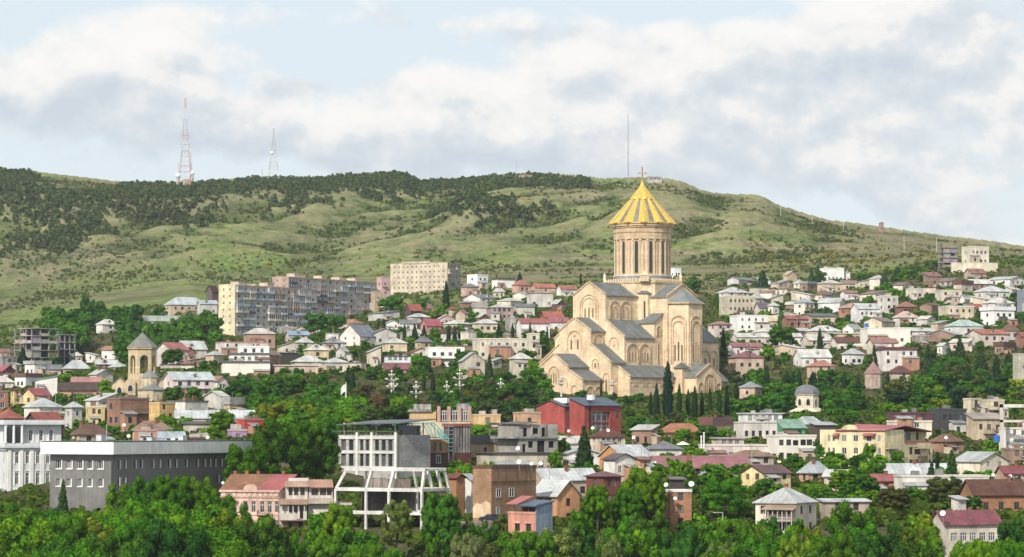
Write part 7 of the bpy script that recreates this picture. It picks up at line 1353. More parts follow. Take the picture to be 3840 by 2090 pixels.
# single trees one can point to: x, top row, half width, distance, kind, colour, label
ONE = '''
470,1806,80,516,near,n,rounded tree at the left shoulder of the wood before the office block
560,1782,88,514,near,m,tall rounded tree hiding the office block's corner
650,1776,90,512,near,n,highest tree of the wood before the office block
735,1782,84,514,near,b,bright tree right of the highest one before the office block
815,1838,80,508,near,n,tree stepping down towards the pink house
890,1884,70,505,near,m,tree covering the pink house's left corner
240,1795,32,528,con,e,dark conifer standing in front of the office block's lit side
925,1650,95,585,near,n,left end tree of the tall plane row beside the office block
1045,1562,112,596,near,n,tallest plane tree in the row between office block and concrete block
1172,1572,105,608,near,n,third plane tree of the row, next to the concrete block
1250,1556,62,655,near,n,rear plane tree touching the concrete block's roof terrace
1270,1885,68,512,near,b,bright green acacia rising in front of the balcony house
1490,1870,62,508,near,p,pale silvery green tree inside the white concrete frame's foot
1655,1846,78,508,near,m,leafy tree at the corner of the white concrete frame
1560,1790,45,545,near,n,slim tree growing up through the white concrete frame
2240,1812,52,512,near,n,tree covering the end of the pale metal roof beside the orange house
2415,1752,90,522,near,b,big rounded bright green tree left of the orange brick tower house
1935,1992,52,482,near,n,tree half covering the salmon house front
2050,2010,40,478,near,m,tree below the blue grey side wall of the salmon house
2350,1822,62,516,near,n,lower tree leaning on the left of the big rounded tree
2720,1788,128,530,near,n,broad dome shaped tree right of the orange brick tower house
3190,1876,100,492,near,n,large tree in front of the lean-to beside the cream hip roofed house
3160,1757,76,606,near,b,bright green tree below the yellow apartment house's left end
3070,1815,66,566,near,b,spreading bright tree behind the cream hip roofed house
3350,1826,82,545,near,o,olive grey tree with bare twigs in front of the white row
3540,1783,78,570,near,o,dark olive tree covering the middle of the white row
3490,1728,32,612,con,e,left one of two dark conifers below the yellow apartments
3567,1682,36,622,con,d,taller pale conifer before the cream gabled house
3512,1690,12,640,cyp,k,thin cypress between the two conifers by the yellow apartments
3790,1938,70,482,near,d,dark tree at the bottom right corner beside the red metal roof
2190,1594,44,650,con,e,dark broad conifer in front of the red brick building
2560,1606,72,770,mid,n,left tree of the clump above the plum red roof
2650,1592,62,756,mid,m,middle dark tree of the clump above the plum red roof
2722,1606,56,762,mid,n,right tree of the clump above the plum red roof
2105,1640,36,690,mid,b,bright tree between the grey block house and the dark conifer
1805,1588,50,735,mid,b,bright tree between the raw concrete tower and the grey block house
1500,1486,42,850,mid,b,round bright tree below the tall lamp posts
840,1540,50,760,mid,n,tree in front of the long grey roof left of the red wall
330,1600,60,690,mid,n,tree before the brown tile roof behind the office block
648,1310,52,1085,mid,m,round dark green tree right of the bell tower
2504,1352,27,895,cyp,k,tallest dark cypress standing before the cathedral's right porch
2462,1436,16,895,cyp,k,cypress just left of the tallest one before the cathedral
2547,1436,12,895,cyp,k,slim cypress just right of the tallest one before the cathedral
2605,1446,15,895,cyp,k,cypress below the cathedral's right porch gable
2662,1450,12,895,cyp,k,cypress at the right corner of the cathedral porch
2440,1466,10,900,cyp,k,small cypress at the left end of the row before the cathedral
2580,1458,12,900,cyp,k,cypress between the porch and the slim cypress before the cathedral
2632,1462,11,900,cyp,k,short cypress under the cathedral porch gable
2725,1440,13,900,cyp,k,cypress beyond the cathedral's right wall corner
2696,1456,13,895,cyp,k,rightmost cypress in the row before the cathedral
2254,1420,7,1050,cyp,k,thin cypress against the cathedral's lit left wall
1673,1050,15,1500,cyp,k,tall lone cypress in front of the beige slab block
1303,1376,13,955,cyp,k,left cypress of the pair behind the flagpole
1322,1388,17,950,cyp,k,right taller cypress of the pair behind the flagpole
1420,1192,11,1260,cyp,k,left of two cypresses beside the white double gabled house
1440,1196,13,1255,cyp,k,right of two cypresses beside the white double gabled house
1517,1215,10,1250,cyp,k,cypress above the square yellow villa
2861,1010,30,1560,con,e,dark blue green fir on the slope right of the cathedral
3045,1002,17,1575,con,e,left of two dark spires beside the bright white villa
3069,990,18,1570,con,e,right of two dark spires beside the bright white villa
3367,998,22,1500,con,e,dark pointed fir below the right hand ridge
3318,1010,20,1480,con,s,greyish fir left of the dark pointed fir
1949,1020,16,1640,con,e,small dark fir behind the salmon hip roofed house
1862,1030,7,1640,cyp,k,thin dark cypress beside the dark flat roofed white house
2178,1022,6,1640,cyp,k,thin cypress rising left of the cathedral drum
2600,1050,45,1540,mid,m,rounded tree just right of the cathedral's pedestal
2690,1098,18,1450,cyp,d,columnar green tree left of the ornate mansion
2712,1225,13,1170,cyp,k,cypress hugging the cathedral's back arm
3278,1288,20,1095,con,e,dark conifer right behind the pink chapel
2930,1160,18,1300,cyp,d,columnar tree left of the red arcade house
2930,1225,60,1200,mid,n,tall leafy tree in front of the long pale grey roof
1570,1130,40,1480,mid,n,dense tree at the foot of the beige slab block
1592,1116,26,1510,mid,m,small round tree against the beige slab block
1465,1108,60,1480,mid,n,broad tree at the left corner of the beige slab block
1190,1170,62,1390,mid,m,dense dark tree in front of the balcony blocks
1260,1180,45,1400,mid,m,tree at the right end of the balcony blocks
318,1105,20,1560,mid,m,tall poplar on the edge of the left meadow
345,1128,18,1560,mid,m,shorter poplar beside the tall one on the left meadow
85,1300,34,1290,con,e,dark tree clump against the tower block under construction
2876,1372,13,1080,cyp,k,dark cypress right of the maroon hip roofed house
2950,1388,12,1050,cyp,k,slim cypress left of the domed chapel, first of three
2972,1396,13,1045,cyp,k,slim cypress left of the domed chapel, second of three
2996,1384,14,1050,cyp,k,slim cypress left of the domed chapel, nearest to it
3100,1408,13,1040,cyp,k,cypress right of the domed chapel
3165,1392,13,1050,cyp,k,cypress halfway between the domed and pink chapels
3216,1398,12,1050,cyp,k,cypress just left of the pink chapel
3330,1392,13,1040,cyp,k,cypress just right of the pink chapel
3420,1402,14,1030,cyp,k,cypress below the brown hip roof with yellow chimneys
3600,1262,30,1120,con,e,broad dark conifer at the top of the right wood
3560,1300,30,1090,con,e,dark conifer lower in the right wood
3680,1312,34,1080,con,e,big dark conifer in the middle of the right wood
3480,1290,22,1110,con,s,greyish conifer left in the right wood
2790,1400,14,1060,cyp,k,cypress beside the cathedral's right end wall
2840,1396,12,1060,cyp,k,cypress above the salmon precinct house
1590,1398,10,985,cyp,k,left of two thin cypresses above the lamp posts
1624,1396,11,985,cyp,k,right of two thin cypresses above the lamp posts
1836,1322,24,1010,con,e,tall dark conifer left of the cathedral narthex
1555,1212,18,1240,con,e,dark conifer above the white modern house, left one
1590,1218,18,1235,con,e,dark conifer above the white modern house, middle one
1682,1216,12,1240,cyp,k,cypress above the white modern house, right one
1705,1222,12,1235,cyp,k,cypress left of the cream modern house
1870,1206,16,1240,con,e,dark conifer above the cream modern house
1922,1212,9,1235,cyp,k,thin cypress before the white and red house, left one
1988,1206,11,1235,con,e,dark pointed tree before the white and red house
2052,1222,8,1200,cyp,k,thin cypress near the cathedral's left eaves
1385,1470,14,900,cyp,k,cypress at the left end of the lamp posts
3075,1230,15,1160,cyp,k,cypress in front of the pale roofs on the right
1128,1300,9,1150,cyp,k,thin cypress beside the ochre house
'''
for ln in ONE.strip().splitlines():
    a = ln.split(',', 6); tree(float(a[0]), float(a[1]), float(a[2]), float(a[3]), a[4], a[5], a[6])
# groves: x0,x1, top row at far edge, top row at near edge, far distance, near distance, count, half width m, kinds, colours, label
GROVE = '''
-40,420,1885,1960,500,455,11,7.2,near,nnbmnd,leafy tree in the bank below the classical building
400,980,1800,1980,512,455,18,7.6,near,nnbmndby,leafy tree in the dense wood before the office block
60,520,1960,2040,455,430,6,7.0,near,nmd,tree filling the bottom left corner
1000,1600,2000,2060,490,455,13,3.6,near,nmbn,tree on the bank below the pink and balcony houses
1700,2320,1965,2030,490,455,13,4.0,near,nnbmopd,tree on the bank below the salmon house
2290,2860,1935,2030,492,455,14,4.2,near,nnbmpod,tree on the bank below the orange brick tower
2850,3420,1945,2030,488,450,14,4.2,near,nnbmdyp,tree on the bank below the cream hip roofed house
3400,3860,1985,2050,478,450,10,3.8,near,nbmb,tree on the bank below the red metal roof
3405,3545,1905,1990,500,484,9,2.6,near,bby,ivy mass climbing the bank beside the red metal roof
700,1290,1385,1500,1000,860,42,5.6,mid,mmndm,tree in the wood below the slate eaved villa
760,1330,1490,1570,870,740,26,5.2,mid,nbnmy,tree in the lower wood left of the flagpole
1320,1960,1430,1540,970,800,52,5.4,mid,msdoedr,tree in the dark grove around the lamp posts
1380,1900,1395,1450,1040,960,24,4.4,mid,nmdm,tree in the grove above the lamp posts
1960,2420,1470,1560,1020,850,30,5.2,mid,mnodme,tree in the grove at the cathedral's foot
2420,2780,1560,1600,890,850,12,3.4,mid,mod,tree between the cypresses below the cathedral porch
2330,2780,1580,1625,870,760,16,4.0,mid,nbmn,tree in the thicket below the cathedral cypresses
2740,3260,1390,1500,1090,900,56,5.0,mid,dmemkn,tree in the deep green grove right of the cathedral
2960,3620,1495,1570,930,800,36,5.4,mid,mnnbd,tree in the grove in front of the domed chapel
3260,3860,1330,1480,1080,880,62,5.2,mid,deskom,tree in the dark wood at the right edge
3420,3860,1400,1560,1000,800,18,5.0,mid,nmdoy,tree along the lower right wood
180,640,1150,1330,1480,1190,70,6.0,far,mmndm,tree in the big left wood below the meadow
560,830,1140,1260,1470,1250,22,5.0,far,mnm,tree in the wood left of the yellow end wall
-40,200,1410,1500,1060,900,14,5.0,mid,nmm,garden tree among the far left roofs
190,420,1350,1500,1120,880,16,4.6,mid,nmb,garden tree left of the bell tower
640,830,1330,1460,1080,920,14,4.4,mid,nmm,garden tree between the bell tower and the slate eaved villa
1000,1430,1230,1360,1330,1050,36,4.4,far,nmmb,garden tree below the balcony blocks
1430,1800,1150,1340,1420,1080,54,4.4,far,mndmb,garden tree below the beige slab block
1780,2060,1085,1330,1540,1090,34,4.2,far,mnm,garden tree in the roofs left of the cathedral
1930,2060,1340,1420,1120,1050,8,4.6,mid,nm,garden tree at the cathedral's left narthex
2700,3080,1060,1350,1520,1130,44,4.2,far,mndnm,garden tree among the roofs right of the cathedral
3060,3420,1075,1360,1500,1110,48,4.2,far,mnmb,garden tree on the right hand slope
3420,3860,1030,1300,1460,1150,58,4.4,far,mndb,garden tree on the far right slope
2860,3560,1015,1060,1600,1500,26,4.6,far,mmed,tree along the upper edge of the right hand houses
3240,3700,1010,1090,1500,1400,18,5.2,far,nbm,bright tree below the hillside wall
1000,1420,1290,1400,1250,1010,26,3.8,far,nmmb,low garden tree below the square ochre house
1540,2050,1230,1390,1290,1060,34,3.6,far,mnb,low garden tree around the large cream modern house
2720,3260,1130,1330,1400,1150,60,3.4,far,mnbm,low garden tree between the roofs right of the cathedral
3260,3860,1100,1300,1380,1160,60,3.4,far,mnbd,low garden tree between the far right roofs
2440,3300,1640,1800,720,590,34,2.6,mid,nbm,small garden tree among the lower right houses
3300,3860,1620,1860,760,560,24,2.6,mid,nbm,small garden tree near the right edge houses
0,860,1500,1660,860,660,34,2.8,mid,nbm,small garden tree among the lower left houses
1560,2240,1580,1790,820,590,22,2.4,mid,nbm,small garden tree around the grey block house
1180,1420,1930,1990,530,505,6,2.4,near,nm,bushy tree at the foot of the balcony house
1600,1900,1900,1990,530,500,8,2.2,near,nmo,bushy tree at the yard below the brown brick house
2080,2500,1880,1960,535,500,10,2.4,near,nmb,bushy tree below the orange house
2560,3000,1880,1960,545,500,10,2.4,near,nmb,bushy tree around the cream hip roofed house
0,400,1600,1680,700,640,9,3.4,mid,nb,garden tree behind the classical building
560,900,1500,1640,830,690,14,3.8,mid,nb,garden tree between office block and long grey roof
2430,2800,1690,1760,680,610,7,2.8,mid,nb,garden tree around the plum red roof
2800,3300,1760,1860,640,560,10,2.6,mid,nbm,garden tree among the lower right roofs
3180,3640,1690,1800,690,610,8,2.8,mid,bnd,garden tree below the yellow apartments
1600,2250,1690,1800,650,570,7,2.4,mid,nb,garden tree among the lower middle roofs
'''
CAND = []
for ln in GROVE.strip().splitlines():
    a = ln.split(',', 11); x0, x1, t0, t1, Y0, Y1, n, hw = (float(v) for v in a[:8]); kind, cols, lab = a[8], a[9], a[10]
    for i in range(int(n)):
        for tries in range(14):
            s = tr.random(); px = tr.uniform(x0, x1); Yv = Y0+(Y1-Y0)*s+tr.uniform(-8, 8); py = t0+(t1-t0)*s+tr.gauss(0, 10); r = hw*tr.uniform(.65, 1.25); w = r*F/Yv
            bad = False
            for (hx0, hx1, hy0, hy1, hY) in HOUSES:
                if px+w*.8 < hx0 or px-w*.8 > hx1: continue
                if hY > Yv+2 and py < hy1-(hy1-hy0)*.42:
                    ovx = min(px+w, hx1)-max(px-w, hx0)
                    if ovx > .30*(hx1-hx0) and ovx > w*.5: bad = True; break
                if abs(hY+5-Yv) < 9 and px > hx0-w*.3 and px < hx1+w*.3: bad = True; break
            if not bad: break
        if bad: continue
        kk = kind; c = tr.choice(cols)
        if c == 'k' and kind != 'near': kk = 'cyp'; w *= .42; py -= 14
        elif c in 'es' and kind != 'near': kk = 'con' if tr.random() < .6 else 'pin'; w *= .8
        CAND.append((px, py, w, Yv, kk, c, lab))
CAND.sort(key=lambda q: -q[2]); KEEP, REST = CAND[:235], CAND[235:]
CW = dict(n='green', b='bright green', d='deep green', o='olive', y='yellowish', m='mid green', r='russet', k='dark narrow', p='pale', s='greyish', e='blackish green')
def nth(i): return {1: 'first', 2: 'second', 3: 'third'}.get(i) or str(i)+('th' if 10 <= i % 100 <= 20 else {1: 'st', 2: 'nd', 3: 'rd'}.get(i % 10, 'th'))
for lab in sorted({q[6] for q in KEEP}):
    grp = sorted([q for q in KEEP if q[6] == lab]); place = lab.split('tree ', 1)[-1].replace('ivy mass ', '')
    for i, q in enumerate(grp): tree(*q[:6], ('%s %s, %s from the left %s' % (CW[q[5]], 'ivy clump' if 'ivy' in lab else 'tree', nth(i+1), place)), 'trees '+place)
def mass(rest):
    """the many small trees of the far gardens and woods, past what one can count"""
    rg = np.random.default_rng(5); V = []; Fc = []; T = []; n0 = 0; Nn = []
    src = {}
    for kk, ls in (('far', [broad_lobes(80+s, 11) for s in range(6)]), ('cyp', [spire_lobes(90, 9)]), ('con', [cone_lobes(91, 14)]), ('pin', [pine_lobes(92, 11)])):
        for l in ls:
            me = leaf_mesh('tmp', l, 430 if kk == 'far' else 380, .085 if kk == 'far' else .07, 7, 'leaf', 1 if kk in ('far', 'cyp') else .6, .8)
            v = np.empty(len(me.vertices)*3, np.float32); me.vertices.foreach_get('co', v); nrm = np.empty(len(me.vertices)*3, np.float32); me.vertices.foreach_get('normal', nrm)
            src.setdefault(kk, []).append((v.reshape(-1, 3), [tuple(p.vertices) for p in me.polygons], nrm.reshape(-1, 3))); bpy.data.meshes.remove(me)
    for (px, py, w, Y, kk, c, lab) in rest:
        k2 = kk if kk in src else 'far'; v, f, nr = src[k2][rg.integers(len(src[k2]))]; X = PX(px, Y); g = ter(X, Y); H = max(3.2, PZ(py, Y)-g); r = min(w*Y/F, .62*H); c0 = H*.06 if k2 in ('cyp', 'con') else max(H*.1, H-2.7*r)
        a = rg.uniform(0, 6.28); ca, sa = math.cos(a), math.sin(a); p = v*np.array([2*r, 2*r, H-c0]); p = np.stack([p[:, 0]*ca-p[:, 1]*sa+X, p[:, 0]*sa+p[:, 1]*ca+Y, p[:, 2]+g+c0], 1)
        V.append(p); Fc += [tuple(n0+i for i in q) for q in f]; n0 += len(p); q = rg.uniform(.88, 1.14); T.append(np.tile([*(x*q for x in GREEN[c]), 1], (len(p), 1)))
        Nn.append(np.stack([nr[:, 0]*ca-nr[:, 1]*sa, nr[:, 0]*sa+nr[:, 1]*ca, nr[:, 2]], 1))
    V = np.concatenate(V); me = bpy.data.meshes.new('distant_trees'); me.from_pydata(V.tolist(), [], Fc); at = me.color_attributes.new('tint', 'FLOAT_COLOR', 'POINT'); at.data.foreach_set('color', np.concatenate(T).astype(np.float32).ravel())
    me.materials.append(MATS['leaf_mass']); me.polygons.foreach_set('use_smooth', np.ones(len(Fc), bool)); me.update()
    o = put('distant_trees', me); o['kind'] = 'stuff'; o['label'] = 'mass of smaller garden and woodland trees between the far houses'; o['category'] = 'trees'
mass(REST); print('trees', len(KEEP), len(REST))
# ------------------------------------------------------------------ hillside scrub and pine wood: too many to count
def scrub(name, label, n, dens, size, colr, mat, quads, seed, tall=1.0):
    rg = np.random.default_rng(seed); pts = []
    while len(pts) < n:
        u = rg.uniform(-100, 3940, 20000); ry = np.interp(u, RY[:, 0], RY[:, 1]); Yv = 1580+(ry-1580)*rg.random(20000)
        X = (u-1920)/F*Yv; Z = TER(X, Yv); py = HY-Z/Yv*F
        pr = dens(u, py, X, Yv); k = rg.random(20000) < pr
        for q in np.nonzero(k)[0]: pts.append((X[q], Yv[q], Z[q]))
        if not k.any(): break
    pts = np.array(pts[:n]); m = len(pts); s = size[0]+(size[1]-size[0])*rg.random(m)**1.6
    c = np.repeat(pts, quads, 0); ss = np.repeat(s, quads)[:, None]
    d = rg.normal(size=(m*quads, 3)); d /= np.linalg.norm(d, axis=1)[:, None]; d[:, 2] = np.abs(d[:, 2])*1.1-.1
    P = c+d*ss*np.array([.5, .5, .5*tall])*(.6+.4*rg.random((m*quads, 1)))+np.array([0, 0, .28])*ss*tall
    nn = d+rg.normal(size=d.shape)*.35; nn /= np.linalg.norm(nn, axis=1)[:, None]; t = np.cross(nn, rg.normal(size=d.shape)); t /= np.linalg.norm(t, axis=1)[:, None]; b = np.cross(nn, t)
    h = ss*.27; V = np.stack([P-t*h, P-b*h, P+t*h, P+b*h], 1).reshape(-1, 3)
    me = bpy.data.meshes.new(name); me.from_pydata(V.tolist(), [], np.arange(len(V)).reshape(-1, 4).tolist()); me.materials.append(MATS[mat])
    me.polygons.foreach_set('use_smooth', np.ones(len(V)//4, bool)); me.update(); me.normals_split_custom_set_from_vertices(np.repeat(d, 4, 0).tolist())
    o = put(name, me, color=colr); o['kind'] = 'stuff'; o['label'] = label; o['category'] = 'vegetation'
def edge(u, y0, y1, py, soft=25): return np.clip((py-y0)/soft, 0, 1)*np.clip((y1-py)/soft, 0, 1)
def d_forest(u, py, X, Y):
    lo = np.interp(u, [-100, 0, 150, 260, 330, 500, 700, 850, 1000, 1150, 1300, 1480, 1560, 1700, 1850, 2000, 2120, 2200], [905, 905, 900, 880, 850, 820, 800, 760, 745, 740, 720, 715, 745, 790, 800, 760, 720, 670])
    up = np.interp(u, [-100, 120, 220, 420, 520, 3900], [600, 650, 720, 720, 600, 600])
    n = fbm(X/55, Y/80, 4, 77); fr = np.clip((py-up)/(lo+75-up), 0, 1)
    f = edge(u, up, lo+75, py, 14)*np.clip((n-np.where(u < 300, .16, .26)-.30*fr**1.2)*5, 0, 1)
    return np.where(u < 2210, f, 0)*.9
def d_sparse(u, py, X, Y):
    n = fbm(X/45, Y/80, 3, 91); n2 = fbm(X/160, Y/200, 2, 95)
    return np.clip((n-.44)*3.4, 0, 1)*np.clip((n2-.36)*4, .06, 1)*edge(u, 640, 1200, py)*np.where(u > 2300, .38, 1.0)
def d_gully(u, py, X, Y):
    h = (TER(X+35, Y)+TER(X-35, Y)+TER(X, Y+45)+TER(X, Y-45))/4-TER(X, Y); return np.clip(h/3.0-.15+(fbm(X/30, Y/40, 3, 55)-.5)*1.4, 0, 1)*edge(u, 660, 1060, py)*np.clip((Y-1850)/150, 0, 1)
def d_broom(u, py, X, Y):
    n = fbm(X/30, Y/50, 3, 66); a = np.exp(-(((u-3000)/300)**2+((py-930)/60)**2))+.5*np.exp(-(((u-1450)/500)**2+((py-985)/35)**2))+.3*np.exp(-(((u-2100)/250)**2+((py-740)/40)**2))
    return np.clip((n-.5)*5, 0, 1)*a
scrub('pine_wood', 'dark pine wood covering the upper left hillside and ridge', 9000, d_forest, (2.2, 5.6), (.060, .092, .048), 'leaf', 16, 1, 1.35)
scrub('rusty_pines', 'rusty and dying pines scattered through the ridge wood', 200, d_forest, (3.0, 5.5), (.105, .080, .050), 'leaf', 14, 2, 1.2)
scrub('hillside_scrub', 'grey green scrub dotted over the open hillside', 6500, d_sparse, (.8, 3.0), (.100, .118, .055), 'leaf', 9, 3, .75)
scrub('gully_bushes', 'darker bushes lining the gullies of the hillside', 5200, d_gully, (1.2, 3.8), (.078, .110, .040), 'leaf', 10, 4, .85)
scrub('flowering_broom', 'yellow flowering broom bushes on the right hillside', 260, d_broom, (1.8, 4.0), (.22, .19, .03), 'leaf', 12, 5, .8)
def town_green():
    rg = np.random.default_rng(21); n = 20000; u = rg.uniform(-60, 3900, n); Y = 470+1200*rg.random(n)**1.15; X = (u-1920)/F*Y; Z = TER(X, Y); q = 10
    ok = np.ones(n, bool)
    for (x0, x1, y0, y1, hY) in HOUSES: ok &= ~((u > x0-6) & (u < x1+6) & (np.abs(Y-hY-3) < 6))
    X, Y, Z = X[ok], Y[ok], Z[ok]; m = len(X); s = rg.uniform(1.2, 3.4, m); c = np.repeat(np.stack([X, Y, Z], 1), q, 0); ss = np.repeat(s, q)[:, None]
    d = rg.normal(size=(m*q, 3)); d /= np.linalg.norm(d, axis=1)[:, None]; d[:, 2] = np.abs(d[:, 2]); P = c+d*ss*np.array([.6, .6, .5])
    t = np.cross(d, rg.normal(size=d.shape)); t /= np.linalg.norm(t, axis=1)[:, None]; b = np.cross(d, t); h = ss*.26; V = np.stack([P-t*h, P-b*h, P+t*h, P+b*h], 1).reshape(-1, 3)
    me = bpy.data.meshes.new('undergrowth'); me.from_pydata(V.tolist(), [], np.arange(len(V)).reshape(-1, 4).tolist()); me.materials.append(MATS['leaf']); me.update()
    o = put('undergrowth', me, color=(.066, .108, .020)); o['kind'] = 'stuff'; o['label'] = 'low garden bushes and undergrowth between the houses'; o['category'] = 'vegetation'
town_green()
# ------------------------------------------------------------------ masts, lamps, dishes and other small things
def dish_mesh():
    m = MB(); n = 14; R0 = .62
    ring = [[(R0*j/4*math.cos(2*math.pi*i/n), -.06-.22*(1-(j/4)**2)*--.22, R0*j/4*math.sin(2*math.pi*i/n)) for i in range(n)] for j in range(5)]
    ring = [[(R0*j/4*math.cos(2*math.pi*i/n), .18*(1-(j/4)**2), R0*j/4*math.sin(2*math.pi*i/n)) for i in range(n)] for j in range(5)]
    for j in range(4):
        for i in range(n):
            q = [ring[j][i], ring[j][(i+1) % n], ring[j+1][(i+1) % n], ring[j+1][i]]
            m.face(q if j else q[1:]); m.face([(a, b+.03, c) for a, b, c in (q if j else q[1:])][::-1])
    return m.mesh('dish', ['clean'])
DISH = dish_mesh(); _a = MB(); _a.bar((0, .15, 0), (0, -.5, -.25), .04); _a.box(-.07, .07, -.6, -.45, -.32, -.18); ARM = _a.mesh('feed_arm', ['steel']); _a = MB(); _a.bar((0, .25, -2.4), (0, .25, 0), .08); _a.bar((0, .25, 0), (0, .12, 0), .08); POLE = _a.mesh('mount', ['steel'])
DISHES = '''
2591,1814,22,523,white satellite dish on the parapet of the orange brick tower house
2496,1817,17,521,oval white dish on the left corner of the orange brick tower house
2530,1868,14,519,small white dish on the orange brick tower's front wall
3531,1923,22,503,large white dish above the red metal roof by the ivy
3439,2010,22,488,white dish standing in the ivy bank
1942,1681,17,655,white dish on a pole before the grey block house
1946,1731,19,527,left dish of the cluster on the brown brick house roof
1992,1738,15,527,right dish of the cluster on the brown brick house roof
2027,1737,17,532,white dish right of the brown brick house roof
2132,1616,12,795,small dish at the foot of the red brick building's left wing
2222,1605,13,690,dish beside the glazed bay of the red brick building
2280,1614,13,700,dish on the maroon hip roof below the red brick building
2375,1640,13,690,dish on the wall right of the maroon hip roof
2455,1735,12,642,dish on the left end of the plum red roof
2856,1727,14,690,left of three dishes under the brown hip canopy
2875,1728,14,690,middle of three dishes under the brown hip canopy
2920,1730,14,700,right of three dishes under the brown hip canopy
3275,1739,13,690,dish on a lower balcony of the yellow apartments
3545,1641,13,690,white dish right of the yellow apartments
838,1810,12,543,white dish on the left roof of the pink house
467,1594,13,672,dish on the tan tiled roofs left of centre
3720,1780,13,628,left dish before the red roof with arched dormers
3785,1785,14,628,right dish before the red roof with arched dormers
484,1635,14,650,left tilted dish behind the white fascia of the office block
530,1635,15,650,middle dish behind the white fascia of the office block
650,1650,18,650,big dish lying behind the white fascia of the office block
780,1640,14,655,dish at the right end of the office block roof
284,1408,9,1080,small dish on a roof left of the bell tower
610,1300,8,1095,small white dish on the bright red roofs
'''
for ln in DISHES.strip().splitlines():
    px, py, d, Yd, lb = ln.split(',', 4); px, py, d, Yd = float(px), float(py), float(d), float(Yd); s = d*Yd/F/1.24
    rs = random.Random(lb); o = emp('satellite_dish', P3(px, py, Yd), rs.uniform(-.5, .3)); o.scale = (s, s, s); tag(o, lb, 'satellite dish', 'satellite dishes on the roofs')
    put('reflector', DISH, o, rot=(-.35, 0, 0), color=(.78, .78, .76)); put('feed_arm', ARM, o, color=(.5, .5, .5)); put('mount', POLE, o, color=(.35, .35, .36))
def lamp(px, top, base, Yd, tiers, lb):
    k = Yd/F; g = ter(PX(px, Yd), Yd); o = emp('lamp_post', (PX(px, Yd), Yd, g)); tag(o, lb, 'lamp post', 'tall white lamp posts with clustered globes'); zt = PZ(top, Yd)-g
    m = MB(); m.tube((0, 0, 0), (0, 0, zt-1), .34, .22, 8); build(m, 'post', 'clean', o, (.66, .63, .56)); m = MB(); m.ball((0, 0, zt-.45), .32); build(m, 'globe', 'clean', o, (.8, .8, .78))
    for (dz, w) in tiers:
        m = MB(); m.tube((0, 0, zt-dz-.9), (0, 0, zt-dz-.4), .3, .9, 10); build(m, 'bracket', 'clean', o, (.66, .63, .56)); n = 8
        for i in range(n):
            a = 2*math.pi*i/n; m = MB(); m.bar((0, 0, zt-dz-.3), (math.cos(a)*w*.85, math.sin(a)*w*.85, zt-dz-.2), .1); m.ball((math.cos(a)*w*.85, math.sin(a)*w*.85, zt-dz+.1), .24, nu=8, nv=5); build(m, 'globe_arm', 'clean', o, (.66, .65, .61))
LT = [(1.9, 1.0), (3.6, 2.0)]
lamp(1469, 1388, 1510, 925, [(1.6, 1.0), (2.9, 2.3), (5.2, 1.7)], 'tallest lamp post, left front one with three tiers of globes')
lamp(1476, 1424, 1510, 935, [(1.6, 1.6)], 'lamp post half hidden behind the tallest one')
lamp(1561, 1429, 1512, 920, LT, 'second lamp post from the left')
lamp(1676, 1428, 1500, 930, LT, 'third lamp post, with a pale base in the grove')
lamp(1724, 1385, 1480, 960, [(1.6, 1.0), (2.9, 2.3), (5.2, 1.6)], 'rear tall lamp post with two tiers of globes')
lamp(1841, 1438, 1490, 960, LT, 'small lamp post left of the last big one')
lamp(1878, 1418, 1500, 930, LT, 'rightmost lamp post nearest to the cathedral')
lamp(2105, 1410, 1490, 1035, [(1.4, 1.2), (2.6, 1.9)], 'lamp post in front of the cathedral narthex')
lamp(2296, 1425, 1490, 1040, [(1.4, 1.9)], 'lamp post before the cathedral aisle wall')
def lattice(px, top, base, Yd, wb, lb, bands, arms):
    g = PZ(base, Yd); o = emp('radio_mast', (PX(px, Yd), Yd, g)); tag(o, lb, 'radio mast'); H = PZ(top, Yd)-g; n = len(bands)
    for i, c in enumerate(bands):
        m = MB(); z0, z1 = H*i/n, H*(i+1)/n; r = lambda z: wb/2*(1-z/H)**1.4+.45; sub = 2
        for j in range(sub):
            a, b = z0+(z1-z0)*j/sub, z0+(z1-z0)*(j+1)/sub
            Pa = [(sx*r(a), sy*r(a), a) for sx, sy in ((1, 1), (-1, 1), (-1, -1), (1, -1))]; Pb = [(sx*r(b), sy*r(b), b) for sx, sy in ((1, 1), (-1, 1), (-1, -1), (1, -1))]
            for q in range(4): m.bar(Pa[q], Pb[q], .26); m.bar(Pa[q], Pb[(q+1) % 4], .1); m.bar(Pb[q], Pb[(q+1) % 4], .12)
        build(m, 'lattice_section', 'paint', o, c)
    for (f, w, c) in arms:
        m = MB(); z = H*f; m.bar((-w, 0, z), (w, 0, z), .3); m.bar((0, -w, z), (0, w, z), .3); m.bar((-w, 0, z-3), (-w, 0, z+3), .3); m.bar((w, 0, z-3), (w, 0, z+3), .3); build(m, 'antenna_arm', 'paint', o, c)
    return o
RD, WH, GY = (.40, .22, .22), (.55, .55, .56), (.32, .32, .34)
m1 = lattice(690, 365, 684, 2650, 10, 'tall red and white lattice radio mast on the left ridge', [GY, RD, RD, WH, RD, GY, WH, RD], [(.13, 5.5, RD), (.2, 6.0, RD), (.38, 3, GY), (.45, 4.2, GY), (.52, 4.2, WH), (.56, 4, GY)])
m2 = lattice(1023, 478, 668, 2700, 9, 'shorter grey white radio mast on the ridge', [WH, GY, WH, GY, GY, GY], [(.55, 1.5, WH)])
m = MB(); m.ball((0, -1.2, 0), 1.7); build(m, 'drum_antenna', 'clean', m2, (.82, .82, .82), loc=(-1.5, 0, PZ(572, 2700)-PZ(668, 2700)))
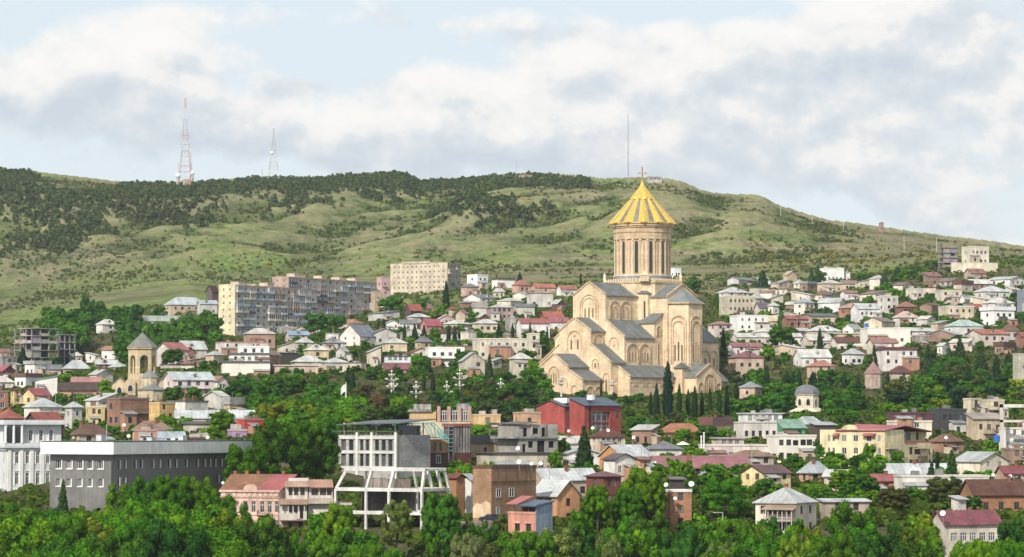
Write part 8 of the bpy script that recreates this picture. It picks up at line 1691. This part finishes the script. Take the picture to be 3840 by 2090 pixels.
def mast(px, top, base, Yd, w, c, nm, lb, cat='mast'):
    z0 = min(PZ(base, Yd), ter(PX(px, Yd), Yd)); o = emp(nm, (PX(px, Yd), Yd, z0)); tag(o, lb, cat); H = PZ(top, Yd)-z0
    m = MB(); m.tube((0, 0, 0), (0, 0, H), w, w*.55, 6); build(m, 'pole', 'paint', o, c); m = MB(); m.box(-w*2, w*2, -w*2, w*2, -.5, .6); build(m, 'footing', 'raw', o, (.4, .38, .35)); return o
mast(2357, 425, 672, 2560, .42, (.22, .22, .24), 'thin_mast', 'very tall thin mast on the bare hilltop behind the dome')
mast(711, 570, 684, 2640, .45, (.4, .16, .15), 'thin_mast', 'thin aerial pole right beside the tall red and white mast')
mast(981, 630, 665, 2680, .3, (.3, .3, .3), 'thin_mast', 'small pole with crossbar left of the shorter radio mast')
mast(1936, 598, 650, 2720, .3, (.32, .32, .34), 'thin_mast', 'hair thin pole above the wooded middle ridge')
for (px, tp, bs, lb) in ((2930, 738, 778, 'first pole going down the right ridge'), (3048, 768, 812, 'second pole on the right ridge skyline'), (3393, 882, 940, 'pale pole on the open right slope'), (3515, 890, 945, 'pale pole left of the unfinished hillside villa'), (3166, 825, 858, 'short pole on the right ridge skyline')):
    mast(px, tp, bs, 2150 if px > 3300 else 2420, .17, (.62, .62, .6), 'utility_pole', lb, 'pole')
for (px, tp, bs, Yd, lb) in ((2990, 1150, 1230, 1290, 'pole among the red roofs right of the cathedral'), (3040, 1190, 1300, 1225, 'wooden pole in front of the dark blue roof'), (3508, 1100, 1180, 1330, 'pole by the cream flat roofed house'), (3522, 1140, 1215, 1270, 'pole left of the tan modern house'), (2430, 1670, 1760, 640, 'pole left of the plum red roof'), (2818, 1690, 1775, 640, 'dark pole above the yellow gabled house'), (1180, 1330, 1400, 1000, 'pole before the arched window house'), (210, 1470, 1560, 800, 'pole behind the turret house'), (2060, 1735, 1800, 575, 'white pole right of the brown brick house')):
    mast(px, tp, bs, Yd, .13, (.35, .33, .3), 'utility_pole', lb, 'pole')
def radome(px, py, r, Yd, lb):
    z = PZ(py, Yd); o = emp('radome', (PX(px, Yd), Yd, z-r*Yd/F*1.6)); tag(o, lb, 'radome', 'white radomes by the big mast'); R_ = r*Yd/F; m = MB(); m.ball((0, 0, R_*1.6), R_, nu=16, nv=10); build(m, 'sphere', 'clean', o, (.82, .82, .82)); m = MB(); m.tube((0, 0, -4), (0, 0, R_*.8), R_*.6, R_*.6, 10); build(m, 'base', 'raw', o, (.6, .58, .55))
radome(664, 658, 10, 2630, 'left white radome ball beside the tall mast'); radome(718, 648, 8, 2630, 'right white radome ball beside the tall mast')
o = house('mast_hut', 'small tan equipment hut at the foot of the tall mast', (680, 690, 708), (672, 690), 0, 2640, 25, 'f', ('plaster', 'd9b98e'), ('paint', 'c9a97e'), 1, 0, 1, 'd', cat='hut')
o = house('hilltop_pavilion', 'low pale pavilion on the bare hilltop behind the golden dome', (2428, 2434, 2484), (662, 676), 0, 2545, 8, 'F', ('plaster', 'c9bdb4'), ('paint', 'b8aca4'), 1, 0, 5, 'd', cat='pavilion')
o = house('ridge_tower', 'small brown tower hut on the right ridge skyline', (3300, 3306, 3318), (836, 862), 0, 2440, 25, 'f', ('plaster', 'b98f80'), ('paint', 'a87f70'), 1, 0, 1, 'd', cat='hut')
o = house('hilltop_house', 'pale ruined house half hidden on the wooded ridge', (1945, 1955, 2000), (655, 672), 0, 2700, 15, 'f', ('raw', 'c4a890'), ('paint', 'b09680'), 1, 0, 3, 'o', cat='hut')
def flag():
    Yd = 860; px = 1298; g = ter(PX(px, Yd), Yd); o = emp('flagpole', (PX(px, Yd), Yd, g)); tag(o, 'tall white flagpole with a drooping white flag', 'flagpole'); H = PZ(1437, Yd)-g
    m = MB(); m.tube((0, 0, 0), (0, 0, H), .24, .13, 8); build(m, 'pole', 'clean', o, (.74, .74, .70)); m = MB(); n = 8
    for i in range(n):
        for j in range(5):
            f = lambda a, b: (-a/n*1.5, .22*math.sin(a*1.3+b*.5), H-.3-b/5*2.2-a/n*a/n*1.2); m.face([f(i, j), f(i+1, j), f(i+1, j+1), f(i, j+1)])
    build(m, 'flag', 'clean', o, (.80, .78, .78)); m = MB(); m.ball((0, 0, H), .25); build(m, 'finial', 'gold', o, (.6, .5, .2))
flag()
def car():
    Yd = 522; px = 1842; py = 1958; k = Yd/F; z = PZ(py, Yd); o = emp('car', (PX(px, Yd), Yd, z), R(8)); tag(o, 'dark blue car parked below the brown brick house', 'car')
    prof = [(-2.1, .35), (-2.15, .75), (-1.9, .95), (-1.2, 1.02), (-.7, 1.42), (.7, 1.46), (1.35, 1.05), (2.0, .92), (2.15, .6), (2.1, .35)]; m = MB(); w = .85
    for i in range(len(prof)):
        a, b = prof[i], prof[(i+1) % len(prof)]; m.face([(a[0], -w, a[1]), (b[0], -w, b[1]), (b[0], w, b[1]), (a[0], w, a[1])])
    m.face([(p[0], -w, p[1]) for p in prof]); m.face([(p[0], w, p[1]) for p in prof[::-1]]); build(m, 'body', 'paint', o, (.02, .025, .045))
    for x0, x1 in ((-.85, -.05), (.05, .85)): m = MB(); m.face([(x0+(.1 if x0 < 0 else 0), -w-.01, 1.02), (x1, -w-.01, 1.02), (x1-(.25 if x1 > .5 else 0), -w-.01, 1.36), (x0+(.35 if x0 < 0 else 0), -w-.01, 1.36)]); build(m, 'side_window', 'glass', o)
    for x in (-1.3, 1.3):
        for y in (-w, w): t = put('wheel', None, o, (x, y, .33)); m = MB(); m.tube((0, -.12, 0), (0, .12, 0), .33, .33, 14); build(m, 'tyre', 'near_black', t); m = MB(); m.tube((0, -.135, 0), (0, .135, 0), .19, .19, 10); build(m, 'rim', 'steel', t, (.5, .5, .52))
    for y in (-.6, .6): m = MB(); m.box(2.08, 2.17, y-.18, y+.18, .62, .76); build(m, 'headlight', 'clean', o, (.8, .8, .8)); 
    for y in (-.6, .6): m = MB(); m.box(-2.17, -2.08, y-.18, y+.18, .66, .8); build(m, 'tail_light', 'paint', o, (.4, .02, .02))
    g = MB(); g.box(-9, 9, -3, 6, -5, 0); t = build(g, 'yard', 'raw', None, (.30, .27, .24)); t.location = o.location-Vector((0, 0, .004)); t.rotation_euler.z = R(8); t['kind'] = 'structure'
car()
def simple(nm, lb, cat, px, py, Yd, parts, rz=0):
    o = emp(nm, P3(px, py, Yd), rz); tag(o, lb, cat)
    for (pn, mb, mat, col) in parts: build(mb, pn, mat, o, col)
    return o
simple('water_tank', 'bright blue plastic water tank on a roof at the right', 'tank', 3735, 1657, 705, [('tank', MB().tube((0, 0, 0), (0, 0, 1.5), .75, .75, 14), 'paint', (.02, .12, .5)), ('lid', MB().tube((0, 0, 1.5), (0, 0, 1.65), .4, .35, 12), 'paint', (.02, .1, .42))])
simple('water_tank', 'small blue tank on the roof of the long white house', 'tank', 3250, 1228, 1178, [('tank', MB().tube((0, 0, 0), (0, 0, 1.5), .9, .9, 12), 'paint', (.03, .16, .5)), ('lid', MB().tube((0, 0, 1.5), (0, 0, 1.7), .5, .45, 10), 'paint', (.03, .14, .45))])
simple('parasol', 'small white parasol in a garden above the plum red roof', 'parasol', 2560, 1698, 690, [('canopy', MB().cone(ngon(10, 1.7), 1.9, (0, 0, 2.7)), 'clean', (.78, .77, .74)), ('pole', MB().bar((0, 0, -2), (0, 0, 2.6), .08), 'steel', (.5, .5, .5))])
simple('street_lamp', 'bent street lamp in front of the broad dome shaped tree', 'street lamp', 2708, 1965, 505, [('pole', MB().bar((0, 0, -4), (0, 0, 2.0), .12), 'steel', (.6, .6, .6)), ('arm', MB().bar((0, 0, 2.0), (-1.2, 0, 2.05), .1), 'steel', (.6, .6, .6)), ('lamp_head', MB().box(-1.7, -1.1, -.12, .12, 1.95, 2.1), 'steel', (.55, .55, .55))])
for (px, lb) in ((2629, 'left white flue pipe on the pale pinkish terrace'), (2639, 'right taller white flue pipe on the pale pinkish terrace')):
    simple('flue_pipe', lb, 'flue', px, 1674, 686, [('pipe', MB().tube((0, 0, -.5), (0, 0, 2.2 if px < 2635 else 3.0), .16, .16, 8), 'clean', (.8, .8, .78)), ('cowl', MB().tube((0, 0, 2.2 if px < 2635 else 3.0), (0, 0, 2.5 if px < 2635 else 3.3), .25, .25, 8), 'clean', (.75, .75, .74))])
simple('hillside_wall', 'long cream retaining wall below the two hillside villas', 'wall', 3570, 1012, 1480, [('wall_run', MB().box(0, 24, 0, .6, -6, 3.4), 'plaster', hx('efe4c8')), ('coping', MB().box(-.1, 24.1, -.1, .7, 3.4, 3.65), 'plaster', hx('f3ead2'))], R(6))
simple('wall_frame', 'open concrete roof frame rising on the flat white building at the right edge', 'frame', 3748, 1612, 716, [('column', MB().box(0, .8, 0, .8, -8, 6.2), 'plaster', hx('d9d2c6')), ('column', MB().box(5.5, 6.1, 0, .8, 0, 2), 'plaster', hx('d9d2c6')), ('beam', MB().box(0, 9, 0, .6, 5.4, 6.2), 'plaster', hx('e3ddd2')), ('beam', MB().box(0, 9, 0, .6, 1.8, 2.4), 'plaster', hx('e3ddd2'))])
# ------------------------------------------------------------------ air
def haze():
    m = MB(); m.box(-1400, 1400, -60, 6200, -140, 330); me = m.mesh('haze', []); o = put('haze', me); o['kind'] = 'stuff'
    mt = bpy.data.materials.new('haze'); mt.use_nodes = True; nt = mt.node_tree; nt.nodes.clear(); out = nt.nodes.new('ShaderNodeOutputMaterial'); v = nt.nodes.new('ShaderNodeVolumePrincipled')
    v.inputs['Color'].default_value = (.86, .92, 1.0, 1); v.inputs['Density'].default_value = HAZE; v.inputs['Anisotropy'].default_value = .2
    nt.links.new(v.outputs[0], out.inputs['Volume']); me.materials.append(mt)
HAZE = 0.000036
haze()
